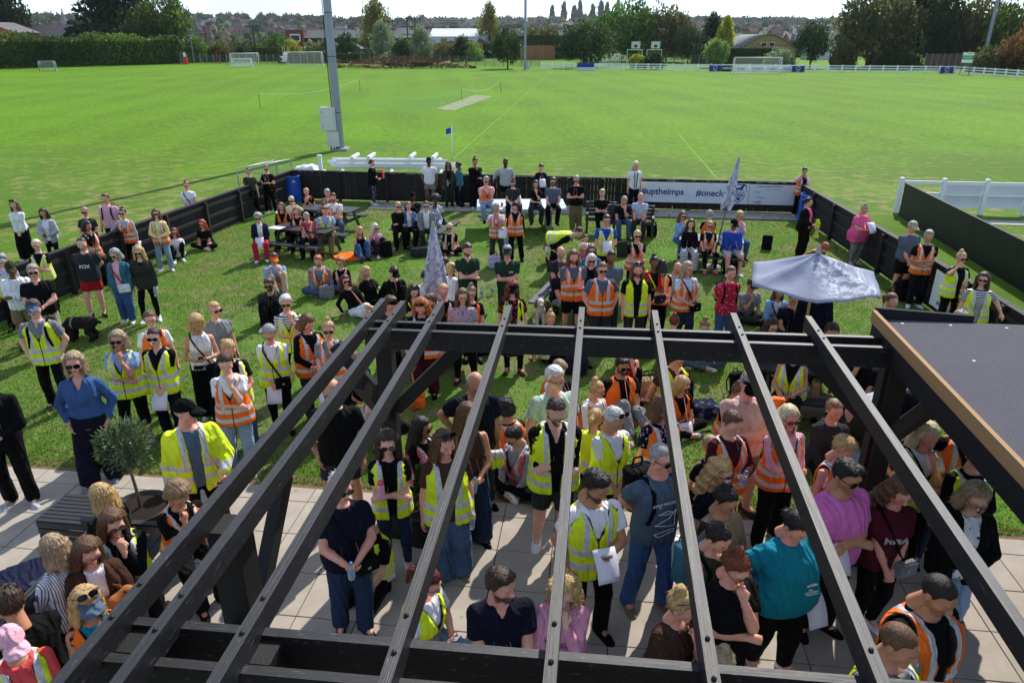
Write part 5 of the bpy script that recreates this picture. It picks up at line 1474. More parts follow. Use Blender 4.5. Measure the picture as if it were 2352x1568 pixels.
mb = MB(); mb.tube([(0, 0, .4), (0, 0, .95)], [.015, .006], 6); mb.build('stem', flat('shrub_bark', (86, 70, 54), .9), pt)
# ================================================================ behind the fence: floodlight, cabinets, rail pile, barriers
M_GALV = flat('galvanised_steel', (142, 148, 160), .45, .5, metal=.35, vary=.12, scale=3); M_CAB = flat('cabinet_paint', (206, 206, 204), .5, .4, vary=.10, scale=5); M_CABLE = flat('cable', (24, 24, 26), .6)
def floodlight(p, label, r0, r1, H_, lamps=True):
 r = empty('floodlight_mast', p, 0, label, 'floodlight', 'floodlight masts')
 mb = MB(); mb.lathe([(r0, 0), (r0 * .98, H_ * .3), (r0 * .9, H_ * .6), (r1, H_)], 8); mb.build('mast', M_GALV, r, False)
 mb = MB(); mb.box((0, 0, .06), (r0 * 4, r0 * 4, .12)); mb.build('base_plate', M_CONC, r)
 for z in (1.9, 4.6, 6.6): 
  mb = MB(); mb.lathe([(r0 * 1.02, z), (r0 * 1.02, z + .03)], 8); mb.build('band', M_CABLE, r)
 mb = MB(); mb.box((0, 0, H_ + .1), (2.6, .12, .12)); mb.build('head_frame', M_GALV, r)
 for k in (-1, -.33, .33, 1):
  mb = MB(); mb.box((k * 1.1, -.15, H_ + .3), (.5, .2, .42)); mb.build('lamp', M_CAB, r)
 return r
fl = floodlight((-9.09, 38.99, 0), 'tall grey floodlight mast with meter cabinets behind the back fence', .22, .15, 16)
mb = MB(); mb.tube([(-.235, -.05, 7.5), (-.26, -.05, 4.5), (-.25, -.06, 3.2), (-.2, -.2, 2.0)], .022, 6); mb.build('cable', M_CABLE, fl)
for nm, c_, sz in (('meter_cabinet', (-.42, -.35, 1.62), (.72, .34, 1.16)), ('meter_cabinet', (-.26, -.33, .62), (.56, .28, .78))):
 mb = MB(); mb.box(c_, sz, Matrix.Rotation(R(-8), 3, 'Z'), bev=.02); q = mb.build(nm, M_CAB, fl)
 mb = MB(); mb.box((c_[0] - .01, c_[1] - sz[1] / 2 - .015, c_[2]), (sz[0] * .88, .02, sz[2] * .92), Matrix.Rotation(R(-8), 3, 'Z'), bev=.005); d_ = mb.build('door', M_CAB, q)
 for z in (-.3, .3): mb = MB(); mb.box((c_[0] - sz[0] * .36, c_[1] - sz[1] / 2 - .03 + .05, c_[2] + z * sz[2]), (.04, .03, .06)); mb.build('lock', M_CABLE, q)
for x in (-.38, -.24, -.12): mb = MB(); mb.tube([(x, -.33, 0), (x, -.33, .26)], .035, 8); mb.build('conduit', M_CABLE, fl)
# pile of white rails: each rail and section is a thing of its own
rr2 = random.Random(9)
for k in range(9):
 y0 = 31.9 + .14 * (k % 4) + rr2.uniform(-.05, .05); z = .30 + .09 * (k // 2.2); x0 = -7.75 - (.25 if k in (5, 6) else 0) + rr2.uniform(-.2, .2); L = rr2.uniform(4.6, 5.6)
 r = empty('plastic_rail', (x0, y0, z), R(-3) + rr2.uniform(-.02, .02), 'long white plastic rail in the pile behind the back fence', 'rail', 'white rails piled behind the back fence')
 if k % 5 == 0:
  mb = MB(); mb.tube([(0, 0, 0), (L, 0, 0)], .05, 10); mb.build('tube', M_PVC, r, True)
 else:
  mb = MB(); mb.box((L / 2, 0, 0), (L, .06, .13), bev=.008); mb.build('rail', M_PVC, r)
  for j_ in (0, 1): mb = MB(); mb.box((L * j_ + (.006 if j_ else -.006), 0, 0), (.012, .062, .132)); mb.build('end_cap', M_PVCG, r)
for k, x in enumerate((-6.9, -6.2, -4.4, -3.4)):
 r = empty('plastic_post', (x, 31.95 + .1 * (k % 3), .72), R(-4), 'short white plastic post lying across the rail pile', 'post', 'white posts on the rail pile')
 mb = MB(); mb.box((0, .25, 0), (.12, 1.1, .12), bev=.008); mb.build('shaft', M_PVC, r)
 mb = MB(); mb.lathe([(.085, 0), (.085, .02), (.001, .06)], 4, M=Matrix.Rotation(R(90), 3, 'X') @ Matrix.Rotation(R(45), 3, 'Z')); q = mb.build('post_cap', M_PVC, r); q.location = (0, -.30, 0)
for k, x in enumerate((-7.6, -5.4, -3.2)):
 r = empty('support_frame', (x, 32.2, 0), R(-4), 'low white frame carrying the rail pile behind the fence', 'frame', 'white frames under the rail pile')
 mb = MB(); mb.box((0, 0, .30), (.13, .5, .6), bev=.01); mb.build('stand', M_PVC, r); mb = MB(); mb.box((0, 0, .03), (.2, .7, .06)); mb.build('foot', M_PVCG, r)
M_TUBE = flat('barrier_steel', (168, 172, 178), .4, .5, metal=.5, vary=.1)
def barrier(p, rz_, label, group='steel crowd barriers'):
 r = empty('crowd_barrier', p, rz_, label, 'barrier', group)
 mb = MB(); mb.tube([(-1.1, 0, .12), (-1.1, 0, .95), (-1.02, 0, 1.05), (1.02, 0, 1.05), (1.1, 0, .95), (1.1, 0, .12)], .02, 8); mb.tube([(-1.1, 0, .22), (1.1, 0, .22)], .016, 6); mb.build('frame', M_TUBE, r, True)
 for k in range(15):
  mb = MB(); x = -.98 + .14 * k; mb.tube([(x, 0, .22), (x, 0, 1.04)], .007, 5); mb.build('bar', M_TUBE, r)
 for s in (-1, 1): mb = MB(); mb.tube([(s * .95, -.3, .02), (s * .95, 0, .14), (s * .95, .3, .02)], .018, 6); mb.build('foot', M_TUBE, r, True)
barrier((-9.75, 27.9, 0), R(68), 'steel crowd barrier leaning by the left fence corner'); barrier((-9.35, 28.2, 0), R(60), 'second steel crowd barrier behind the left fence corner')
bb = surface_nets(lambda p: np.maximum(ell_d(p, (0, 0, .18), (.75, .5, .42)) + .10 * wnoise(p, 6.5) + .04 * wnoise(p, 17), -p[:, 2]), (-1, -.8, -.05), (1, .8, .9), .045)
o = mesh_np('bulk_bag', bb[0], bb[1], flat('woven_white', (220, 222, 220), .8, .2, vary=.12, scale=4, bump=.4)); o.location = (-8.55, 30.6, 0); tag(o, 'crumpled white bulk bag dumped behind the fence by the barriers', 'bag')
pw = empty('plastic_post', (-7.95, 30.3, 0), 0, 'upright white plastic post beside the crumpled bulk bag', 'post', None); mb = MB(); mb.box((0, 0, .5), (.14, .14, 1.0), bev=.01); mb.build('shaft', M_PVC, pw); mb = MB(); mb.box((0, 0, 1.02), (.17, .17, .04)); mb.build('post_cap', M_PVC, pw)
cf = empty('corner_flag', (flag.x, flag.y, 0), 0, 'blue corner flag on a white pole beyond the fence', 'flag')
mb = MB(); mb.tube([(0, 0, 0), (-.02, 0, 1.55)], .022, 8); mb.build('pole', M_PVC, cf, True)
mb = MB(); V = []
for i in range(7):
 for j_ in range(5): V.append((-.02 - .27 * i / 6, .05 * math.sin(i * 1.2 + j_ * .5), 1.52 - .26 * j_ / 4 - .10 * i / 6))
mb.add(V, [[i * 5 + j_, i * 5 + j_ + 1, (i + 1) * 5 + j_ + 1, (i + 1) * 5 + j_] for i in range(6) for j_ in range(4)]); mb.build('flag_cloth', flat('flag_blue', (46, 78, 190), .7, .2, vary=.15), cf, True)
ch = empty('blue_chair', (13.95, 18.7, 0), R(200), 'blue plastic slatted chair at the right edge behind the black wall', 'chair')
M_BLU = flat('blue_paint', (36, 92, 168), .45, .4, vary=.08)
for k in range(4): plank('back_slat', M_BLU, ch, (-.2 + .13 * k, .22, .42), (-.2 + .13 * k, .30, .9), .07, .02)
for k in range(4): plank('seat_slat', M_BLU, ch, (-.24, -.2 + .12 * k, .42), (.24, -.2 + .12 * k, .42), .10, .025)
for sx in (-1, 1):
 for sy2 in (-1, 1): plank('leg', M_BLU, ch, (sx * .22, sy2 * .2, 0), (sx * .22, sy2 * .2, .41), .05, .05)
# ================================================================ field edge and everything beyond
BARK = flat('bark', (74, 62, 50), .95, .1, vary=.3, scale=3)
def crown_mesh(kind, seed, n):
 """leaf clumps spread through a crown of unit half-width (x,y) and height 1"""
 rg = np.random.default_rng(seed); C = []; N_ = []; S = []; cv = []
 def clump(c, r, k, tone):
  d = rg.normal(size=(k, 3)); d /= np.linalg.norm(d, axis=1, keepdims=True)
  C.append(c + d * r * rg.uniform(.35, 1.0, (k, 1)) ** .6 * np.array([1, 1, .8])); N_.append(d + rg.normal(size=(k, 3)) * .6); cv.append(np.clip(tone + rg.normal(size=k) * .16, 0, 1))
 m = 130 if kind != 'tall' else 100
 for i in range(m):
  if kind == 'round':
   d = rg.normal(size=3); d /= np.linalg.norm(d); q = rg.uniform(.3, 1) ** .45; c = d * q * np.array([.84, .84, .42]) * (1 + .14 * math.sin(3 * d[0] + seed) + .10 * math.sin(5 * d[2] + seed)) + np.array([0, 0, .54])
   if c[2] < .10: c[2] = .10 + rg.uniform(0, .1)
   clump(c, rg.uniform(.13, .24), n, rg.uniform(.1, .85))
  elif kind == 'tall':
   z = rg.uniform(.06, .97); w = .75 * math.sin(math.pi * min(1, (z * .9 + .12))) ** .7; a = rg.uniform(0, 6.28); q = w * rg.uniform(.3, 1)
   clump(np.array([q * math.cos(a), q * math.sin(a), z]), rg.uniform(.16, .26), n, rg.uniform(.1, .9))
  elif kind == 'cedar':
   tier = rg.integers(0, 7); z = .22 + tier * .115; w = .95 - .11 * tier; a = rg.uniform(0, 6.28); q = w * rg.uniform(.1, 1) ** .6
   clump(np.array([q * math.cos(a), q * math.sin(a), z + rg.uniform(-.02, .03) - .05 * q]), rg.uniform(.10, .17), n, rg.uniform(.05, .6))
  else:  # shrub
   d = rg.normal(size=3); d /= np.linalg.norm(d); d[2] = abs(d[2]); q = rg.uniform(.4, 1) ** .5
   clump(d * q * np.array([.85, .85, .80]) + np.array([0, 0, .05]), rg.uniform(.15, .26), n, rg.uniform(.1, .9))
 return [np.concatenate(x).astype(f32) for x in (C, N_)] + [np.concatenate(cv)]
CROWN = {}
def crown_obj(kind, var, w, h, leaf, mat, parent, n=26):
 key = (kind, var, n, round(leaf / max(w, .1), 2))
 if key not in CROWN:
  C, N_, cv = crown_mesh(kind, var * 7 + 1, n); o = leaves('crown', C, N_, leaf / w, .62, mat, None, var, cv); COL.objects.unlink(o); CROWN[key] = o.data; bpy.data.objects.remove(o)
 o = bpy.data.objects.new('crown', CROWN[key]); link(o, parent); omat(o, mat); o.scale = (w, w, h); return o
def trunk_obj(parent, r_, h, mat=BARK, limbs=5, seed=0):
 rg = random.Random(seed); mb = MB(); mb.tube([(0, 0, 0), (rg.uniform(-.02, .02) * h, 0, h * .4), (rg.uniform(-.04, .04) * h, 0, h * .95)], [r_, r_ * .75, r_ * .3], 8)
 for k in range(limbs):
  a = rg.uniform(0, 6.28); z = h * rg.uniform(.35, .75); L = h * rg.uniform(.25, .42); mb.tube([(0, 0, z), (L * .5 * math.cos(a), L * .5 * math.sin(a), z + L * .35), (L * math.cos(a), L * math.sin(a), z + L * .75)], [r_ * .45, r_ * .3, r_ * .12], 5)
 return mb.build('trunk', mat, parent, True)
_lf = lambda n_, a, b: leaf_mat('leaf_' + n_, a, b, .42)
LEAF = dict(oak=_lf('oak', (48, 66, 30), (112, 132, 54)), dark=_lf('dark', (34, 54, 30), (78, 100, 50)), ever=_lf('evergreen', (26, 44, 30), (62, 80, 50)), mid=_lf('mid', (46, 80, 32), (112, 148, 62)), yel=_lf('yellow', (112, 124, 30), (198, 196, 72)), pop=_lf('poplar', (78, 86, 36), (160, 152, 70)), will=_lf('willow', (84, 104, 74), (160, 176, 136)), aut=_lf('autumn', (92, 66, 38), (164, 124, 74)), brn=_lf('brownish', (56, 66, 36), (116, 118, 64)), lite=_lf('light', (84, 116, 52), (160, 184, 100)), hedge=_lf('hedge', (52, 78, 32), (118, 144, 64)))
TN = 0
def tree(px, ybase, top, wpx, dist, kind, mat, label, trunk=True, group='trees beyond the field', zb=0.0, cat='tree', clear=.0):
 """px, wpx in photograph units at the given distance; ybase/top give the heights"""
 global TN; TN += 1
 p = spot_y(px, ybase, dist); tz = spot_y(px, top, dist).z; w = wpx / CAM_F * dist * 1.05 / 2
 z0 = max(p.z, 0) if zb == 0 else zb
 r = empty({'tree': 'tree', 'shrub': 'shrub'}[cat], (p.x, dist, 0), TN * 1.3, label, cat, group)
 H_ = tz; cl = clear if clear else (z0 if z0 > .4 else 0)
 c = crown_obj(kind, TN % 3 + 1, w, (H_ - cl) * (1.0 if kind != 'round' else 1.02), max(.34, w * .075), LEAF[mat], r, n=(48 if w > 4 else 30)); c.location = (0, 0, cl)
 if trunk: trunk_obj(r, max(.15, H_ * .022), H_ * .8, seed=TN)
 return r
# left side
tree(20, 110, -40, 150, 190, 'cedar', 'ever', 'dark pine tree at the far left edge above the hedge'); tree(285, 118, -60, 210, 180, 'cedar', 'ever', 'wide dark cedar standing behind the long hedge')
tree(382, 122, -10, 130, 176, 'round', 'oak', 'tall green oak beside the dark cedar'); tree(330, 120, 60, 100, 170, 'round', 'dark', 'low dark tree under the oak by the hedge end'); tree(70, 118, 70, 70, 172, 'shrub', 'dark', 'dark shrub in front of the tiled house at far left', False, cat='shrub')
for i, (x, tp, w, m_, l) in enumerate([(455, 84, 60, 'mid', 'leafy green tree right of the hedge end'), (512, 92, 70, 'brn', 'brownish bush behind the left wire fence'), (560, 100, 60, 'dark', 'dark bush left of the slide'), (600, 92, 70, 'oak', 'green bush behind the wire fence by the swings'), (640, 72, 60, 'mid', 'tall green tree left of the brick block'), (672, 88, 50, 'yel', 'yellow green tree beside the brick block'), (735, 105, 60, 'dark', 'dark shrub behind the large goal'), (800, 72, 55, 'dark', 'dark tree beside the mast in front of grey shed'), (780, 106, 70, 'hedge', 'ivy bush in front of dark huts')]):
 tree(x, 140, tp, w, 178 + 3 * i, 'shrub', m_, l, False, cat='shrub', group='bushes beyond the field')
tree(868, 130, 8, 92, 235, 'tall', 'pop', 'tall yellowing poplar right of the mast'); tree(1124, 130, 18, 60, 240, 'tall', 'pop', 'tall narrow poplar left of the white shed end')
tree(880, 140, 58, 66, 196, 'tall', 'will', 'grey green willow beside the twin poles'); tree(968, 140, 68, 74, 192, 'tall', 'will', 'grey green willow right of the twin poles')
for x, tp, w, m_, l in [(925, 88, 50, 'dark', 'dark bush between the two willows'), (1030, 92, 70, 'brn', 'bush in front of the white warehouse'), (1060, 84, 40, 'dark', 'small dark conifer before the white warehouse'), (1085, 94, 50, 'lite', 'pale bush at the right of the white warehouse'), (905, 116, 60, 'will', 'low grey shrub behind the brushwood pile')]:
 tree(x, 138, tp, w, 186, 'shrub', m_, l, False, cat='shrub', group='bushes beyond the field')
tree(1166, 157, 74, 78, 142, 'round', 'dark', 'small round tree on the field edge left of centre mast', clear=1.0); tree(1245, 140, 66, 90, 205, 'round', 'brn', 'bushy tree behind the brown board fence'); tree(1340, 152, 56, 128, 150, 'round', 'dark', 'wide dark round tree behind the white rails', clear=.4)
tree(1425, 140, 10, 150, 185, 'round', 'mid', 'big bright green tree in the middle distance'); tree(1530, 140, 26, 116, 180, 'round', 'brn', 'dark brownish tree right of the big green one'); tree(1580, 138, 66, 70, 172, 'round', 'dark', 'dark tree beside the pale tiled roof')
tree(1630, 135, 40, 58, 178, 'tall', 'ever', 'dark conifer behind the hedge'); tree(1662, 135, 48, 44, 172, 'tall', 'yel', 'bright yellow green tree beside the conifer'); tree(1640, 150, 96, 58, 146, 'round', 'lite', 'small pale green tree in front of the clipped hedge')
tree(1790, 150, 110, 66, 140, 'shrub', 'will', 'yellowish bush at the right goalpost', False, cat='shrub'); tree(1860, 152, 60, 76, 142, 'round', 'dark', 'small dark tree right of the goal', clear=1.2)
tree(1462, 152, 126, 34, 141, 'shrub', 'yel', 'low yellow bush by the basketball hoops', False, cat='shrub'); tree(1500, 152, 120, 46, 140, 'shrub', 'dark', 'low dark bush by the basketball hoops', False, cat='shrub')
tree(1995, 160, -8, 180, 148, 'round', 'brn', 'very large dark tree right of the goal', clear=.8); tree(2095, 160, -60, 200, 156, 'round', 'dark', 'tallest tree at the right with willowy top', clear=.5); tree(2150, 160, 40, 90, 146, 'tall', 'ever', 'drooping dark conifer beside the tallest tree'); tree(2220, 165, 5, 130, 150, 'round', 'brn', 'brown green tree behind the right mast'); tree(2310, 175, 8, 150, 142, 'round', 'oak', 'large green tree right of the right mast'); tree(2350, 180, 60, 110, 124, 'round', 'aut', 'autumn brown tree at the far right edge'); tree(2420, 180, -20, 160, 120, 'round', 'aut', 'tall autumn tree cut by the right edge')
tree(1935, 158, 92, 60, 143, 'shrub', 'brn', 'bush below the very large dark tree', False, cat='shrub'); tree(2060, 160, 110, 90, 143, 'shrub', 'dark', 'dark undergrowth below the tallest tree', False, cat='shrub'); tree(2280, 172, 100, 110, 128, 'shrub', 'brn', 'brownish undergrowth by the right mast', False, cat='shrub')
# hedges: long leafy boxes
def hedge(name, a, b, h, dep, mat, label, leaf=.5, dens=30, seed=1, z0=0.0):
 a, b = Vector(a), Vector(b); L = (b - a).length; d = (b - a) / L; n = Vector((-d.y, d.x, 0)); r = empty(name, a, 0, label, 'hedge')
 rg = np.random.default_rng(seed); k = int(L * h * dens / 10); t_ = rg.uniform(0, L, k); z = rg.uniform(.0, 1, k) ** .8 * h * (1 + .07 * np.sin(t_ * .35) + .05 * np.sin(t_ * .9 + 2)); y = rg.uniform(-1, 1, k); y = np.sign(y) * np.abs(y) ** .4 * dep / 2
 C = np.stack([d.x * t_ + n.x * y, d.y * t_ + n.y * y, z + z0], 1).astype(f32); N_ = np.stack([n.x * np.sign(y), n.y * np.sign(y), .7 + 0 * y], 1) + rg.normal(size=(k, 3)) * .5
 tone = np.clip(.5 + .35 * np.sin(t_ * .21 + 1) + .2 * rg.normal(size=k), 0, 1); leaves('foliage', C, N_.astype(f32), leaf, .6, LEAF[mat], r, seed, tone)
 mb = MB(); q = d * (L / 2); mb.bar(Vector((0, 0, h * .42 + z0)), d * L + Vector((0, 0, h * .42 + z0)), dep * .7, h * .8); mb.build('woody_core', flat('hedge_core', (52, 66, 34), .95, .1, vary=.3, scale=2), r)
 return r
hedge('hedge', (-118, 112, 0), (-73, 170, 0), 5.6, 3.2, 'hedge', 'long tall green hedge along the left side of the field', .6, 330)
pA, pB = spot_y(1588, 135, 165), spot_y(1805, 135, 165); hedge('hedge', (pA.x, 165, 0), (pB.x, 165, 0), spot_y(1700, 103, 165).z, 2.5, 'ever', 'clipped dark evergreen hedge behind the goal', .5, 90, 3)
pA, pB = spot_y(640, 140, 172), spot_y(860, 140, 172); hedge('hedge', (pA.x, 172, 0), (pB.x, 172, 0), 2.4, 2.0, 'dark', 'low overgrown hedge behind the big white goal', .5, 50, 4)
pA, pB = spot_y(420, 130, 185), spot_y(660, 130, 185); hedge('hedge', (pA.x, 185, 0), (pB.x, 185, 0), 3.6, 2.5, 'brn', 'rough hedge behind the left wire fence', .55, 60, 5)
pA, pB = spot_y(1180, 130, 200), spot_y(1340, 130, 200); hedge('hedge', (pA.x, 200, 0), (pB.x, 200, 0), 7, 3, 'brn', 'tall scrub behind the brown board fence', .6, 50, 6)
# white perimeter rails
def rail_fence(a, b, label, step=2.15, h=1.05, name='white_rail_fence'):
 a, b = Vector(a), Vector(b); L = (b - a).length; d = (b - a) / L; r = empty(name, a, 0, label, 'fence'); n = round(L / step)
 for i in range(n + 1): p = d * (L * i / n); plank('post', M_PVC, r, p, p + Vector((0, 0, h + .12)), .18, .18)
 for z in (.28, .66, 1.02): plank('rail', M_PVC, r, Vector((0, -.03, z)), d * L + Vector((0, -.03, z)), .06, .15)
 return r
f0, f1, f2, f3 = spot(1350, 161), spot(1690, 164.5), spot(2190, 169.5), spot(2420, 186)
rail_fence(f0, f1, 'white post and rail fence from the dugout to the goal'); rail_fence(f1, f2, 'white post and rail fence right of the goal'); rail_fence(f2, f3, 'white post and rail fence bending towards the right edge'); rail_fence(spot(1242, 160), spot(1320, 160.5), 'short white rail fence beside the centre mast with stacked panels')
dg = empty('dugout_seat', spot(1345, 163), 0, 'low white dugout bench with blue board by the rails', 'bench'); mb = MB(); mb.box((0, 0, .45), (3.2, .8, .12)); mb.build('seat', M_PVC, dg); mb = MB(); mb.box((0, .35, .9), (3.0, .06, .7)); mb.build('board', M_INK, dg); mb = MB(); mb.box((0, 0, .2), (3.1, .6, .36)); mb.build('base', M_PVCG, dg)
def adboard(px, w, mat, label, text=None, tm=None, emblem=False, py=168.0):
 p = spot(px, py); r = empty('advert_board', (p.x, p.y - .25, 0), 0, label, 'sign'); mb = MB(); mb.box((0, 0, .55), (w, .04, .95)); mb.build('board', mat, r)
 for s in (-1, 1): mb = MB(); mb.box((s * w * .4, .06, .4), (.06, .05, .8)); mb.build('stake', M_PVCG, r)
 if emblem:
  mb = MB(); mb.lathe([(.27, 0), (.33, 0), (.33, .004), (.27, .004), (.27, 0)], 24); q = mb.build('emblem_ring', M_WINK, r); q.matrix_local = front(0, .66, -.024)
  mb = MB(); mb.add([(-.05, -.026, .5), (.05, -.026, .5), (.02, -.026, .86), (-.02, -.026, .86)], [[3, 2, 1, 0]]); mb.build('emblem_tower', M_RED, r); txt('lettering', 'ACADEMY', .14, M_WINK, r, front(0, .2, -.024), True)
 if text: txt('lettering', text, .42, tm, r, front(0, .55, -.024), True)
adboard(1641, 2.0, M_INK, 'dark blue advert board with round emblem left of the goal', emblem=True, py=165); adboard(1668, 1.9, M_DARKINK, 'black advert board left of the goal', 'SPORTS', M_WINK, py=165.4)
for x, w, tx, m_ in ((1700, 2.4, 'el matic', M_DARKINK), (1738, 2.4, 'QUALITY', M_DARKINK), (1772, 2.2, 'arlight', M_DARKINK), (1806, 2.2, 'kilnred', flat('print_green', (60, 150, 90), .6))): adboard(x, w, M_BAN, 'white advert board reading %s behind the goal' % tx, tx, m_, py=166.3)
adboard(1831, 2.1, M_INK, 'dark blue advert board with round emblem right of the goal', emblem=True, py=166.8); adboard(2171, 2.1, M_INK, 'dark blue advert board with emblem near the green sign', emblem=True, py=169.8)
sg = empty('notice_sign', spot(2214, 172), R(-20), 'white and green notice sign on two posts at far right', 'sign')
mb = MB(); mb.box((0, 0, 2.5), (1.5, .05, 1.5)); mb.build('board', M_WINK, sg); mb = MB(); mb.box((0, -.03, 2.5), (1.5, .01, .6)); mb.build('green_band', flat('sign_green', (46, 160, 84), .5), sg); txt('lettering', 'BRANTHAM', .2, M_WINK, sg, front(0, 2.5, -.04), True); txt('lettering', 'TRAINING', .16, M_DARKINK, sg, front(.2, 3.05, -.03), True)
for s in (-1, 1): mb = MB(); mb.box((s * .6, .06, 1.0), (.09, .09, 2.2)); mb.build('post', flat('grey_post', (90, 88, 84), .7), sg)
# goals
M_NET = flat('goal_net', (222, 226, 226), .7, .2, vary=.05)
def goal(pc, w, h, dep, rz_, label, net=True, col=M_PVC, nn=16):
 r = empty('football_goal', pc, rz_, label, 'goal', 'football goals'); t_ = .06
 for s in (-1, 1): mb = MB(); mb.tube([(s * w / 2, 0, 0), (s * w / 2, 0, h)], t_, 8); mb.build('upright', col, r, True)
 mb = MB(); mb.tube([(-w / 2 - t_, 0, h), (w / 2 + t_, 0, h)], t_, 8); mb.build('crossbar', col, r, True)
 mb = MB(); mb.tube([(-w / 2, 0, .04), (-w / 2, dep, .04), (w / 2, dep, .04), (w / 2, 0, .04)], .04, 6); mb.build('ground_frame', col, r, True)
 for s in (-1, 1): mb = MB(); mb.tube([(s * w / 2, dep, .04), (s * w / 2, dep * .45, h)], .03, 6); mb.build('stay', col, r, True)
 if net:
  mb = MB(); q = .010
  for i in range(nn * 2 + 1):
   x = -w / 2 + w * i / (nn * 2); mb.tube([(x, 0, h), (x, dep * .45, h), (x, dep, .04)], q, 3, False)
  for i in range(nn): z = h * i / nn; y = dep - (dep * .55) * i / nn; mb.tube([(-w / 2, 0, z), (-w / 2, y, z), (w / 2, y, z), (w / 2, 0, z)], q, 3, False)
  mb.build('net', M_NET, r)['kind'] = 'stuff'
 return r
gl = spot(1738, 170.2); goal(gl, 7.3, 2.44, 2.0, R(-5), 'white full size goal in front of the advert boards', True)
g2 = spot(700, 151); goal(g2, 7.3, 2.6, 2.2, R(4), 'large white goal with net left of the mast', True); g3 = spot(565, 152); goal(g3, 5.4, 2.4, 2.0, R(35), 'white goal seen at an angle by the swings', True); g4 = spot(556, 154); goal(g4, 3.8, 1.5, 1.0, R(0), 'small white goal in front of the angled goal', True)
g5 = spot(1398, 151); goal(g5, 4.8, 2.1, 1.8, R(8), 'white goal behind the white rails by the wide dark tree', True); g6 = spot(110, 164); goal(g6, 2.7, 1.6, .9, R(0), 'small steel framed goal by the hedge', True, M_TUBE, 8)
g7 = spot_y(1266, 118, 212); goal((g7.x, 212, 1.4), 5, 2.2, 1.4, 0, 'white goal just above the brown board fence', False); 
for i, x in enumerate((1712, 1752, 1790)): p = spot(x, 172.5); barrier(p, R(-4 + 4 * i), ['left', 'middle', 'right'][i] + ' steel barrier standing in front of the far goal')
# wire fence posts on the far left and right of the field
M_POST = flat('concrete_post', (134, 130, 122), .9, .15, vary=.15)
t = NT('wire_mesh', .6, .3); t.base((.10, .105, .10, 1)); w1 = t.new("ShaderNodeTexBrick"); t.l.new(t.mapped(t.coord('Object'), (14, 14, 14)), w1.inputs[0])
tp = t.new("ShaderNodeBsdfTransparent"); mx = t.new("ShaderNodeMixShader"); mx.inputs[0].default_value = .34; t.l.new(tp.outputs[0], mx.inputs[1]); t.l.new(t.b.outputs[0], mx.inputs[2]); t.l.new(mx.outputs[0], t.n['Material Output'].inputs[0]); M_WIRE = t.m
def wire_fence(x0, x1, py, label, n, h=1.9):
 a, b = spot(x0, py[0]), spot(x1, py[1]); r = empty('wire_fence', a, 0, label, 'fence'); d = b - a
 for i in range(n + 1): p = d * (i / n); plank('post', M_POST, r, p, p + Vector((0, 0, h + .1)), .12, .12)
 mb = MB(); mb.quad(Vector((0, .08, .05)), d + Vector((0, .08, .05)), d + Vector((0, .08, h)), Vector((0, .08, h))); mb.build('mesh', M_WIRE, r)
wire_fence(372, 770, (147, 149), 'wire mesh fence with concrete posts at the left field edge', 26); wire_fence(830, 1240, (151, 153), 'wire mesh fence behind the brushwood pile', 20); wire_fence(1400, 1660, (150, 150), 'wire mesh fence behind the goal by the hoops', 14)
# brown board fence of panels
def panel_fence(x0, x1, py0, py1, dist, h, label, rgb, n):
 a, b = spot_y(x0, py0, dist), spot_y(x1, py1, dist); r = empty('board_fence', (a.x, dist, 0), 0, label, 'fence'); L = b.x - a.x; m_ = wood_mat(label[:12].replace(' ', '_'), rgb, .8, .08, (110, 92, 70))
 for i in range(n):
  plank('panel', m_, r, (L * i / n + .06, 0, h / 2), (L * (i + 1) / n - .06, 0, h / 2), .05, h); plank('post', M_POST, r, (L * i / n, -.03, 0), (L * i / n, -.03, h + .1), .12, .12)
panel_fence(972, 1110, 138, 138, 196, 4.0, 'tall orange brown board fence in front of the white warehouse', (146, 100, 58), 9); panel_fence(1195, 1275, 138, 138, 196, 3.4, 'orange brown board fence right of the small round tree', (142, 98, 60), 6); panel_fence(1985, 2110, 160, 160, 150, 1.9, 'grey weathered board fence under the large trees', (112, 100, 88), 14); panel_fence(2120, 2340, 165, 165, 140, 2.6, 'brown close boarded fence at the far right', (92, 74, 60), 16)
# brushwood pile
br = empty('brushwood_pile', spot(925, 157), 0, 'long pile of cut logs and branches at the field edge', 'log pile')
M_LOGE = flat('cut_log', (190, 158, 112), .9, .1, vary=.15); rb = random.Random(12)
mb = MB()
for i in range(520):
 x = rb.gauss(0, 7.5); x = max(-13, min(13, x)); hmx = 2.1 * math.exp(-((x - 3) / 7) ** 2) + 1.3 * math.exp(-((x + 6) / 5) ** 2); z = rb.uniform(.05, max(.3, hmx)); y = rb.uniform(-1.5, 2.5); L = rb.uniform(.7, 2.4); a = rb.uniform(0, 3.14); e = rb.uniform(-.3, .45)
 mb.tube([(x - L / 2 * math.cos(a), y - L / 2 * math.sin(a), max(.02, z - L / 2 * e)), (x + L / 2 * math.cos(a), y + L / 2 * math.sin(a), z + L / 2 * e)], [rb.uniform(.03, .07), .015], 4, False)
mb.build('branches', flat('brushwood', (104, 74, 58), .95, .1, vary=.35, scale=.6), br, kind='stuff')
for i in range(9):
 x = rb.uniform(-9, 8); a = rb.uniform(-.4, .4); L = rb.uniform(1.5, 3); r_ = rb.uniform(.16, .30); mb = MB(); mb.tube([(x, -1.2, r_ + rb.uniform(0, .9)), (x + L * math.cos(a), -1.2 + L * math.sin(a), r_ + rb.uniform(0, .9))], r_, 9); mb.build('log', M_LOGE if i % 3 == 0 else BARK, br, True)
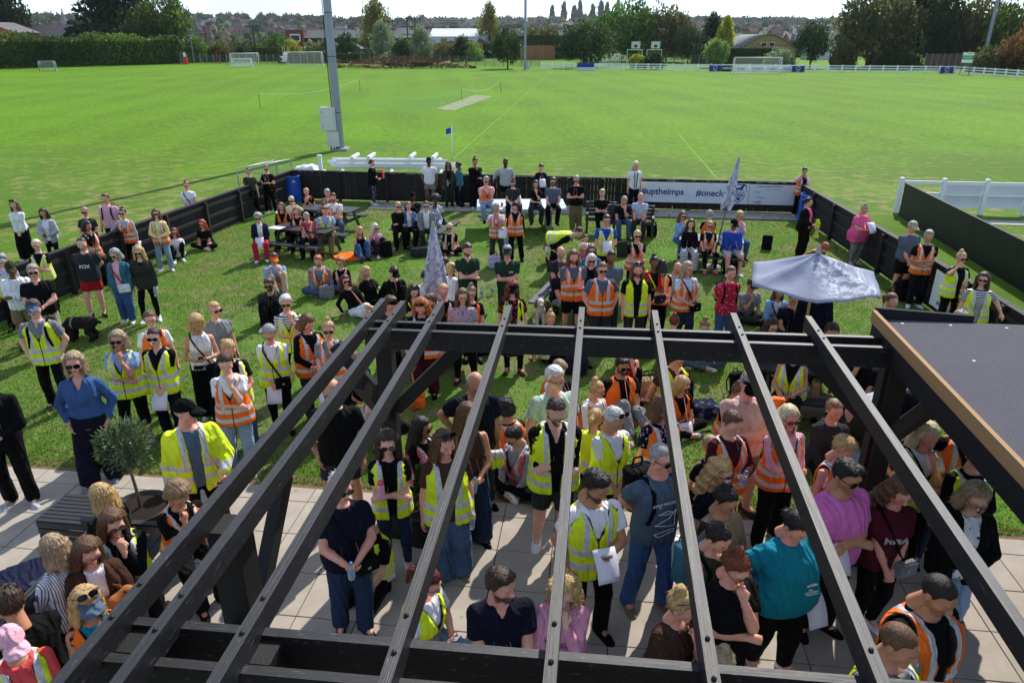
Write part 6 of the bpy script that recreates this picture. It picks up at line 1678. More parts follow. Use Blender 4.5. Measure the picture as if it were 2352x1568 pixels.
n = 1500; rg = np.random.default_rng(8); C = np.stack([rg.normal(0, 6.5, n).clip(-12, 12), rg.uniform(-1.6, 2, n), rg.uniform(.1, 1.5, n)], 1); leaves('dead_leaves', C.astype(f32), rg.normal(size=(n, 3)).astype(f32), .32, .6, leaf_mat('leaf_dead', (70, 42, 32), (128, 88, 62)), br, 3)['kind'] = 'stuff'
# cricket ropes
M_ROPE = flat('rope_blue', (150, 200, 190), .7)
for i, ((a, b), lab) in enumerate((((spot(598, 250), spot(827, 209)), 'thin rope on two posts left of the cricket square'), ((spot(1062, 234), spot(1151, 216)), 'thin rope on two posts over the cricket wicket'))):
 r = empty('rope_barrier', a, 0, lab, 'barrier'); d = b - a
 for q in (Vector(), d): mb = MB(); mb.tube([q, q + Vector((-.1 if i else 0, 0, 1.2))], .02, 5); mb.build('post', BARK, r)
 mb = MB(); mb.tube([d * (k / 14) + Vector((-.1 if i else 0, 0, 1.18 - .55 * math.sin(math.pi * k / 14))) for k in range(15)], .010, 4); mb.build('rope', M_ROPE, r)
# masts, poles and wires
floodlight(spot(1206, 162), 'slim grey floodlight mast in the middle at the field edge', .24, .14, 17); floodlight(spot(2253, 163), 'grey floodlight mast leaning above the right corner rails', .30, .2, 17)
for p, lb in ((spot(1202, 158), 'white and green bin behind the centre mast'),): r = empty('wheelie_bin', p + Vector((.9, 1.5, 0)), 0, lb, 'bin'); mb = MB(); mb.box((0, 0, .55), (.7, .6, 1.1), bev=.05); mb.build('bin_body', M_CAB, r); mb = MB(); mb.box((0, 0, 1.15), (.74, .66, .1), bev=.03); mb.build('lid', flat('bin_lid', (120, 180, 60), .5), r)
M_TEL = flat('telegraph_pole', (70, 58, 50), .9, .1, vary=.2)
def telegraph(px, ybase, ytop, dist, label, twin=0, arms=2):
 p = spot_y(px, ybase, dist); H_ = spot_y(px, ytop, dist).z; r = empty('utility_pole', (p.x, dist, 0), 0, label, 'pole', 'utility poles')
 for s in ((-1, 1) if twin else (0,)): mb = MB(); mb.tube([(s * twin, 0, 0), (s * twin, 0, H_)], [.22, .16], 7); mb.build('pole', M_TEL, r, True)
 for k in range(arms): mb = MB(); mb.box((0, -.2, H_ - .4 - 1.8 * k), (3.2 + 2 * twin, .14, .16)); mb.build('cross_arm', M_TEL, r)
 for k in range(3): mb = MB(); mb.lathe([(.09, 0), (.12, .12), (.06, .3)], 6); q = mb.build('insulator', M_CABLE, r); q.location = ((k - 1) * (1.3 + twin), -.2, H_ - .3)
 return H_
telegraph(888, 130, 46, 198, 'twin wooden poles in front of the grey willow', .9, 3); telegraph(948, 132, 40, 200, 'second twin wooden poles near the white warehouse', 1.0, 3); telegraph(1381, 85, 4, 420, 'tall twin poles with cross arms above the trees', 3.0, 2); telegraph(475, 100, 62, 260, 'single wooden pole above the hedge at left', 0, 2); telegraph(590, 138, 58, 178, 'grey wooden pole behind the swings', 0, 1); telegraph(1294, 110, 48, 300, 'thin pole left of the big green tree', 0, 2)
w_ = empty('power_line', (0, 200, 0), 0, 'set of power lines crossing from the twin poles to the right', 'power line')
for k in range(4):
 mb = MB(); a = spot_y(948, 44 + 5 * k, 200) - Vector((0, 200, 0)); b = spot_y(1381, 8 + 6 * (k % 2), 420) - Vector((0, 200, 0)); mb.tube([a.lerp(b, q / 16) - Vector((0, 0, 3.0 * math.sin(math.pi * q / 16))) for q in range(17)], .05, 4); mb.build('wire', M_CABLE, w_)
# playground and hoops
pl = empty('swing_frame', spot(520, 148), 0, 'red swing frame behind the wire fence', 'swing'); M_RP = flat('red_paint', (150, 52, 44), .6); 
for s in (-1, 1):
 for q in (-1, 1): mb = MB(); mb.tube([(s * 1.8 + q * .1, q * .8, 0), (s * 1.8, 0, 2.6)], .06, 6); mb.build('leg', M_RP, pl)
mb = MB(); mb.tube([(-1.8, 0, 2.6), (1.8, 0, 2.6)], .06, 6); mb.build('beam', M_RP, pl)
for s in (-.7, .7): mb = MB(); mb.tube([(s - .2, 0, 2.6), (s - .2, 0, .6)], .015, 4); mb.tube([(s + .2, 0, 2.6), (s + .2, 0, .6)], .015, 4); mb.box((s, 0, .6), (.5, .25, .06)); mb.build('swing_seat', M_CABLE, pl)
sl = empty('playground_slide', spot(640, 148) + Vector((0, 6, 0)), 0, 'white slide with green and yellow tower behind the goal', 'slide'); mb = MB(); V = [(-.5, -2, .3), (.5, -2, .3), (.5, 0, 2.2), (-.5, 0, 2.2)]; mb.add(V, [[0, 1, 2, 3]]); mb.box((-.52, -1, 1.35), (.06, 2.2, .3)); mb.box((.52, -1, 1.35), (.06, 2.2, .3)); mb.build('chute', M_WINK, sl)
for s in (-1, 1):
 for q in (0, 1): mb = MB(); mb.tube([(s * .6, q * 1.4, 0), (s * .6, q * 1.4, 3.6)], .07, 6); mb.build('tower_post', flat('yellow_paint', (214, 178, 60), .6), sl)
mb = MB(); mb.box((0, .7, 2.2), (1.3, 1.4, .1)); mb.build('platform', flat('green_paint', (70, 150, 70), .6), sl)
def hoop(px, py, label):
 r = empty('basketball_hoop', spot(px, py), 0, label, 'hoop', 'basketball hoops'); mb = MB(); mb.tube([(-1.6, 0, 0), (-1.6, 0, 3.0), (1.4, 0, 3.0), (1.4, 0, 1.6)], .08, 6); mb.build('frame', M_PVC, r); mb = MB(); mb.box((0, -.3, 3.9), (1.8, .06, 1.3)); mb.build('backboard', M_CAB, r); mb = MB(); mb.box((0, -.34, 3.7), (.6, .02, .5)); mb.build('target_square', M_DARKINK, r)
 mb = MB(); mb.lathe([(.22, 0), (.25, 0), (.25, .03), (.22, .03)], 12); q = mb.build('ring', M_RP, r); q.location = (0, -.6, 3.45)
hoop(1457, 151, 'left white basketball hoop behind the rails'); hoop(1502, 151, 'right white basketball hoop behind the rails')
for x, py, lb in ((405, 146, 'slim lamp post with solar panel at the hedge end'), (447, 146, 'slim lamp post right of the solar lamp')):
 p = spot(x, py); r = empty('lamp_post', p, 0, lb, 'lamp'); mb = MB(); mb.tube([(0, 0, 0), (0, 0, 5.6)], .07, 6); mb.build('post', M_GALV, r); mb = MB(); mb.box((0, -.2, 5.7), (1.0, .7, .06)); mb.build('panel', M_CAB, r); mb = MB(); mb.box((.2, -.3, 5.2), (.4, .2, .15)); mb.build('lamp', M_CAB, r)
r = empty('dog_bin', spot(427, 148), 0, 'red and orange bin by the left wire fence', 'bin'); mb = MB(); mb.box((0, 0, .6), (.9, .6, 1.2), bev=.05); mb.build('bin_body', flat('bin_red', (200, 60, 40), .5), r); mb = MB(); mb.box((0, 0, 1.9), (.5, .05, .9)); mb.build('notice', M_WINK, r)
# ---- buildings in the middle distance
def windows(r, y, xs, zs, w, h, m_=None):
 for x in xs:
  for z in zs:
   mb = MB(); mb.box((x, y - .03, z), (w, .08, h)); f_ = mb.build('window', M_WINK, r); mb = MB(); mb.box((x, y - .08, z), (w * .84, .03, h * .8)); mb.build('pane', M_PANE, f_)
M_PANE = flat('window_glass', (52, 62, 74), .15, .6, vary=.1); M_BRICK = flat('red_brick', (136, 72, 56), .9, .15, vary=.18, scale=1.5); M_GREYR = flat('grey_sheet_roof', (112, 116, 114), .8, .2, vary=.2, scale=.15); M_DKW = flat('dark_cladding', (44, 46, 52), .7, .2, vary=.15, scale=.3); M_WHITES = flat('white_cladding', (206, 210, 214), .6, .3, vary=.06, scale=.2); M_SLATE = flat('slate_roof', (112, 108, 110), .85, .2, vary=.2, scale=.8)
def gable(r, x0, x1, y0, y1, z0, z1, zr, wall, roof, along='x', ov=.3):
 mb = MB(); mb.box(((x0 + x1) / 2, (y0 + y1) / 2, (z0 + z1) / 2), (x1 - x0, y1 - y0, z1 - z0)); 
 if along == 'x': ym = (y0 + y1) / 2; mb.add([(x0, y0, z1), (x0, y1, z1), (x0, ym, zr), (x1, y0, z1), (x1, y1, z1), (x1, ym, zr)], [[0, 2, 1], [3, 4, 5]])
 else: xm = (x0 + x1) / 2; mb.add([(x0, y0, z1), (x1, y0, z1), (xm, y0, zr), (x0, y1, z1), (x1, y1, z1), (xm, y1, zr)], [[0, 1, 2], [3, 5, 4]])
 mb.build('wall', wall, r); rf_ = MB(); t_ = .12
 if along == 'x':
  ym = (y0 + y1) / 2; rf_.add([(x0 - ov, y0 - ov, z1 - .1), (x1 + ov, y0 - ov, z1 - .1), (x1 + ov, ym, zr + .1), (x0 - ov, ym, zr + .1), (x0 - ov, y1 + ov, z1 - .1), (x1 + ov, y1 + ov, z1 - .1)], [[0, 1, 2, 3], [3, 2, 5, 4]])
 else:
  xm = (x0 + x1) / 2; rf_.add([(x0 - ov, y0 - ov, z1 - .1), (xm, y0 - ov, zr + .1), (xm, y1 + ov, zr + .1), (x0 - ov, y1 + ov, z1 - .1), (x1 + ov, y0 - ov, z1 - .1), (x1 + ov, y1 + ov, z1 - .1)], [[0, 1, 2, 3], [1, 4, 5, 2]])
 o = rf_.build('roof', roof, r); s_ = o.modifiers.new('t', 'SOLIDIFY'); s_.thickness = .15; return o
def bx(px, py, d): return spot_y(px, py, d)
# brick block and grey shed
D_ = 260.; a, b = bx(660, 108, D_), bx(700, 108, D_); zt = bx(680, 70, D_).z
r = empty('brick_office', (a.x, D_, 0), 0, 'red brick two storey office block left of the grey shed', 'building'); mb = MB(); mb.box(((b.x - a.x) / 2, 4, zt / 2), (b.x - a.x, 8, zt)); mb.build('wall', M_BRICK, r); mb = MB(); mb.box((3, -.15, zt * .68), (3.4, .5, 2.4)); q = mb.build('bay', M_WINK, r); mb = MB(); mb.box((3, -.45, zt * .68), (2.8, .05, 1.5)); mb.build('pane', M_PANE, q); windows(r, 0, (2.4, 4.6), (1.6,), 1.8, 1.2)
mb = MB(); mb.box(((b.x - a.x) / 2, 4, zt + .1), (b.x - a.x + .3, 8.3, .2)); mb.build('roof', M_GREYR, r)
c_, d_ = bx(700, 108, D_), bx(985, 108, D_); zt2 = bx(800, 69, D_).z; zm = bx(800, 88, D_).z
r = empty('grey_shed', (c_.x, D_, 0), 0, 'long grey industrial shed with sloping sheet roof', 'building'); Ls = d_.x - c_.x
mb = MB(); mb.box((Ls / 2, 10, zm / 2), (Ls, 18, zm)); mb.build('wall', M_DKW, r); mb = MB(); V = [(-.3, .6, zm), (Ls + .3, .6, zm), (Ls + .3, 5, zt2), (-.3, 5, zt2), (-.3, 19, zt2), (Ls + .3, 19, zt2)]; mb.add(V, [[0, 1, 2, 3], [3, 2, 5, 4]]); mb.build('roof', M_GREYR, r); windows(r, 1, [3 + 3.4 * k for k in range(3)], (2.0,), 2.0, 1.6)
# white warehouse
D2 = 238.; a, b = bx(988, 112, D2), bx(1120, 112, D2); zt = bx(1050, 84, D2).z; zr_ = bx(1050, 66, D2).z
r = empty('white_warehouse', (a.x, D2, 0), 0, 'white warehouse with pale pitched roof behind the board fence', 'building'); gable(r, 0, b.x - a.x, 0, 22, 0, zt, zr_, M_WHITES, M_WHITES, 'x', .2); windows(r, 0, (9, 11.2), (2.2,), 1.6, 2)
mb = MB(); mb.box((9.5, -6, bx(1000, 108, 232).z - .6), (30, 4, .4)); mb.build('lean_to_roof', M_PVCG, r); mb = MB(); mb.box((9.5, -6, 1.6), (29, 3.6, 3.2)); mb.build('lean_to', M_DKW, r)
for i, (x, w) in enumerate(((725, 7), (775, 6))):
 p = bx(x, 118, 205); r = empty('garden_hut', (p.x, 205, 0), 0, ['dark hut with felt roof behind the goal', 'grey roofed hut right of the mast'][i], 'hut'); gable(r, 0, w, 0, 5, 0, 2.6, 4.2, M_DKW, M_SLATE if i else M_DKW, 'y'); windows(r, 0, (w / 2,), (1.4,), 1, .9)
# houses right of centre
p = bx(1590, 112, 215); r = empty('tiled_house', (p.x, 215, 0), 0, 'house with pale tiled roof behind the clipped hedge', 'house'); gable(r, 0, 8, 0, 7, 0, bx(1600, 100, 215).z, bx(1600, 72, 215).z, M_WHITES, M_SLATE, 'x'); windows(r, 0, (2, 5.5), (2.0,), 1.2, 1.2)
p = bx(1700, 110, 205); q = bx(1828, 110, 205); r = empty('curved_roof_hall', (p.x, 205, 0), 0, 'hall with wide curved grey roof and brick gable', 'building'); Lh = q.x - p.x; zt = bx(1760, 80, 205).z; n = 14
arc = [(Lh * k / n, zt * (.42 + .58 * math.sin(math.pi * k / n))) for k in range(n + 1)]; mb = MB(); mb.add([(x, 0, z) for x, z in arc] + [(Lh, 0, 0), (0, 0, 0)], [list(range(n + 3))[::-1]]); mb.build('wall', flat('buff_brick', (170, 138, 96), .9, .1, vary=.15, scale=1), r)
mb = MB(); V = [(x, -.4, z + .1) for x, z in arc] + [(x, 22, z + .1) for x, z in arc]; mb.add(V, [[k, k + 1, n + 2 + k, n + 1 + k] for k in range(n)]); o = mb.build('roof', M_GREYR, r, True); s_ = o.modifiers.new('t', 'SOLIDIFY'); s_.thickness = .25; windows(r, 0, (Lh * .42, Lh * .56), (zt * .6,), 1.6, 1.0)
p = bx(1865, 112, 200); r = empty('slate_cottage', (p.x, 200, 0), 0, 'cottage with speckled slate roof right of the curved hall', 'house'); gable(r, 0, 8, 0, 7, 0, bx(1870, 92, 200).z, bx(1870, 70, 200).z, M_WHITES, M_SLATE, 'x'); windows(r, 0, (2, 5), (2.0,), 1.1, 1.2)
p = bx(1815, 100, 230); r = empty('red_cottage', (p.x, 230, 0), 0, 'red walled cottage with grey roof and chimney behind the hall', 'house'); o = gable(r, 0, 10, 0, 7, 0, bx(1840, 92, 230).z, bx(1840, 78, 230).z, flat('red_render', (178, 84, 62), .8), M_SLATE, 'x'); mb = MB(); mb.box((2, 3.5, bx(1840, 74, 230).z), (.8, .8, 2.2)); mb.build('chimney', M_WHITES, o)
p = bx(110, 108, 190); r = empty('tiled_house', (p.x - 6, 190, 0), 0, 'house with dark tiled hipped roof behind the left hedge', 'house'); gable(r, -4, 14, 0, 9, 0, bx(150, 96, 190).z, bx(130, 58, 190).z, M_BRICK, M_SLATE, 'x'); windows(r, 0, (2, 8), (3.2,), 1.2, 1.2)
p = bx(10, 105, 175); r = empty('brick_house', (p.x - 8, 175, 0), 0, 'orange brick house cut by the left edge above the hedge', 'house'); gable(r, 0, 11, 0, 9, 0, bx(10, 74, 175).z, bx(10, 52, 175).z, flat('orange_brick', (170, 96, 62), .9), M_SLATE, 'y'); windows(r, 0, (3, 7), (6.5,), 1.2, 1.4)
# church on the hill
p = bx(150, 62, 900.); r = empty('church', (p.x, 900, 0), 0, 'grey church with tall pointed spire on the left hill', 'church'); zb, zt_, ztip = bx(150, 82, 900.).z, bx(150, 46, 900.).z, bx(150, 18, 900.).z; M_STONE = flat('church_stone', (140, 136, 130), .9, .1, vary=.12, scale=.3)
mb = MB(); mb.box((0, 0, (zb + zt_) / 2 - 4), (5.5, 5.5, zt_ - zb + 8)); mb.build('tower', M_STONE, r); mb = MB(); mb.lathe([(2.6, zt_), (.05, ztip)], 8); mb.build('spire', M_STONE, r); gable(r, -20, -2.8, -3, 6, zb - 8, zt_ - 6, zt_ - 2, M_STONE, flat('red_tile', (134, 72, 54), .9), 'x')
windows(r, -2.75, (0,), (zt_ - 3,), 1.2, 2.4)
# ---- hillside
def hill_z(x, y):
 b = max(0.0, min(1.0, (y - 520) / 1000.0)); h = 30 * b ** 1.35 + (3.5 * math.sin(x * .0021 + 1) + 1.5 * math.sin(x * .008)) * b
 lf = max(0.0, min(1, (-x - 330) / 400)); h += 9 * lf * min(1, b * 2.2)
 if y > 1520: h -= (y - 1520) * .02
 return max(h, -.02) if b > 0 else -.02
V = []; F = []; nx, ny = 60, 30
for j_ in range(ny + 1):
 for i in range(nx + 1):
  y = 500 + 1300 * j_ / ny; x = (i / nx - .5) * (1900 + 1.3 * (y - 330)); V.append((x, y, hill_z(x, y) - (.3 if j_ == 0 else 0)))
for j_ in range(ny):
 for i in range(nx): k = j_ * (nx + 1) + i; F.append([k, k + 1, k + nx + 2, k + nx + 1])
o = mesh_np('hillside', V, F, grass_mat('hill_grass', (44, 62, 34), (74, 88, 46), .25, (110, 104, 70), 0, .05, .008)); o["kind"] = 'structure'
# houses on the hill: one build per kind, then copies
HW = [flat('hill_brick', (122, 98, 90), .9, .1, vary=.12, scale=.3), flat('hill_render', (190, 188, 186), .9, .1, vary=.08, scale=.3), flat('hill_buff', (158, 128, 100), .9, .1, vary=.12, scale=.3)]
HR = [flat('hill_tile_red', (104, 84, 80), .9, .1, vary=.2, scale=.3), flat('hill_tile_grey', (96, 92, 96), .9, .1, vary=.2, scale=.3), flat('hill_tile_brown', (98, 84, 80), .9, .1, vary=.2, scale=.3)]
def hill_house(k):
 r = empty('hill_house', (0, 0, 0)); wd = (9, 14, 7)[k]; al = ('x', 'x', 'y')[k]
 o = gable(r, -wd / 2, wd / 2, -4, 4, -3, 5.2, 8.6, HW[k], HR[k], al); mb = MB(); mb.box((wd * .3, 0, 8.6), (.9, .9, 2.4)); mb.build('chimney', HW[0], o)
 windows(r, -4, (-wd * .25, wd * .25), (1.2, 3.8), 1.4, 1.4); return r
protos = [hill_house(k) for k in range(3)]; used = [False] * 3; rh = random.Random(21); cnt = 0; placed = []
WL = ['brick', 'white rendered', 'buff']; side_words = [(-1e9, -300, 'left hillside left of the brick office'), (-300, -70, 'hillside behind the grey shed'), (-70, 120, 'hillside above the white warehouse'), (120, 420, 'hillside right of the big green tree'), (420, 1e9, 'right hillside below the ridge')]
for row, y in enumerate([640, 720, 800, 880, 960, 1050, 1140, 1230, 1320, 1410]):
 n_ = 21
 for i in range(n_):
  px = 430 + (2040 - 430) * (i + rh.uniform(.1, .9)) / n_
  if 640 < px < 690 and row < 2 or rh.random() < .12: continue
  x = (px - 1176) / CAM_F * y * 1.02; k = rh.choice([0, 0, 1, 2]) 
  o = protos[k] if not used[k] else copy_tree(protos[k]); used[k] = True; o.location = (x, y + rh.uniform(-12, 12), hill_z(x, y) - .3); o.rotation_euler = (0, 0, rh.choice([0, 0, R(90), R(180), R(20), R(-25)]) + rh.uniform(-.2, .2))
  sd = [s for a_, b_, s in side_words if a_ <= x < b_][0]; rw = 'lower' if row < 3 else ('middle' if row < 7 else 'upper')
  tag(o, '%s gabled house on the %s %s' % (WL[k], rw, sd), 'house', '%s %s houses on %s' % (rw, WL[k], sd))
# far woods: ridge and clumps that read as one mass
def wood(name, spots_, mat, label, seed, s0, n=16):
 rg = np.random.default_rng(seed); C = []; N_ = []; cv = []; mb = MB()
 for (x, y, z, r_, h) in spots_:
  k = n; d = rg.normal(size=(k, 3)); d /= np.linalg.norm(d, axis=1, keepdims=True); d[:, 2] = np.abs(d[:, 2]); C.append(np.array([x, y, z]) + d * np.array([r_, r_, h]) * rg.uniform(.6, 1, (k, 1))); N_.append(d + rg.normal(size=(k, 3)) * .4); cv.append(np.clip(rg.uniform(.1, .8) + rg.normal(size=k) * .15, 0, 1))
  mb.lathe([(r_ * .6, 0), (r_ * .85, h * .35), (r_ * .7, h * .7), (r_ * .2, h * .93)], 6, (x, y, z))
 o = leaves(name, np.concatenate(C).astype(f32), np.concatenate(N_).astype(f32), s0, .8, LEAF[mat], None, seed, np.concatenate(cv)); tag(o, label, 'wood', kind='stuff'); mb.build('leafy_mass', flat('wood_core', (44, 56, 36), .95, .1, vary=.3, scale=.2), o, True)['kind'] = 'stuff'; return o
rw_ = random.Random(31)
S = []
for i in range(620):
 px = rw_.uniform(-150, 2500); y = rw_.uniform(1430, 1560) if rw_.random() < .8 else rw_.uniform(900, 1430); x = (px - 1176) / CAM_F * y; 
 h = rw_.uniform(6, 12) * (1.25 if px < 1000 else .85); S.append((x, y, hill_z(x, y) - 1, rw_.uniform(7, 13), h))
wood('ridge_wood', S, 'dark', 'dark wood along the ridge of the far hill', 2, 4.2, 26)
S = []
for i in range(620):
 y = rw_.uniform(480, 1420); px = rw_.uniform(300, 2100); x = (px - 1176) / CAM_F * y; S.append((x, y, hill_z(x, y) - 1, rw_.uniform(3, 6), rw_.uniform(4, 8)))
wood('hillside_trees', S, 'oak', 'small trees and gardens scattered between the hillside houses', 3, 2.6, 18)
S = [((rw_.uniform(-60, 500) - 1176) / CAM_F * y, y, hill_z((rw_.uniform(-60, 500) - 1176) / CAM_F * y, y) - 1, rw_.uniform(7, 12), rw_.uniform(7, 12)) for y in [rw_.uniform(520, 1400) for _ in range(300)]]
wood('left_hill_wood', S, 'dark', 'dark wood covering the hill at far left around the church', 4, 4.0, 26)
S = []
for i in range(200): y = rw_.uniform(210, 330); px = rw_.uniform(380, 2100); S.append(((px - 1176) / CAM_F * y, y, 0, rw_.uniform(3, 5), rw_.uniform(2.5, 5)))
wood('valley_scrub', S, 'brn', 'scrub and hedges between field edge and the houses', 5, 1.8, 22)
for k, (px, h) in enumerate(((1260, 25), (1284, 25), (1306, 24), (1318, 24), (1345, 24), (1362, 24), (1374, 24), (1396, 24))):
 y = 1500; x = (px - 1176) / CAM_F * y; z = hill_z(x, y); r = empty('ridge_poplar', (x, y, z), k, 'narrow dark poplar standing up from the ridge line', 'tree', 'poplars on the ridge'); crown_obj('tall', 2, 5.0 + k % 3, 19 + (k * 5) % 9, 2.6, LEAF['ever'], r, 10); mb = MB(); mb.tube([(0, 0, -1), (0, 0, 14)], [.6, .2], 6); mb.build('trunk', BARK, r)
# ---------------------------------------------------------------- air: far things fade a little
hb = MB(); hb.box((0, 900, 28), (5200, 2400, 66)); hz_ = hb.build('haze'); hz_["kind"] = 'stuff'; hz_["label"] = 'thin pale haze over the valley'
hm_ = bpy.data.materials.new('haze'); hm_.use_nodes = True; hm_.node_tree.nodes.clear(); ho = hm_.node_tree.nodes.new('ShaderNodeOutputMaterial'); hv_ = hm_.node_tree.nodes.new('ShaderNodeVolumePrincipled')
hv_.inputs['Color'].default_value = (.78, .86, .96, 1); hv_.inputs['Density'].default_value = .00007; hv_.inputs['Anisotropy'].default_value = .3; hm_.node_tree.links.new(hv_.outputs[0], ho.inputs['Volume']); hz_.data.materials.append(hm_)
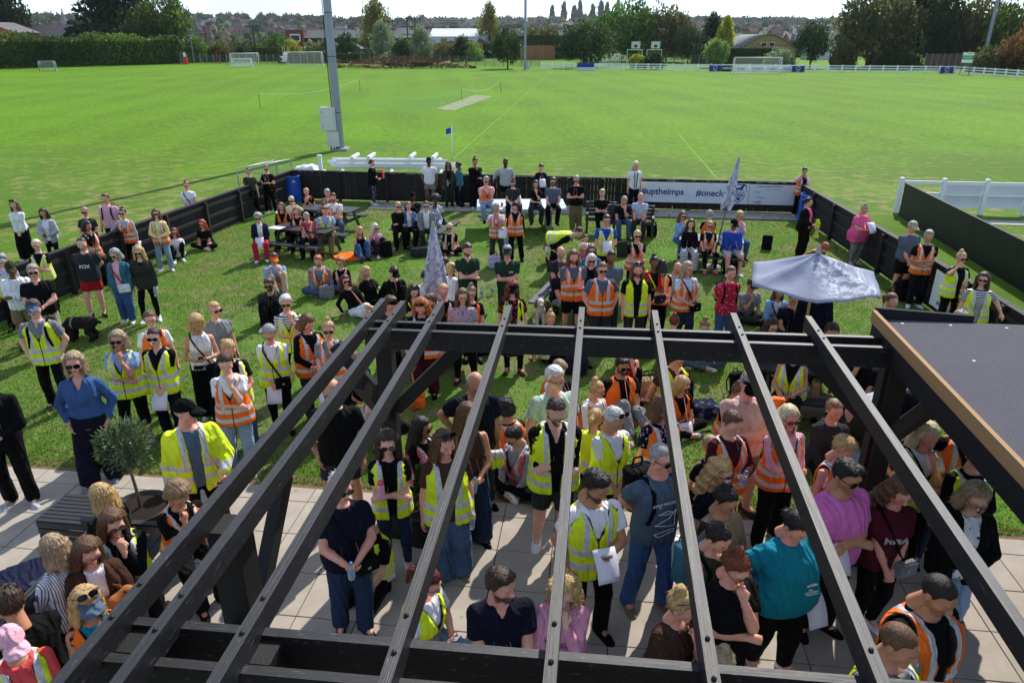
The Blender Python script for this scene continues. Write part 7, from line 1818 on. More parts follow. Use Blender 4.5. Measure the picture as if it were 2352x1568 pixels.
# ================================================================ the crowd: crown of head in the photograph; sex height build facing; pose and arms; head turn; skin; hair; tops; vest; bottoms; shoes; carried; label
CROWD = """
29 460; f 1.70 .95 10; stand l l; 0 4; fair; mid brown; long white; -; wide black; white; sunup; person in white long sleeved top and wide black trousers behind the left fence
96 479; f 1.64 .95 12; stand h h; 0 14; tan; long dark; tee white + ojacket lgrey; -; skin black; white; phone; person in white tee with grey jumper holding a phone behind left fence
80 550; f 1.66 1.0 15; stand x x; 0 4; fair; tied pale; tee black; y; str black; black; gla; person in yellow vest over black tee with arms crossed at left fence
21 602; m 1.74 1.1 25; stand x x; 15 14; brown; buzz black; long white; -; lshorts khaki; black; cap:olive; person in camouflage cap and cream jumper with arms crossed
72 608; m 1.76 1.25 25; stand h h; 5 4; pink; short grey; polo black; -; lshorts beige; black; sun,bottle; person in black polo and cream shorts holding a water bottle
-0 583; f 1.64 1.0 20; stand d d; 0 4; fair; short grey; tee lilac; y; str black; black; cap:grey; person cut by the left edge in a yellow vest and lilac top
72 689; m 1.80 1.0 15; stand p p; 8 0; fair; short dark; polo grey; y; str black; char; cap:slate,pack:black; person in blue cap, yellow vest and grey polo with hands in pockets
184 547; m 1.80 1.12 18; stand b b; 0 12; fair:stub; receding dark; tee char; -; shorts red; black; -,print:FOX; person in charcoal tee with white lettering and red shorts
199 508; f 1.66 1.05 55; stand f d; 10 12; olive; bob black; long black; o; str black; black; -; person in orange vest and black sleeves, hand on cheek, at left fence
192 476; f 1.66 1.05 20; stand h h; -5 5; pink; tied ash; tee char; -; str black; white; sun; person in dark grey tee leaning behind the left fence
240 445; m 1.80 1.05 8; stand d d; -3 3; pink; short brown; tee lpink; -; str black; white; pack:black; person in pale pink tee with backpack straps behind the left fence
279 479; f 1.66 1.1 10; stand w d; -5 5; fair; bun dark; long lgrey; o; str black; white; sun,paper:1; person in orange vest and grey sweater holding a sheet with small pictures
356 480; f 1.68 1.0 12; stand h h; 10 6; fair; mid brown; long lyellow; ox; str ljean; white; sun; person in open orange vest, cream sweater and pale blue jeans
258 573; f 1.64 1.1 5; stand d d; -10 22; fair; bob grey; tee lpink + ojacket dteal; -; loose denim; white; sun,bag:white,strap:red; person in dark cardigan, pink top and cuffed blue jeans holding a dog lead
315 566; f 1.68 .95 12; stand p d; 5 12; fair; mid blond; tee black + jacket dolive; -; skin black; white; sun,bottle; person in dark olive jacket and black leggings with a water bottle
398 524; f 1.64 1.05 25; knees k k; 5 4; fair; long auburn; tee white; -; skin black; white; sun; person sitting by left fence in white top with knees drawn up
462 505; f 1.64 1.2 -5; cross k k; 0 5; pink; mid red; tee black; -; skin black; white; sun,print:CROWLEYS; person in black printed tee sitting cross-legged against the left fence
448 417; f 1.68 1.1 15; stand h h; 5 6; fair; bun red; tee white; -; wide black; black; gla,bag:brown,strap:brown; person in white tee with brown crossbody bag behind the fence
569 386; f 1.68 1.2 -5; stand d d; 3 3; fair; tied dark; tunic olive; -; skin black; white; gla,paper:0,bag:black; person in olive tunic holding white papers at left fence
610 379; f 1.72 1.05 3; stand o o; 3 16; fair; tied mouse; tee black; -; str black; white; sun,phone,bag:black,strap:khaki; person in black with crossbody bag looking at a phone by barrel
702 433; f 1.66 1.1 0; sit f f; 0 14; fair; tied blond; tee black; o; str black; white; fw14; person in orange vest with clasped hands at mouth at the rear left table
750 435; m 1.76 1.05 -5; sit k f; 10 16; pink; short grey; tee khaki; o; str black; black; fw14; person in orange vest and khaki tee, fist at mouth, rear left table
764 444; m 1.80 1.15 12; sit x x; 0 4; fair:beard; short dark; tee white; o; str jean; black; -; person in orange vest and white tee with arms crossed at rear left table
668 451; f 1.66 1.05 5; sit k u; 0 10; fair; tied pale; long cream; o; str denim; white; sun; person in orange vest with cream sleeve raised to the head
644 466; f 1.66 1.0 5; sit k k; 0 6; fair; mid brown; long black; o; str black; black; gla; person in orange vest and black jacket behind the poster table, glasses on
679 476; f 1.62 1.0 5; sit h h; 5 8; fair; bob mouse; long black; o; str black; black; fw8; person in orange vest with hands clasped on the poster table
701 491; f 1.64 1.2 0; sit k k; 0 38; pink; tied grey; tee crim floral lpink; o; str dnavy; navy; fw10,bag:char,strap:char; person in pink patterned top and orange vest with head bowed
744 474; m 1.76 1.1 8; sit k k; -5 12; pink; short brown; polo lblue; y; str khaki; brown; fw6; person in yellow vest and pale blue shirt seated at the poster table
591 490; f 1.64 1.1 14; sit h h; 0 16; fair; curly grey; tee white + ojacket navy; -; str crim; white; sun,paper:1; person in navy jacket and red trousers reading a sheet
628 582; m 1.80 1.0 28; knees k f; 0 8; fair:stub; short dark; tee lblue; o; str beige; white; cap:orange,gla; person in orange cap and orange vest sitting with beige knees up
729 588; m 1.78 1.1 12; cross k o; -5 12; fair:beard; short ginger; hoodie grey; o; str jean; beige; phone; person in orange vest, grey hoodie and jeans cross-legged with a phone
780 592; f 1.62 1.0 5; cross k k; -5 10; fair; curly ginger; long black; o; str brown; black; gla; person in orange vest over black top cross-legged beside a grey bag
615 640; m 1.78 1.0 5; knees k k; 0 8; olive:beard; quiff dark; tee black + jacket dolive; -; str black; white; sun; person in dark olive jacket and sunglasses sitting with knees up
654 679; f 1.68 1.0 20; stand x f; 0 10; pink; short white; tee white stripe navy; y; str black; black; sun; person in yellow vest over striped top with hand at mouth
791 632; f 1.68 1.0 25; side s k; 5 4; fair; bob wine; long black tight; -; lshorts white; boot navy; sun,rl-14; person in black top, white shorts and navy boots lying back on the grass
842 613; f 1.66 1.0 55; side s k; 10 18; fair; long blond; tee black; -; skin black; black; -; person in black with long hair falling forward sitting sideways
906 614; m 1.78 1.0 25; knees s s; 10 20; fair; short dark; long black; -; str black; black; cap:black; person in black cap and black jumper sitting on the grass
826 521; f 1.68 1.1 25; knees k k; 5 8; pink; mid blond; tank black; -; str denim; black; -; person in black strappy top and jeans hugging knees
862 514; f 1.64 1.1 28; knees k k; 5 6; fair; bob white; long dpink; o; str navy; white; sun; person in orange vest and dusky pink sleeves beside black rucksack
914 464; f 1.68 1.25 15; sit x x; 5 12; pink; tied blond; hoodie black; -; str black; black; sun; person in loose black hoodie on the end-on table bench
938 464; f 1.66 1.05 10; sit k f; 5 12; fair; tied mouse; tee white + ojacket denim; -; str black; black; -; person in denim jacket with fist at chin on table bench
978 462; m 1.80 1.0 5; sit k k; 0 8; fair; buzz dark; tee white + ojacket grey; -; str dolive; black; sun; person in grey cardigan over white tee on table bench
946 442; m 1.80 1.05 0; sit k f; 0 6; brown:beard; buzz black; jacket black; -; str black; black; cap:black,sun; person in black cap and black jacket with hand on beard
999 450; f 1.66 1.0 -5; sit f f; 0 12; dark; afro black; hoodie lgrey; -; str ljean; white; -; person in pale grey hoodie with both hands at mouth
1032 513; f 1.66 1.25 -5; cross k k; 0 6; fair; tied pale; tee black; ox; skin black; black; sun,print:Y; person in open orange vest and black tee cross-legged right of parasol
854 360; f 1.70 1.05 85; stand h h; 0 10; fair; tied dark; tunic black + jacket black; -; skin navy leopard lilac; white; -; person in long black coat in profile at the back fence
984 352; m 1.82 1.05 0; stand p d; 0 4; brown:beard; buzz black; tee white; -; shorts grey; black; cap:navy; person in navy cap, white tee and grey shorts at back fence
1029 360; f 1.68 1.0 5; stand d h; 5 6; olive; mid dark; tee black + ojacket olive; -; str dolive; black; sun,bottle; person in olive jacket with a bottle at the back fence
1050 362; f 1.68 1.0 -65; stand d d; 0 16; brown; lowbun black; long dteal; -; wide dnavy; white; -; person in teal half zip top and navy wide trousers turned left
1091 346; m 1.84 1.0 10; stand x f; 5 14; olive; bun black; long black; -; wide black; white; -; person all in black with a hand on the chin at back fence
1161 350; m 1.84 1.05 5; stand w p; 0 6; dark:beard; buzz black; hoodie lgrey; -; shorts black; black; -; person in pale grey hoodie and black shorts leaning on the fence
1244 366; f 1.68 1.05 5; stand o o; 5 30; fair; short dark; long dnavy; -; str dnavy; black; paper:1; person in navy jumper writing notes behind the table tennis table
1462 367; m 1.82 1.0 10; stand d d; 0 22; pink:beard; mid pale; tee white; -; str black; black; strap2; person in white tee with long camera strap at the fence
1117 406; m 1.80 1.1 12; sit.80 x f; 3 6; pink; quiff grey; tee lpink; o; str ljean; black; sun; person in orange vest, pink tee and pale jeans perched at table corner
1179 414; f 1.66 1.25 5; sit.80 h h; 0 30; fair; bun auburn; tee char; -; str black; black; sun,paper:1; person in charcoal tee reading papers on the table tennis table
1231 415; f 1.68 1.05 0; sit.80 x f; 3 10; fair; mid dark; tee black; -; loose char; black; gla; person in black tee and grey trousers with fist at mouth on table
1271 408; m 1.80 1.05 0; sit.80 k k; 0 8; fair:beard; quiff dark; tee slate; -; str black; black; sun,phone; person in dark blue tee and sunglasses seated on the table tennis table
1324 404; m 1.80 1.2 -8; stand o o; 0 22; pink; short grey; tee black; -; loose khaki; lgrey; sun,phone; person in black tee and cargo trousers standing with a phone
1384 435; m 1.78 1.0 0; sit x x; 0 8; fair; quiff blond; tee black; -; str black; black; -; person in black tee and chain with arms crossed on bench
1436 454; m 1.78 1.15 5; sit k f; 5 30; pink; short ash; tee dnavy; -; str jean; brown; fw20; person in navy tee and jeans leaning with face on hand
1472 443; m 1.76 1.15 -10; sit k k; -5 10; pink; bald white; polo sky; ox; str char; brown; -; person in open orange vest and pale blue shirt on the bench
1140 466; m 1.72 1.0 3; stand x f; 0 4; tan:ink; buzz grey; tee pink tie white; o; str olive camo char; black; paper:0; person in orange vest over bright tie-dye tee and camouflage trousers
1166 506; m 1.02 1.0 0; stand h h; 0 14; fair; short blond; tee lime; -; str lblue dots white; white; -; child in lime green tee standing between two orange vests
1182 466; f 1.70 1.05 -5; stand d d; -15 34; fair; bob purple; hoodie black; o; str black; black; -; person in orange vest over black hoodie looking down at the child
1074 560; m 1.80 1.05 12; stand x x; 10 16; fair:beard; short dark; polo green; -; str black; black; -; person in dark green polo with arms crossed looking down right
1165 564; m 1.78 1.15 0; stand x x; 0 4; pink; short grey; polo green; -; str char; brown; cap:green,print:JAD; person in green cap and dark green polo with arms crossed
1178 647; f 1.70 1.05 5; stand d d; 5 10; fair; long auburn; dress dnavy floral coral; yx; skin black; boot brown; cap:black,pack:navy; person in black cap, flowered dress and open yellow vest
1265 548; f 1.15 1.0 20; kneel k k; 0 20; fair; long brown; tee white; y; skin black; white; hat:white; child in white sun hat and yellow vest kneeling
1336 524; m 1.80 1.05 70; bend g g; 0 20; fair; buzz dark; long black; y; str black; black; -; person in yellow vest bending far forward over the children
1346 540; f 1.30 1.0 20; cross k k; 0 5; fair; tied brown; tee white; o; skin black; white; -; child in orange vest sitting behind the bending yellow vest
1342 563; f .95 1.0 15; cross k k; 0 18; fair; bob blond; tee pink; -; skin lpink; white; hat:lpink; child in pink hat and pink top sitting down
1394 494; m 1.80 1.05 0; stand h h; 0 6; pink; short dark; tee blue; y; str dnavy; black; gla,paper:2; person in yellow vest over royal blue tee holding white papers
1465 529; f 1.68 1.15 3; stand x f; 0 4; pink; tied blond; tee black; o; str black; black; sun; person in orange vest and black tee, hand at mouth, before the bench
1289 568; m 1.78 1.2 5; sit k k; 0 10; pink:stub; bald grey; polo char; -; str char; black; -; person in charcoal polo seated behind the orange vests
1360 563; f 1.66 1.05 0; sit.6 k k; 0 8; fair; mid brown; tee white + ojacket dteal; -; str jean; white; sun; person in blue cardigan and sunglasses behind the white haired neighbour
1318 575; m 1.84 1.05 3; stand x x; 0 8; pink:beard; mid brown; tee slate; o; lshorts black; black; -; person in orange vest over blue grey tee with arms crossed and black shorts
1359 584; f 1.66 1.0 3; sit.6 k k; 0 6; fair; bob white; tee black + ojacket char; -; str black; black; sun; person in black top and grey cardigan between two orange vests
1385 603; m 1.80 1.15 3; stand p p; 0 10; pink; buzz brown; tee slate; o; str char; khaki; sun; person in orange vest over slate tee with both hands in pockets
1406 576; m 1.82 1.0 3; stand l l; 5 10; brown:stub; buzz black; tee slate; -; str djean; black; -; person in slate tee with lanyard behind the orange vest
1466 603; m 1.82 1.05 0; stand d d; 0 6; pink:beard; mid brown; polo black; yx; str char; black; sunup; person in open yellow vest and black shirt with sunglasses on head
1504 589; f 1.68 1.0 5; stand x x; 3 4; brown; bun black; tee black + ojacket red; -; str black; black; bag:navy,strap:yellow; person in red jacket with crossed arms and yellow strap
1521 596; f 1.60 1.05 170; stand d d; 0 6; fair; bob black; tee black; o; skin black; black; -; person in orange vest turned away beside the red jacket
1296 601; m 1.76 1.1 40; sit k k; 5 10; pink; short dark; tee dnavy; -; str grey; boot khaki; -; person in navy tee and grey trousers at the table behind crossed arms
1018 653; f 1.68 1.05 3; sit.6 k k; 0 6; pink; tied blond; tee black; o; str black; black; -; person in orange vest and black top right of the parasol pole
1062 664; f 1.68 1.15 3; stand d d; 5 5; fair; long brown; tee mauve dots char; -; skin black; burg; gla; person in lilac patterned top and black leggings behind the pergola beam
1082 658; f 1.66 1.05 5; sit.6 k k; 0 8; fair; bun mouse; tee black; o; skin black; black; gla; person in orange vest half hidden behind the lilac patterned top
978 628; m 1.76 1.0 10; sit o o; 0 40; fair; short black; hoodie white; -; str beige; white; phone; person in white hoodie bent over a phone at parasol table
1022 590; f 1.66 1.0 175; sit k k; 0 10; fair; lowbun dark; tee black; -; str black; black; pack:mauve; person in black tee with mauve straps sitting with back turned
1036 604; f 1.64 1.05 170; sit k k; 0 10; fair; curly blond; hoodie white; -; str beige; white; -; person in white hooded top with back turned by the parasol
951 656; f 1.66 1.0 20; sit f k; 5 18; fair; long black; tee black; y; skin black; black; -; person in yellow vest at the parasol table with dark hair over the shoulder
986 676; m 1.78 1.0 -20; sit k k; -30 10; fair:beard; short brown; jacket black; -; str black; black; -; person in black jacket turned left behind the second rafter end
964 691; f 1.72 1.35 -3; stand o d; 0 32; pink; wavy ginger; tee black; ox; loose burg; black; sunup,phone; person in black tee, orange vest and burgundy trousers looking at phone
898 681; m 1.76 1.0 40; sit k k; 20 10; pink; short brown; tee char; -; str black; black; bcap:black; person in backward black cap behind the leftmost rafter ends
615 752; f 1.66 1.15 8; stand l l; 5 34; pink; tied grey; tee white; y; skin black; black; gla,paper:1,bag:black; person in yellow vest and white tee holding a map, head lowered
710 726; f 1.68 1.1 35; stand h h; 20 30; pink; bob brown; hoodie black; o; str djean; black; bag:burg; person in orange vest and black hoodie with wine red bag
752 738; f 1.66 1.15 12; stand k f; 3 6; pink; bun blond; tee grey; o; skin black; black; sun,paper:0; person in orange vest and grey tee, fingers at lips, sunglasses on
525 784; f 1.68 1.05 35; stand d h; 10 22; pink; pony blond; tee black; yx; str jean; white; -; person in yellow vest partly hidden by an orange vest and jeans
515 815; f 1.68 1.1 18; stand x f; 5 18; fair; tied dark; tee white; o; str ljean; white; -; person in orange vest, white tee and pale jeans with hand at ear
448 726; f 1.70 1.0 20; stand o o; 5 28; tan; bob blond; tank white; -; wide black; white; phone,bag:black; person in white sleeveless top and black trousers using a phone
490 694; f 1.66 1.05 40; stand d d; 10 3; fair; lowbun blond; tee grey; -; str black; white; sun; person in plain grey jumper and sunglasses looking right
341 715; f 1.66 1.05 22; stand d d; 10 6; fair; pony brown; tee white; o; str black; black; gla; person in orange vest with grey shoulder straps behind a yellow vest
351 754; f 1.66 1.15 8; stand l l; 3 4; fair; tied dark; polo black; y; str dnavy; brown; sun,paper:1; person in yellow vest over black polo with hands folded holding paper
266 760; f 1.68 1.15 10; stand x f; 3 3; tan; bob ash; tee lblue; y; capri black; lgrey; sun; person in yellow vest, bright blue tee and black capri leggings
164 810; f 1.80 1.05 15; stand p p; 5 4; pink; bob ash; shirt denim tuck; -; wide dnavy; grey; sun; person in denim shirt with both hands in navy trouser pockets
422 919; m 1.74 1.18 30; stand d e; 55 4; pink; buzz grey; tee slate + ojacket yellow hivis; -; str black; black; cap:black; person in black cap and yellow hi vis jacket leaning on a stick
-48 849; m 1.78 1.05 20; stand h h; 5 6; fair; short dark; long black; -; str black; lgrey; -; person in black sweatshirt cut by the left edge on the patio
760 874; m 1.82 1.1 5; stand p d; 3 10; tan:ink; bald dark; tee black; -; shorts char; black; sun; person in black tee and grey shorts with tattooed arms behind rafters
812 814; f 1.66 1.1 10; squat h k; 10 25; pink; bob brown; tee black; -; shorts black; black; paper:1; person in black squatting with bare knees and a leaflet
882 874; f 1.64 1.0 25; squat h h; 5 25; tan; bob brown; tee lpink; -; skin black; lgrey; phone,paper:1; person in pale pink tee squatting behind the pergola post
970 960; f 1.66 1.0 60; kneel k k; 10 6; olive; long black; long black; p; skin black; black; sun; person in coral pink vest with black sleeves sitting in profile
1094 862; m 1.82 1.2 12; lean i d; 5 22; tan:ink; ring grey; tee dnavy; -; str char; black; gla; person in navy tee with tattooed arms leaning forward
1078 929; f 1.70 1.0 20; stand h h; 20 10; tan; long brown; tank brown; -; wide djean; black; bottle; person in brown sleeveless top holding a yellow vest and a bottle
1022 992; f 1.70 1.2 15; stand d d; 15 8; pink; long brown; tee brown; yx; wide jean fade; khaki; sunup,bottle; person in yellow vest, brown top and very wide pale blue jeans
888 992; f 1.64 .95 8; stand x x; 0 8; fair; long dark; tee black; yx; skin djean; white; sun; person in yellow vest with arms crossed around a pink flask
781 1090; f 1.70 1.2 25; stand h h; 15 8; pink; short white; tee dnavy; -; str djean; brown; sun,bottle,bag:black,strap:black; person in navy tee and jeans with black shoulder bag and bottle
832 1186; m 1.55 1.0 -25; kneel h k; 0 20; fair; short brown; tee black; y; skin black; black; -; person in yellow vest kneeling on the patio behind the navy tee
994 1312; f 1.66 1.05 55; sit o o; 10 24; pink; pony wine; tee white; y; str ljean; white; gla,phone; person in yellow vest and white sleeves seated looking at a phone
1152 1312; m 1.80 1.1 10; sit k k; 40 6; pink:beard; quiff dark; polo dnavy; -; str djean; black; -; person in navy polo with pale trim seated under the pergola
1297 1335; f 1.64 1.05 -3; sit k f; -3 20; fair; wavy blond; hoodie dpink; -; str djean; white; print:superdry; person in dusky pink sweatshirt with fingers at the mouth
1379 1091; m 1.80 1.0 20; stand p o; 20 22; olive:beard; short black; tee white; y; str black; black; phone,paper:1; person in yellow vest and white tee holding phone and rolled paper
1523 1022; m 1.80 1.1 20; stand b b; 15 6; pink; buzz grey; tee slate; -; str denim; khaki; sun,pack:black,print:AVRO VULCAN; person in blue aircraft print tee and jeans, hands behind back
1662 1057; f 1.66 1.05 30; stand d d; 10 12; pink; wavy blond; tee dnavy; -; str black; black; sun; person in dark navy sleeveless jacket and large sunglasses
1678 1125; f 1.64 1.2 25; stand h h; 10 20; tan; bun black; long knit knit; -; str black; black; -; person in beige cable knit jumper with pale strap
1663 1213; f 1.60 1.0 30; stand l l; 10 24; fair; pony black; tank olive; -; str black; black; pack:dteal; person in olive top with turquoise backpack
1703 1281; f 1.68 1.35 12; stand x f; 8 26; pink; bun auburn; tee black; -; skin black; white; gla; person in black tee and glasses with hands held at mouth
1577 1364; f 1.64 1.05 40; sit.6 k f; 20 12; pink; bun blond; tee brown knit; -; str black; black; sunup; person in ribbed brown top with a red strap
1669 1505; f 1.40 1.0 10; stand d d; 0 20; fair; bun ash; tee grey; -; str black; black; -; person whose head shows just above the front beam
1847 1189; f 1.66 1.65 15; stand i d; 12 30; pink; lowbun black; tee teal; -; skin black; white; paper:1,print:adidas; person in bright teal tee with one hand on hip and paper
1959 1065; m 1.82 1.35 15; stand x x; 8 16; tan:stub; quiff black; tee mag; -; str black; black; sun,paper:1; person in bright pink tee and sunglasses with arms crossed
2081 1108; f 1.66 1.1 5; stand l l; 5 24; pink; wavy brown; tee maroon; -; skin black; white; print:MMA,bag:grey; person in maroon lettered tee and black leggings with clasped hands
2254 1119; f 1.66 1.1 -8; stand h h; -3 22; fair; mid ash; tee white dots black + ojacket black; -; str ljean; black; gla; person in spotted white blouse and black cardigan
2182 1340; m 1.82 1.2 18; stand d d; 5 24; tan:stub; buzz black; hoodie black; ox; str black; black; -; person in open orange vest over black hoodie at lower right
2085 1447; m 1.78 1.05 25; stand d d; 12 14; tan; buzz brown; tee grey; yx; str black; black; -; person in yellow vest over grey tee at the bottom right
1954 1011; f 1.66 1.0 20; stand d d; 10 26; pink; short blond; tank white; o; str djean; black; -; person with bare arms in orange vest leaning behind pink tee
2142 977; f 1.66 1.1 0; stand x f; 0 18; pink; mid pale; tee white; y; str black; black; bag:char; person in yellow vest with fingers at lips right of the post
2254 1022; f 1.66 1.1 -5; stand h h; 0 8; fair; tied dark; long black; yx; str black; black; -; person in yellow vest and black sleeves under the roof edge
2076 986; m .75 1.0 30; sit.55 k k; 0 5; fair; bald blond; tee grey; -; skin grey; white; -; child with bare head held low behind the pram bar
2104 970; f 1.64 1.0 -35; sit h h; -20 18; pink; bun mouse; tee black; -; str black; black; -; person in black top bending over the small child
1922 920; f 1.66 1.1 0; sit.5 k k; 8 6; pink; tied mouse; hoodie char; -; str black; black; -; person in charcoal hoodie seated low beside the pram
1818 935; f 1.66 1.1 10; stand x x; 3 8; pink; long pale; long lpink; o; str black; black; sun; person in orange vest and pale pink sleeves with arms crossed
1690 949; f 1.66 1.1 12; stand h o; 8 16; fair; tied brown; long burg; o; str black; black; bottle; person in orange vest and burgundy sleeves holding a bottle
1728 859; m 1.82 1.25 5; stand x x; -3 14; pink:stub; short grey; tee rose; -; shorts khaki; brown; cap:black; person in black cap and faded pink tee with arms crossed
1702 886; f 1.64 1.0 20; knees k k; 0 18; tan:ink; bun brown; tee black; o; skin black; black; -; person in orange vest with tattooed arm sitting behind the pink tee
1630 999; f 1.64 1.0 -160; cross k k; 0 10; fair; tied ash; tee black; o; skin black; black; sunup; person in orange vest sitting with back turned and sunglasses on head
1529 913; f 1.68 1.2 20; stand d d; 20 12; pink; bob brown; tee dnavy floral lilac; ox; str djean; white; gla; person in orange vest over navy flowered top behind a rafter
1575 869; f 1.66 1.0 20; cross h k; 20 22; pink; long blond; tee black; o; skin black; white; sun,paper:0; person in orange vest with long hair cross-legged over a leaflet
1561 807; m 1.78 1.0 15; knees s k; 12 14; fair; curly black; polo brown; y; str black; black; gla; person in yellow vest over dark brown polo leaning on one hand
1621 737; f 1.66 1.0 -8; cross f g; 0 18; fair; bun mouse; long white; o; skin slate; white; -; person in white sleeves and orange vest cross-legged below the beam
1550 722; f 1.66 1.0 170; knees k k; 0 10; fair; bun auburn; tee black; -; skin black; black; -; person with top knot sitting behind the far pergola beam
1448 787; f 1.66 1.0 5; knees k f; 0 14; pink; wavy auburn; tank red; -; skin black; black; gla; person in red strappy top with fingers at the nose
1776 734; f 1.66 1.0 10; sit k k; 0 10; fair; mid dark; tee black; -; str black; black; gla; person in black top and glasses at the table behind the beam
1915 745; m 1.80 1.0 -10; sit k k; 0 10; tan; quiff dark; tee lgrey; -; shorts black; black; -; person at the right end of the table with beam across the face
1828 790; f 1.66 1.2 -30; sit h h; -20 12; tan; tied dark; tank black; y; str black; black; -; person in yellow vest clapping hands on the table bench
1988 791; m 1.80 1.15 -50; sit f k; -20 20; tan; short dark; tee black; -; str black; black; -; person in black tee hunched at the right table bench
1960 905; f 1.64 1.1 -20; sit k h; -10 30; fair; mid dark; jacket dolive; -; str ljean; white; -; person in dark olive coat beside the grey pram hood
1432 821; m 1.80 1.15 12; ext s k; 5 12; olive:beard; quiff black; tee black; ox; str grey; beige; sun; person in open orange vest and grey trousers sitting with legs stretched out
1374 876; f 1.66 1.05 40; cross k k; 20 6; pink; bun blond; long white; o; skin black; white; gla; person in orange vest and white sleeves in profile with glasses
1294 833; f 1.64 1.1 60; knees k k; 0 35; pink; short ash; tee white; o; str dnavy; white; gla; person in orange vest bent low behind the pale green tee
1276 844; m 1.82 1.15 15; stand d d; 12 6; pink:stub; short white; tee mint; -; str char; black; gla,print:FEBO; person in pale mint green tee and dark rimmed glasses
1282 926; m 1.82 1.15 5; stand x x; 8 30; fair:beard; receding dark; jacket black; yx; lshorts char; white; gla; person in yellow vest over black fleece with arms crossed, head bowed
1370 938; f 1.64 1.0 150; knees k k; 0 10; fair; pony blond; tee yellow; y; skin black; white; -; person in yellow vest with back turned and hair tied up
1420 942; f 1.68 1.1 25; stand l l; 15 24; tan; tied white; tee white; y; str black; white; sunup; person in yellow vest and white tee with sunglasses on grey hair
1172 987; f 1.64 1.0 -45; cross k k; -10 28; fair; short black; hoodie lgrey; p; skin black; white; gla,paper:1; person in coral pink vest and grey hoodie cross-legged on the grass edge
1155 914; m 1.70 1.0 -150; cross k k; 0 25; tan; curly black; tee dolive; o; str black; black; -; person in orange vest seated bending away behind the standing pair
1265 718; f 1.66 1.05 10; side s k; 0 14; pink; bun blond; hoodie dpink tie white; yx; skin black; black; -; person in pink tie-dye hoodie and yellow vest leaning on one arm
1850 385; f 1.70 1.0 0; stand u f; 0 10; tan; tied black; tee black + ojacket lpink; ox; str black; white; -; person in orange vest and pale pink jacket on the phone at corner
1859 454; f 1.68 1.15 35; stand h h; 25 4; fair; pony black; tee pink + ojacket black; -; loose black; black; -; person in black coat holding a folded yellow vest by the right barrel
1990 473; f 1.66 1.55 15; stand o o; 0 28; pink; bun ash; tunic pink; -; skin grey; lgrey; gla,paper:2; person in bright pink tunic and grey leggings reading at right fence
1902 566; f 1.66 1.05 20; squat g g; 0 45; fair; curly red; tee olive; o; str black; black; fw30; person in olive top and orange vest bending down behind the open parasol
1569 486; f 1.66 1.0 15; sit f f; 0 6; fair; mid brown; long lblue; -; str denim; white; sun; person in soft blue jumper with both hands at the mouth
1588 504; f 1.68 1.0 -8; sit k k; 0 5; fair; long dark; long black; -; wide white stripe black; black; -; person in black jumper and striped wide trousers on table bench
1630 483; f 1.66 1.05 175; sit k k; 30 6; fair; short grey; tee black; o; str black; black; -; person in orange vest with lettering on back at parasol table
1632 508; f 1.66 1.05 0; sit k k; 0 6; pink; tied ash; tee black; o; skin black; pink; sun,phone; person in orange vest and black leggings with pink shoes
1688 504; m 1.82 1.2 3; sit k k; 0 6; pink:beard; buzz brown; hoodie blue; -; lshorts lgrey; white; cap:black,paper:1; person in royal blue hoodie, black cap and pale shorts
1702 486; f 1.66 1.05 10; sit k f; 5 8; pink; curly blond; long lpink; y; str denim; burg; gla; person in yellow vest with hand at chin right of the blue hoodie
1560 605; m 1.76 1.0 20; cross k k; 0 20; pink; bald grey; tee lgrey; o; str black; black; -; person in orange vest sitting behind the striped blue sleeves
1582 602; f 1.70 1.2 10; stand h h; 10 5; pink; long ash; tee sky stripe white; o; str djean; black; gla,bag:black,strap:black; person in orange vest and pale striped tee with black crossbody bag
1681 612; f 1.70 1.1 5; stand b b; 8 4; pink; tied brown; tee crim dots lpink; -; str denim; brown; pack:black; person in red spotted tee and jeans with hands behind the back
1730 641; m 1.74 .95 8; cross f k; 0 8; tan; short dark; tee grey; -; str dolive; black; cap:maroon; person in maroon cap and grey tee cross-legged with hand at chin
1792 660; f 1.64 1.05 -5; cross k k; 0 10; tan; mid brown; tee white + ojacket lblue; -; skin black; white; bag:grey; person in open pale blue shirt seated under the open parasol
1828 671; m 1.74 1.0 10; cross k f; 0 10; tan; short dark; tee dnavy; -; str dnavy; black; -; person in navy tee seated behind the parasol pole
1882 641; m 1.82 1.25 175; stand d d; 0 5; fair; short dark; jacket dnavy; -; loose jean; brown; -; person in navy coat and jeans standing hidden by the open parasol
2100 509; m 1.80 1.15 5; stand l l; 0 10; pink; short grey; tee slate; -; lshorts black; black; cap:beige,sun; person in beige cap, grey blue tee and black shorts at right fence
2136 529; m 1.80 1.05 -12; stand h x; -10 4; tan:beard:ink; short grey; tee black; o; str dnavy; white; -; person in orange vest with tattooed arms leaning at the right fence
2212 579; f 1.68 1.15 0; stand u h; 0 4; pink; bun blond; tee black; yx; skin black; black; sun; person in open yellow vest with one arm raised at the banner
2262 626; f 1.68 1.2 -20; stand d w; -15 3; fair; long dark; tee black stripe white; yx; str black; black; sun; person in yellow vest over black and white striped tee at right fence
2052 674; f 1.66 1.15 8; stand d d; 8 5; pink; pony brown; tee black; -; str black; black; -; person in black top looking right beside the flat roof corner
2212 715; m 1.70 1.0 10; sit k k; 0 10; pink; short grey; tee khaki; -; str black; black; cap:olive; person in olive cap whose head just shows above the roof
2139 834; m 1.80 1.05 10; stand p p; 0 5; fair; short dark; tee dnavy; -; str djean; boot black; -; person in jeans and black boots standing hidden behind the flat roof
2236 939; m 1.80 1.05 -10; stand p p; 0 5; fair; short dark; tee black; o; str djean; black; -; person in orange vest and dark jeans hidden behind the roof edge
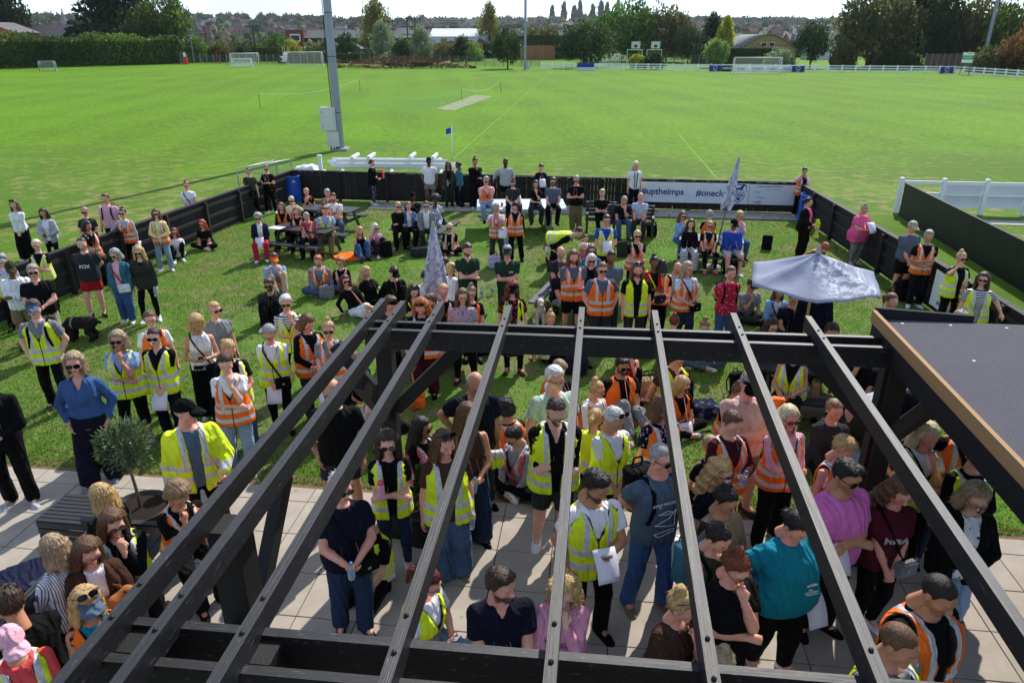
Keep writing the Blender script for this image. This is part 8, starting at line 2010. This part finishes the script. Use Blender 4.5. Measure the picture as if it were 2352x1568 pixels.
224 1113; f 1.64 1.05 -115; sit k k; 0 6; fair; bob blond; long black; -; str black; black; -; person in black top sitting with back turned by the planter
413 1120; f 1.66 1.1 45; sit f k; 0 34; tan; curly mouse; tee black; o; str black; black; print:SO; person in orange vest and black printed tee with head on hand
256 1176; f 1.66 1.0 35; sit h f; 10 14; fair; long brown; tee black + jacket black; yx; str black; boot black; sun; person in black leather jacket with hand across face and yellow vest
199 1243; f 1.64 1.0 40; sit h h; 10 18; fair; long brown; tee white + ojacket brown knit; -; str dteal; black; gla; person in ribbed brown cardigan holding a small dog
112 1230; f 1.64 1.05 -120; sit k k; 0 10; fair; bob ash; shirt white pin slate; -; str dnavy; black; sun; person in blue pinstripe shirt with back turned on the bench
192 1355; f 1.66 1.05 42; sit k k; 5 8; tan; mid blond; tank teal; o; str djean; white; visor:slate,sunup; person in grey sun visor and orange vest with bare arms
16 1446; f 1.62 1.1 40; sit k k; 10 6; tan; tied dark; tee coral; yx; str djean; white; cap:lpink; person in pink cap and coral tee with open yellow vest
5 1348; m 1.78 1.1 -130; sit k k; 0 20; tan; short dark; jacket black; -; str black; black; cap:black; person in black coat cut by the left edge on the bench
"""
for _ln in CROWD.strip().split("\n"): person(_ln)
# ================================================================ things people hold, wear on a strap or have put down
M_PAPER = flat('paper', (226, 224, 236), .8, .2, vary=.03); M_PHONE = flat('phone_black', (18, 18, 22), .2, .6, vary=.05); M_SCREEN = flat('phone_back', (150, 170, 196), .25, .5, vary=.1)
t = NT('clear_plastic', .12, .5); t.base((.80, .88, .95, 1)); t.b.inputs['Transmission Weight'].default_value = .75; M_CLEAR = t.m
M_BCAP = flat('bottle_cap', (70, 120, 200), .5); M_BLAB = flat('bottle_label', (120, 160, 220), .5, vary=.2)
CW = dict(black='black', navy='navy', white='white', brown='brown', grey='grey', char='dark grey', burg='wine red', mauve='mauve', dteal='turquoise', slate='blue', khaki='khaki')
def cut16(s): return ' '.join(s.split()[:16])
def who(info): return info['label'].replace('person ', '', 1) if info['label'].startswith('person ') else info['label']
def rot_to(z, y):
 z = Vector(z).normalized(); y = Vector(y); x = y.cross(z)
 x = x.normalized() if x.length > 1e-4 else Vector((1, 0, 0)); y = z.cross(x); return Matrix((x, y, z)).transposed().to_4x4()
def paper(loc, M, label, w=.21, h=.30, curl=.03, mat=None, marks=0):
 mb = MB(); n = 6
 for i in range(n + 1):
  q = i / n; mb.V += [(-w / 2, h * (.5 - q), curl * math.sin(q * 3.1)), (w / 2, h * (.5 - q), curl * math.sin(q * 3.1 + .5))]
  if i: mb.F.append([2 * i - 2, 2 * i - 1, 2 * i + 1, 2 * i])
 o = mb.build('paper_sheet', mat or M_PAPER, None, True); o.matrix_world = Matrix.Translation(loc) @ M; so = o.modifiers.new('t', 'SOLIDIFY'); so.thickness = .001
 tag(o, label, 'paper', 'papers held in the crowd')
 for k in range(marks):
  mb = MB(); x = -w * .25 + w * .25 * (k % 3); z = h * .05 - h * .14 * (k // 3); q = .5 - z / h; mb.box((x, z, curl * math.sin(q * 3.1 + .25) + .0035), (w * .16, h * .09, .001)); mb.build('printed_mark', M_DARKINK, o)
 return o
def phone(loc, M, label):
 r = empty('phone', loc, 0, label, 'phone', 'phones held in the crowd'); r.matrix_world = Matrix.Translation(loc) @ M
 mb = MB(); mb.box((0, 0, 0), (.076, .155, .010), bev=.003); mb.build('case', M_PHONE, r); mb = MB(); mb.box((0, 0, .0057), (.066, .142, .001)); mb.build('screen', M_SCREEN, r)
_bt = {}
def bottle(loc, label, tilt=None, body=None, cap=None, lab=None, s=1.0, group='water bottles'):
 r = empty('drink_bottle', loc, 0, label, 'bottle', group)
 if tilt is not None: r.matrix_world = Matrix.Translation(loc) @ tilt
 r.scale = (s, s, s)
 mb = MB(); mb.lathe([(.001, 0), (.030, 0), (.033, .012), (.033, .06), (.031, .09), (.033, .12), (.033, .15), (.028, .175), (.013, .205), (.012, .215)], 14); mb.build('bottle_body', body or M_CLEAR, r, True)
 mb = MB(); mb.lathe([(.0345, .07), (.0345, .125)], 14); mb.build('label', lab or M_BLAB, r, True); mb = MB(); mb.lathe([(.015, .205), (.015, .228), (.001, .229)], 12); mb.build('cap', cap or M_BCAP, r, True)
 return r
def bag_fn(w, d, h):
 def fn(p):
  q = np.abs(p - A3(0, 0, h / 2)) - A3(w / 2 - .05, d / 2 - .04, h / 2 - .05); o = np.maximum(q, 0); r_ = np.sqrt((o * o).sum(1)) + np.minimum(q.max(1), 0) - .045
  pk = np.abs(p - A3(0, -d / 2 - .005, h * .33)) - A3(w * .34, .02, h * .22); o2 = np.maximum(pk, 0); r2 = np.sqrt((o2 * o2).sum(1)) + np.minimum(pk.max(1), 0) - .02
  return smin(r_, r2, .02) + .010 * wnoise(p, 18) + .005 * wnoise(p, 40)
 return fn
def backpack(M, color, label, s=1.0, worn=False, kind='backpack'):
 r = empty('backpack', (0, 0, 0), 0, label, 'backpack', 'backpacks'); r.matrix_world = M @ Matrix.Scale(s, 4)
 me = tpl_mesh(('rucksack', 0), bag_fn(.30, .18, .44), (-.22, -.2, -.04), (.22, .16, .5), .018); o = bpy.data.objects.new('main_bag', me); link(o, r); omat(o, cloth_mat(color))
 mb = MB(); mb.tube([(-.05, .06, .43), (-.04, .06, .49), (.04, .06, .49), (.05, .06, .43)], .010, 6); mb.build('grab_handle', cloth_mat('black'), r, True)
 mb = MB(); mb.box((0, -.128, .17), (.17, .006, .008)); mb.build('zip', M_CAB, r)
 if not worn:
  for sx in (-1, 1): mb = MB(); mb.tube([(sx * .09, .09, .40), (sx * .13, .16, .25), (sx * .14, .14, .08), (sx * .12, .08, .03)], .014, 6); mb.build('strap', cloth_mat('black'), r, True)
 return r
def lump_bag(name, loc, rz_, size, color, label, handles=True, pat=None, cat='bag'):
 r = empty(name, loc, rz_, label, cat, None); w, d, h = size
 V, Q = surface_nets(bag_fn(*size), (-w * .7, -d * .9, -.03), (w * .7, d * .8, h * 1.2), max(.014, w / 20)); mesh_np('bag_body', V, Q, cloth_mat(color, *(pat or ())), r)
 if handles:
  for sy3 in (-1, 1): mb = MB(); mb.tube([(-w * .25, sy3 * d * .2, h * .92), (-w * .2, sy3 * d * .3, h * 1.25), (w * .2, sy3 * d * .3, h * 1.25), (w * .25, sy3 * d * .2, h * .92)], .009, 6); mb.build('handle', cloth_mat('black'), r, True)
 return r
for pi, I_ in enumerate(PEOPLE):
 s, lab = I_['s'], who(I_); zs_ = ZS * s
 def fr(x, z, extra=0.0):
  w = float(np.interp(z * s, zs_, I_['ws'])); d = float(np.interp(z * s, zs_, I_['ds'])); y0 = float(np.interp(z * s, zs_, I_['ys'])); off = (I_['off'] + extra)
  return I_['tw']((x, (y0 - (d + off) * math.sqrt(max(.05, 1 - (x * s / (w + off)) ** 2))) / s, z))
 Fw = I_['Rw'] @ Vector((0, -1, 0)); Up = I_['Rw'] @ Vector((0, 0, 1)); Rg = I_['Rw'] @ Vector((1, 0, 0))
 strapc = 'black'
 for a in I_['acc']:
  if a.startswith('strap:'): strapc = a[6:]
 for a in I_['acc']:
  nm, _, v = a.partition(':')
  if nm == 'phone': phone(I_['hands'][1] + Fw * .03, rot_to(Up * .7 - Fw * .75, Fw + Up * .3), cut16('phone held by the ' + I_['label']))
  elif nm == 'paper':
   k = int(v); hp = I_['hands'][1] if k else I_['hands'][0]
   if k == 2: hp = (I_['hands'][0] + I_['hands'][1]) / 2
   paper(hp + Fw * .05 - Up * (.06 if k != 2 else -.03), rot_to(Fw * .75 + Up * .6, Up - Fw * .4), cut16('paper held by the ' + I_['label']), marks=(6 if 'small pictures' in lab else 0))
  elif nm == 'bottle': bottle(I_['hands'][1] - Vector((0, 0, .11)) + Fw * .03, cut16('clear bottle held by the ' + I_['label']), Matrix.Rotation(.25, 4, Rg))
  elif nm == 'bag':
   r = empty('shoulder_bag', (0, 0, 0), 0, cut16('%s shoulder bag of the %s' % (CW.get(v, v), I_['label'])), 'bag', 'shoulder bags'); p = fr(.13, -.02, .05)
   r.location = p; mb = MB(); Mx = rot_to(Up, -Fw + Rg * -.3).to_3x3(); mb.box((0, 0, 0), (.22, .075, .17), Mx, bev=.02); mb.build('pouch', cloth_mat(v), r)
   mb = MB(); mb.box(Mx @ Vector((0, -.041, .03)), (.2, .008, .10), Mx, bev=.003); mb.build('flap', cloth_mat(v), r); mb = MB(); mb.box(Mx @ Vector((0, -.048, -.0)), (.03, .006, .02), Mx); mb.build('clasp', M_TUBE, r)
   mb = MB(); P_ = [fr(-.11 + .24 * q, .47 - .47 * q, .012) for q in (0, .15, .35, .55, .75, 1.0)]; P_ = [I_['tw']((-.12, .05, .515))] + P_; mb.tube([q - p for q in P_], .012, 6); mb.build('strap', cloth_mat(strapc), r, True)
  elif nm == 'pack':
   dpt = float(np.interp(.25 * s, zs_, I_['ds'])) / s
   M = Matrix.Translation(I_['tw']((0, dpt + .14, .02))) @ rot_to(Up, Fw); r = backpack(M @ Matrix.Rotation(math.pi, 4, 'Z'), v, cut16('%s backpack worn by the %s' % (CW.get(v, v), I_['label'])), s, True)
   Wi = r.matrix_world.inverted() if False else (M @ Matrix.Rotation(math.pi, 4, 'Z') @ Matrix.Scale(s, 4)).inverted()
   for sx in (-1, 1): mb = MB(); P_ = [I_['tw']((sx * .11, .10, .46)), I_['tw']((sx * .115, .02, .515)), fr(sx * .115, .44, .012), fr(sx * .12, .30, .012), fr(sx * .145, .16, .012), I_['tw']((sx * .17, .06, .10))]; mb.tube([Wi @ q for q in P_], .020, 6); mb.build('shoulder_strap', cloth_mat('black'), r, True)
  elif nm == 'strap2':
   r = empty('camera_strap', I_['tw']((0, 0, .5)), 0, cut16('long black camera strap round neck of the ' + I_['label']), 'strap')
   mb = MB(); P_ = [fr(-.05 + .02 * q, .47 - .5 * q, .02) for q in (0, .3, .6, 1)] + [fr(.05 - .02 * q, .47 - .5 * q, .02) for q in (1, .6, .3, 0)]; mb.tube([q - I_['tw']((0, 0, .5)) for q in P_], .012, 6); mb.build('strap_loop', cloth_mat('black'), r, True)
  elif nm == 'print':
   if v == 'AVRO VULCAN': lines = [(v, .035, .36, -.03), ('B2', .02, .33, -.07)]
   elif v == 'superdry': lines = [('superdry', .085, .27, 0), ('VENICE BEACH, CA', .032, .20, 0)]
   elif v == 'adidas': lines = [('adidas', .04, .26, .08), ('The', .025, .22, .06), ('three Stripes', .025, .195, .08), ('World tour', .025, .17, .09)]
   elif v == 'JAD': lines = [(v, .05, .34, .08)]
   else: lines = [(v, .10 if len(v) < 5 else .05, .27, 0)]
   Wi = I_['W'].inverted(); ink = dict(superdry=flat('print_brown', (120, 70, 84), .7), MMA=flat('print_pale', (190, 180, 186), .7), CROWLEYS=flat('print_pink', (200, 90, 110), .7)).get(v, M_WINK)
   for tx, sz, z, x in lines:
    M = rot_to(Fw * 1.0 + Up * .06, Up); M.translation = fr(x, z, .016); txt('print', tx, sz * s, ink, I_['root'], Wi @ M, True)
   if v == 'AVRO VULCAN':
    mb = MB(); pts = [[(-.10, .14), (.02, .20), (.10, .27), (.09, .20), (.10, .10), (.02, .12)], [(-.10, .05), (.09, .07), (.10, .04), (-.06, .02)], [(-.08, .255), (0, .285), (.06, .26), (0, .25)]]
    for pl_ in pts:
     base_ = [Wi @ fr(x, z, .016) for x, z in pl_]
     for q in range(len(base_)): mb.tube([base_[q], base_[(q + 1) % len(base_)]], .0035, 4)
    mb.build('aircraft_print', M_WINK, I_['root'])
# ---------------------------------------------------------------- dogs
def fur(name, c, c2, scale=40):
 t = NT(name, .9, .15); n = t.noise(t.coord('Object'), scale, 5.0, .65); t.base(t.ramp(n, [(.3, srgb(*c)), (.7, srgb(*c2))])); t.bump(n, .8, .02); return t.m
def dog_field(parts, k, amp, fr_):
 def fn(p):
  d = None
  for a, b, ra, rb in parts:
   q = cone_d(p, A3(*a), A3(*b), ra, rb)[0]; d = q if d is None else smin(d, q, k)
  return d + amp * wnoise(p, fr_) + amp * .5 * wnoise(p, fr_ * 2.1)
 return fn
dp = spot(192, 783); dg_ = empty('dog', dp, R(-90), 'curly black dog sniffing the grass on a lead', 'dog')
par = [((0, .22, .40), (0, -.16, .38), .125, .12), ((0, -.16, .38), (0, -.34, .26), .095, .075)]
for sx in (-1, 1): par += [((sx * .07, -.16, .34), (sx * .075, -.15, .17), .062, .045), ((sx * .075, -.15, .17), (sx * .075, -.17, .04), .045, .05), ((sx * .07, .22, .36), (sx * .08, .17, .23), .082, .055), ((sx * .08, .17, .23), (sx * .08, .25, .14), .055, .042), ((sx * .08, .25, .14), (sx * .08, .21, .035), .042, .05)]
par += [((0, .30, .44), (0, .42, .40), .045, .03), ((0, -.33, .25), (0, -.40, .13), .085, .07), ((0, -.40, .13), (0, -.46, .05), .052, .04)]
V, Q = surface_nets(dog_field(par, .03, .013, 38), (-.25, -.56, -.02), (.25, .52, .58), .016); mesh_np('body', V, Q, fur('fur_black', (16, 14, 14), (52, 46, 42)), dg_)
for sx in (-1, 1): V, Q = surface_nets(dog_field([((sx * .075, -.35, .25), (sx * .10, -.37, .10), .03, .045)], .02, .010, 45), (-.2, -.5, -.02), (.2, -.2, .4), .014); mesh_np('ear', V, Q, fur('fur_black_ear', (12, 11, 11), (40, 34, 32)), dg_)
mb = MB(); mb.lathe([(.128, -.02), (.132, 0), (.128, .02)], 18, M=Matrix.Rotation(R(90), 3, 'X')); q = mb.build('harness', cloth_mat('grey'), dg_, True); q.location = (0, -.10, .38)
mb = MB(); mb.lathe([(.01, 0), (.018, .008), (.01, .016)], 8); q = mb.build('nose', M_CABLE, dg_, True); q.location = (0, -.49, .05)
I_ = [i for i in PEOPLE if 'holding a dog lead' in i['label']][0]; ld = empty('dog_lead', I_['hands'][0], 0, 'pale lead running from the dark cardigan to the curly black dog', 'lead'); a_ = Vector(); b_ = dp + Vector((.05, .02, .50)) - I_['hands'][0]
mb = MB(); mb.tube([a_.lerp(b_, k / 10) - Vector((0, 0, .10 * math.sin(math.pi * k / 10))) for k in range(11)], .008, 5); mb.build('cord', flat('lead_cord', (196, 186, 160), .8), ld); mb = MB(); mb.tube([(0, 0, 0), (-.05, 0, -.06), (0, 0, -.12), (.04, 0, -.06), (0, 0, 0)], .009, 5); mb.build('loop', flat('lead_cord', (196, 186, 160), .8), ld)
bp = spot(1240, 745); bg = empty('dog', bp, R(5), 'tan and white beagle sitting on the grass behind the beam', 'dog')
par = [((0, .16, .13), (0, -.02, .34), .12, .095), ((0, -.02, .34), (0, -.05, .47), .085, .07)]
t = NT('fur_beagle', .9, .15); X, Y, Z = t.sep(t.coord('Object'))[:3]; n = t.noise(t.coord('Object'), 9, 3); 
t.base(t.mix(t.step(t.math('ADD', t.math('MULTIPLY', Y, 1.0), t.math('MULTIPLY', t.math('SUBTRACT', n, .5), .14)), .02, .02), srgb(226, 218, 206), srgb(196, 152, 104))); M_BEA = t.m
for sx in (-1, 1): par += [((sx * .06, -.05, .32), (sx * .065, -.09, .03), .045, .032), ((sx * .09, .14, .14), (sx * .11, -.02, .05), .075, .04)]
par += [((0, .22, .06), (.12, .34, .04), .03, .015), ((0, -.06, .52), (0, -.10, .52), .078, .068), ((0, -.12, .50), (0, -.19, .485), .046, .036)]
V, Q = surface_nets(dog_field(par, .03, .002, 30), (-.25, -.28, -.02), (.25, .40, .66), .015); mesh_np('body', V, Q, M_BEA, bg)
for sx in (-1, 1): V, Q = surface_nets(dog_field([((sx * .075, -.05, .55), (sx * .105, -.07, .43), .026, .034)], .02, .001, 20), (-.2, -.2, .3), (.2, .1, .7), .012); mesh_np('ear', V, Q, fur('fur_ear_brown', (128, 84, 50), (158, 110, 68)), bg)
for sx in (-1, 1): mb = MB(); mb.lathe([(.001, -.012), (.012, 0), (.001, .012)], 8); q = mb.build('eye', M_PHONE, bg, True); q.location = (sx * .034, -.158, .535)
mb = MB(); mb.lathe([(.001, -.014), (.018, 0), (.001, .014)], 8); q = mb.build('nose', M_PHONE, bg, True); q.location = (0, -.222, .49)
I_ = [i for i in PEOPLE if 'holding a small dog' in i['label']][0]; pp_ = I_['tw']((.06, -.24, .12)); pd = empty('dog', pp_, I_['yaw'] + R(20), 'small brown and white dog held in the lap on the bench', 'dog')
par = [((-.02, 0, -.12), (.02, -.02, .12), .10, .075), ((.02, -.02, .12), (.12, -.05, .18), .055, .06), ((.14, -.06, .18), (.22, -.08, .14), .045, .028)]
V, Q = surface_nets(dog_field(par, .03, .002, 30), (-.2, -.25, -.28), (.32, .18, .34), .013); mesh_np('body', V, Q, fur('fur_tan', (150, 92, 50), (190, 128, 76), 12), pd)
for sx in (-1, 1): V, Q = surface_nets(dog_field([((.10, -.05 + sx * .055, .22), (.06, -.05 + sx * .085, .27), .024, .012)], .02, .001, 20), (-.05, -.25, .1), (.25, .15, .36), .010); mesh_np('ear', V, Q, fur('fur_dark_ear', (84, 52, 32), (110, 70, 44)), pd)
V, Q = surface_nets(dog_field([((.03, -.075, .03), (.03, -.08, .13), .035, .03)], .02, .001, 20), (-.1, -.2, -.1), (.2, .1, .25), .012); mesh_np('chest_patch', V, Q, fur('fur_white', (214, 208, 200), (232, 226, 220)), pd)
mb = MB(); mb.lathe([(.104, -.03), (.106, 0), (.104, .03)], 16); q = mb.build('harness', cloth_mat('char'), pd, True); q.location = (-.01, 0, -.05)
# ---------------------------------------------------------------- pram
pm_ = empty('pram', spot(1985, 1075) + Vector((.1, .15, 0)), R(-40), 'grey hooded pram beside the right pergola post', 'pram')
V = []; F = []; n1, n2 = 14, 9
for i in range(n1 + 1):
 for k in range(n2 + 1):
  a = math.pi * i / n1; b = R(100) * k / n2; rr_ = .27 + .012 * math.cos(k * math.pi * 2 / 3); V.append((rr_ * math.cos(a), -.05 - .34 * math.sin(b - R(10)) * (.35 + .65 * math.sin(a)), .80 + .30 * math.sin(a) * math.cos(b * .55)))
for i in range(n1):
 for k in range(n2): q = i * (n2 + 1) + k; F.append([q, q + n2 + 1, q + n2 + 2, q + 1])
o = mesh_np('hood', V, F, cloth_mat('lgrey'), pm_); o.modifiers.new('t', 'SOLIDIFY').thickness = .012
V, Q = surface_nets(bag_fn(.44, .70, .26), (-.3, -.5, -.05), (.3, .45, .34), .025); o = mesh_np('carrycot', V, Q, cloth_mat('char'), pm_); o.location = (0, .1, .55)
mb = MB(); mb.tube([(-.22, .75, 1.02), (.22, .75, 1.02)], .018, 8); mb.tube([(-.22, .75, 1.02), (-.24, .2, .55), (-.26, -.3, .15)], .014, 6); mb.tube([(.22, .75, 1.02), (.24, .2, .55), (.26, -.3, .15)], .014, 6); mb.build('frame', M_CABLE, pm_, True)
for sx in (-1, 1):
 for y_, r_ in ((-.32, .11), (.38, .15)):
  mb = MB(); mb.lathe([(r_ - .03, -.02), (r_, -.015), (r_, .015), (r_ - .03, .02)], 18, M=Matrix.Rotation(R(90), 3, 'Y')); w_o = mb.build('wheel', M_CABLE, pm_, True); w_o.location = (sx * .29, y_, r_)
  mb = MB(); mb.lathe([(.001, -.02), (r_ - .03, -.012), (r_ - .03, .012), (.001, .02)], 10, M=Matrix.Rotation(R(90), 3, 'Y')); mb.build('rim', M_CAB, w_o)
# ---------------------------------------------------------------- put down on grass and tables
def ground_pack(px, py, color, label, rz_=0., s=1.0): backpack(Matrix.Translation(spot(px, py)) @ Matrix.Rotation(rz_, 4, 'Z') @ Matrix.Rotation(R(-12), 4, 'X'), color, label, s)
ground_pack(1497, 543, 'black', 'black backpack standing beside the back bench', .3); ground_pack(1760, 574, 'black', 'black backpack alone on the grass right of the table', -.3, .95); ground_pack(890, 590, 'black', 'black rucksack with white mark beside the dusky pink sleeves', .4); ground_pack(1676, 632, 'black', 'black backpack at the feet of the royal blue hoodie', .1, 1.15); ground_pack(1784, 748, 'black', 'black backpack below the open parasol', .2, 1.1); ground_pack(2072, 690, 'black', 'black backpack leaning on the right fence by the banner', .5, 1.1); ground_pack(1430, 590, 'dolive', 'dark backpack on the bench behind the slate tee', .5); ground_pack(1695, 905, 'black', 'black leather rucksack beside the tattooed sitter', .4, .9)
lump_bag('duffel_bag', spot(966, 588), .2, (.55, .30, .26), 'char', 'dark grey sports bag on the grass left of the parasol'); lump_bag('handbag', spot(752, 684), .1, (.34, .2, .30), 'grey', 'grey canvas bag beside the person with curly hair'); lump_bag('handbag', spot(1135, 615), .3, (.32, .2, .34), 'lilac', 'lilac patterned bag on grass behind the green polos', pat=('floral', 'mauve')); lump_bag('handbag', spot(1322, 856), -.3, (.42, .24, .30), 'navy', 'navy bag beside the tie-dye hoodie'); lump_bag('wicker_basket', spot(1478, 910), .1, (.36, .2, .34), 'knit', 'woven straw basket behind the outstretched legs', pat=('knit',)); lump_bag('shopping_bag', spot(1118, 812), .2, (.34, .16, .42), 'black', 'black and green shopping bag behind the beam'); lump_bag('handbag', spot(806, 920), .2, (.34, .2, .34), 'black', 'black bag in front of the squatting person'); lump_bag('handbag', spot(1495, 895), .3, (.5, .3, .26), 'black', 'black bag beside the woven basket')
lump_bag('orange_bag', spot(957, 932), .2, (.3, .2, .28), 'orange', 'crumpled orange vest bundle on grass by the burgundy trousers', False, cat='vest bundle'); lump_bag('padded_jacket', spot(1618, 952), .2, (.42, .34, .22), 'navy', 'navy padded jacket lying on the grass by the long hair', False, ('camo', 'slate'), 'jacket'); lump_bag('padded_jacket', spot(40, 1395, .45) , .6, (.8, .5, .34), 'navy', 'navy quilted jacket lying on the bench at the left edge', False, None, 'jacket')
lump_bag('floral_backpack', spot(1560, 1300, .55) , .3, (.27, .18, .36), 'white', 'white backpack with small animal pattern behind the cable knit', True, ('dots', 'burg'), 'backpack')
def vest_drape(loc, rz_, w, h, color, label, seed):
 r = empty('hi_vis_vest', loc, rz_, label, 'vest', 'loose hi vis vests'); V, Q = surface_nets(lambda p: (np.maximum(np.abs(p - A3(0, 0, h / 2)) - A3(w / 2, .035, h / 2), -1).max(1)) * .8 - .012 + .03 * wnoise(p, 14, seed) + .02 * wnoise(p, 6, seed), (-w * .8, -.12, -.08), (w * .8, .12, h + .1), .016)
 o = mesh_np('folded_cloth', V, Q, cloth_mat(color, 'hivis'), r); set_attr(o.data, 'tl', np.stack([V[:, 0] + .3, V[:, 1] + 1, V[:, 2] * .5], 1)); set_attr(o.data, 'edge', np.full((len(V), 3), 1., f32))
vest_drape(spot(876, 440, .30), .1, .22, .78, 'orange', 'orange vest hanging from the arm of the long black coat', 1); vest_drape(spot(1872, 545, .45), .1, .10, .5, 'yellow', 'yellow vest held folded by the black coat at the barrel', 2); vest_drape(spot(1140, 1078, .78), .3, .13, .26, 'yellow', 'yellow vest folded over arm of the brown sleeveless top', 3); vest_drape(spot(1755, 1010, .75), .0, .34, .60, 'orange', 'orange vest held in front of the faded pink tee', 4)
o = vest_drape; V, Q = surface_nets(lambda p: np.maximum(np.abs(p[:, 2] - .03) - .03 - .03 * wnoise(p, 9), np.sqrt((p[:, 0] / .5) ** 2 + (p[:, 1] / .35) ** 2) - 1) * .6, (-.6, -.45, -.05), (.6, .45, .16), .022); q = mesh_np('orange_jacket', V, Q, cloth_mat('orange')); q.location = spot(808, 592); tag(q, 'orange vest spread on the grass under the black strappy top', 'vest')
for px, py, z, l in ((1106, 684, 0, 'clear water bottle on grass left of the green polo'), (1131, 678, 0, 'clear water bottle on grass between the green polos'), (830, 602, 0, 'clear water bottle on grass by the orange vest'), (1003, 503, .755, 'clear bottle on the end-on picnic table'), (1775, 830, .755, 'clear bottle on the picnic table behind the beam'), (1655, 560, .755, 'clear bottle on the parasol table')): bottle(spot(px, py, z), l, s=1.15)
bottle(spot(519, 1333), 'bottle of dark cola with red label on the patio', None, flat('cola', (26, 14, 12), .15, .6), M_RED, M_RED, 1.35, None)
def flask(loc, label, col, s=1.0): r = empty('drink_flask', loc, .2, label, 'flask'); mb = MB(); mb.lathe([(.001, 0), (.036, 0), (.038, .01), (.038, .17), (.034, .19), (.001, .19)], 16); mb.build('flask_body', flat('flask_%d' % col[0], col, .4, .4), r, True); mb = MB(); mb.lathe([(.034, .19), (.034, .22), (.02, .235), (.001, .235)], 14); mb.build('lid', flat('flask_lid', (226, 92, 110), .45), r, True); r.scale = (s, s, s)
I_ = [i for i in PEOPLE if 'pink flask' in i['label']][0]; flask(I_['tw']((-.10, -.20, .17)), 'pale pink flask hugged by crossed arms in yellow vest', (236, 170, 196)); flask(spot(881, 410, 1.07), 'red and clear tumbler standing on the back fence', (220, 90, 104))
def cup(px, py, l): r = empty('paper_cup', spot(px, py), 0, l, 'cup', 'paper cups'); mb = MB(); mb.lathe([(.001, .0), (.028, 0), (.040, .11), (.036, .11), (.026, .01)], 14); mb.build('cup_body', M_WINK, r, True); mb = MB(); mb.lathe([(.040, .104), (.043, .108), (.040, .113)], 14); mb.build('rim', M_WINK, r, True)
cup(1494, 962, 'white paper cup on the grass by the outstretched shoe'); cup(1299, 832, 'white paper cup beside the tie-dye hoodie')
paper(spot(634, 523, .758), Matrix.Rotation(R(-19), 4, 'Z'), 'white poster with small picture lying on the left picnic table', .42, .30, .0, None, 2); tag(bpy.data.objects['paper_sheet'], None, 'paper')
r = empty('drink_can', spot(1153, 474, .772), 0, 'red drink can on the table tennis table', 'can'); mb = MB(); mb.lathe([(.001, 0), (.03, 0), (.033, .01), (.033, .105), (.027, .115), (.001, .115)], 14); mb.build('can_body', M_RED, r, True); mb = MB(); mb.lathe([(.027, .116), (.001, .117)], 14); mb.build('can_top', M_TUBE, r, True)
for px, py, l in ((936, 1540, 'blue beer tray on the near table left'), (1485, 1562, 'blue beer tray on the near table right')):
 r = empty('bar_tray', spot(px, py, .758), VEN, l, 'tray', None); mb = MB(); mb.lathe([(.001, .005), (.15, .005), (.165, .03), (.172, .03), (.168, 0), (.001, 0)], 28); mb.build('tray_dish', flat('tray_blue', (36, 74, 170), .35, .5), r, True); mb = MB(); mb.lathe([(.09, .0075), (.12, .0075)], 28); mb.build('printed_ring', M_WINK, r); txt('lettering', 'ADNAMS ALSO', .03, M_WINK, r, Matrix.Translation((0, .0, .009)), True)
I_ = [i for i in PEOPLE if 'leaning on a stick' in i['label']][0]; h_ = I_['hands'][1]; r = empty('walking_stick', (h_.x + .06, h_.y - .04, 0), 0, 'black walking stick under the hand of the hi vis jacket', 'stick'); mb = MB(); mb.tube([(0.03, 0, 0), (0, 0, h_.z)], .011, 8); mb.build('shaft', flat('stick_grey', (60, 60, 64), .4), r, True); mb = MB(); mb.tube([(-.06, 0, h_.z), (.06, 0, h_.z + .01)], .016, 8); mb.build('handle', M_PHONE, r, True)
r = empty('wooden_stick', spot(953, 945), 0, 'bare wooden stick upright beside the burgundy trousers', 'stick'); mb = MB(); mb.tube([(0, 0, 0), (.01, .02, .4), (-.02, .0, .8), (0, 0, 1.1)], [.016, .014, .015, .011], 7); mb.build('shaft', M_POLE, r, True); mb = MB(); mb.tube([(-.005, .01, .7), (.06, .03, .78)], [.007, .004], 5); mb.build('twig', M_POLE, r, True)
stn = surface_nets(lambda p: np.maximum(ell_d(p, (0, 0, .1), (.42, .3, .26)) + .02 * wnoise(p, 9), -p[:, 2]), (-.55, -.4, -.03), (.55, .4, .42), .03); o = mesh_np('stone_base', stn[0], stn[1], flat('pebbled_concrete', (150, 142, 128), .95, .1, vary=.35, scale=70, bump=.6)); o.location = spot(1868, 948); tag(o, 'rounded pebbled concrete parasol weight under the right table', 'weight')
bpy.data.scenes.remove(TMP)
print('TRIS', sum(sum(len(p.vertices) - 2 for p in m.polygons) for m in bpy.data.meshes if m.users))
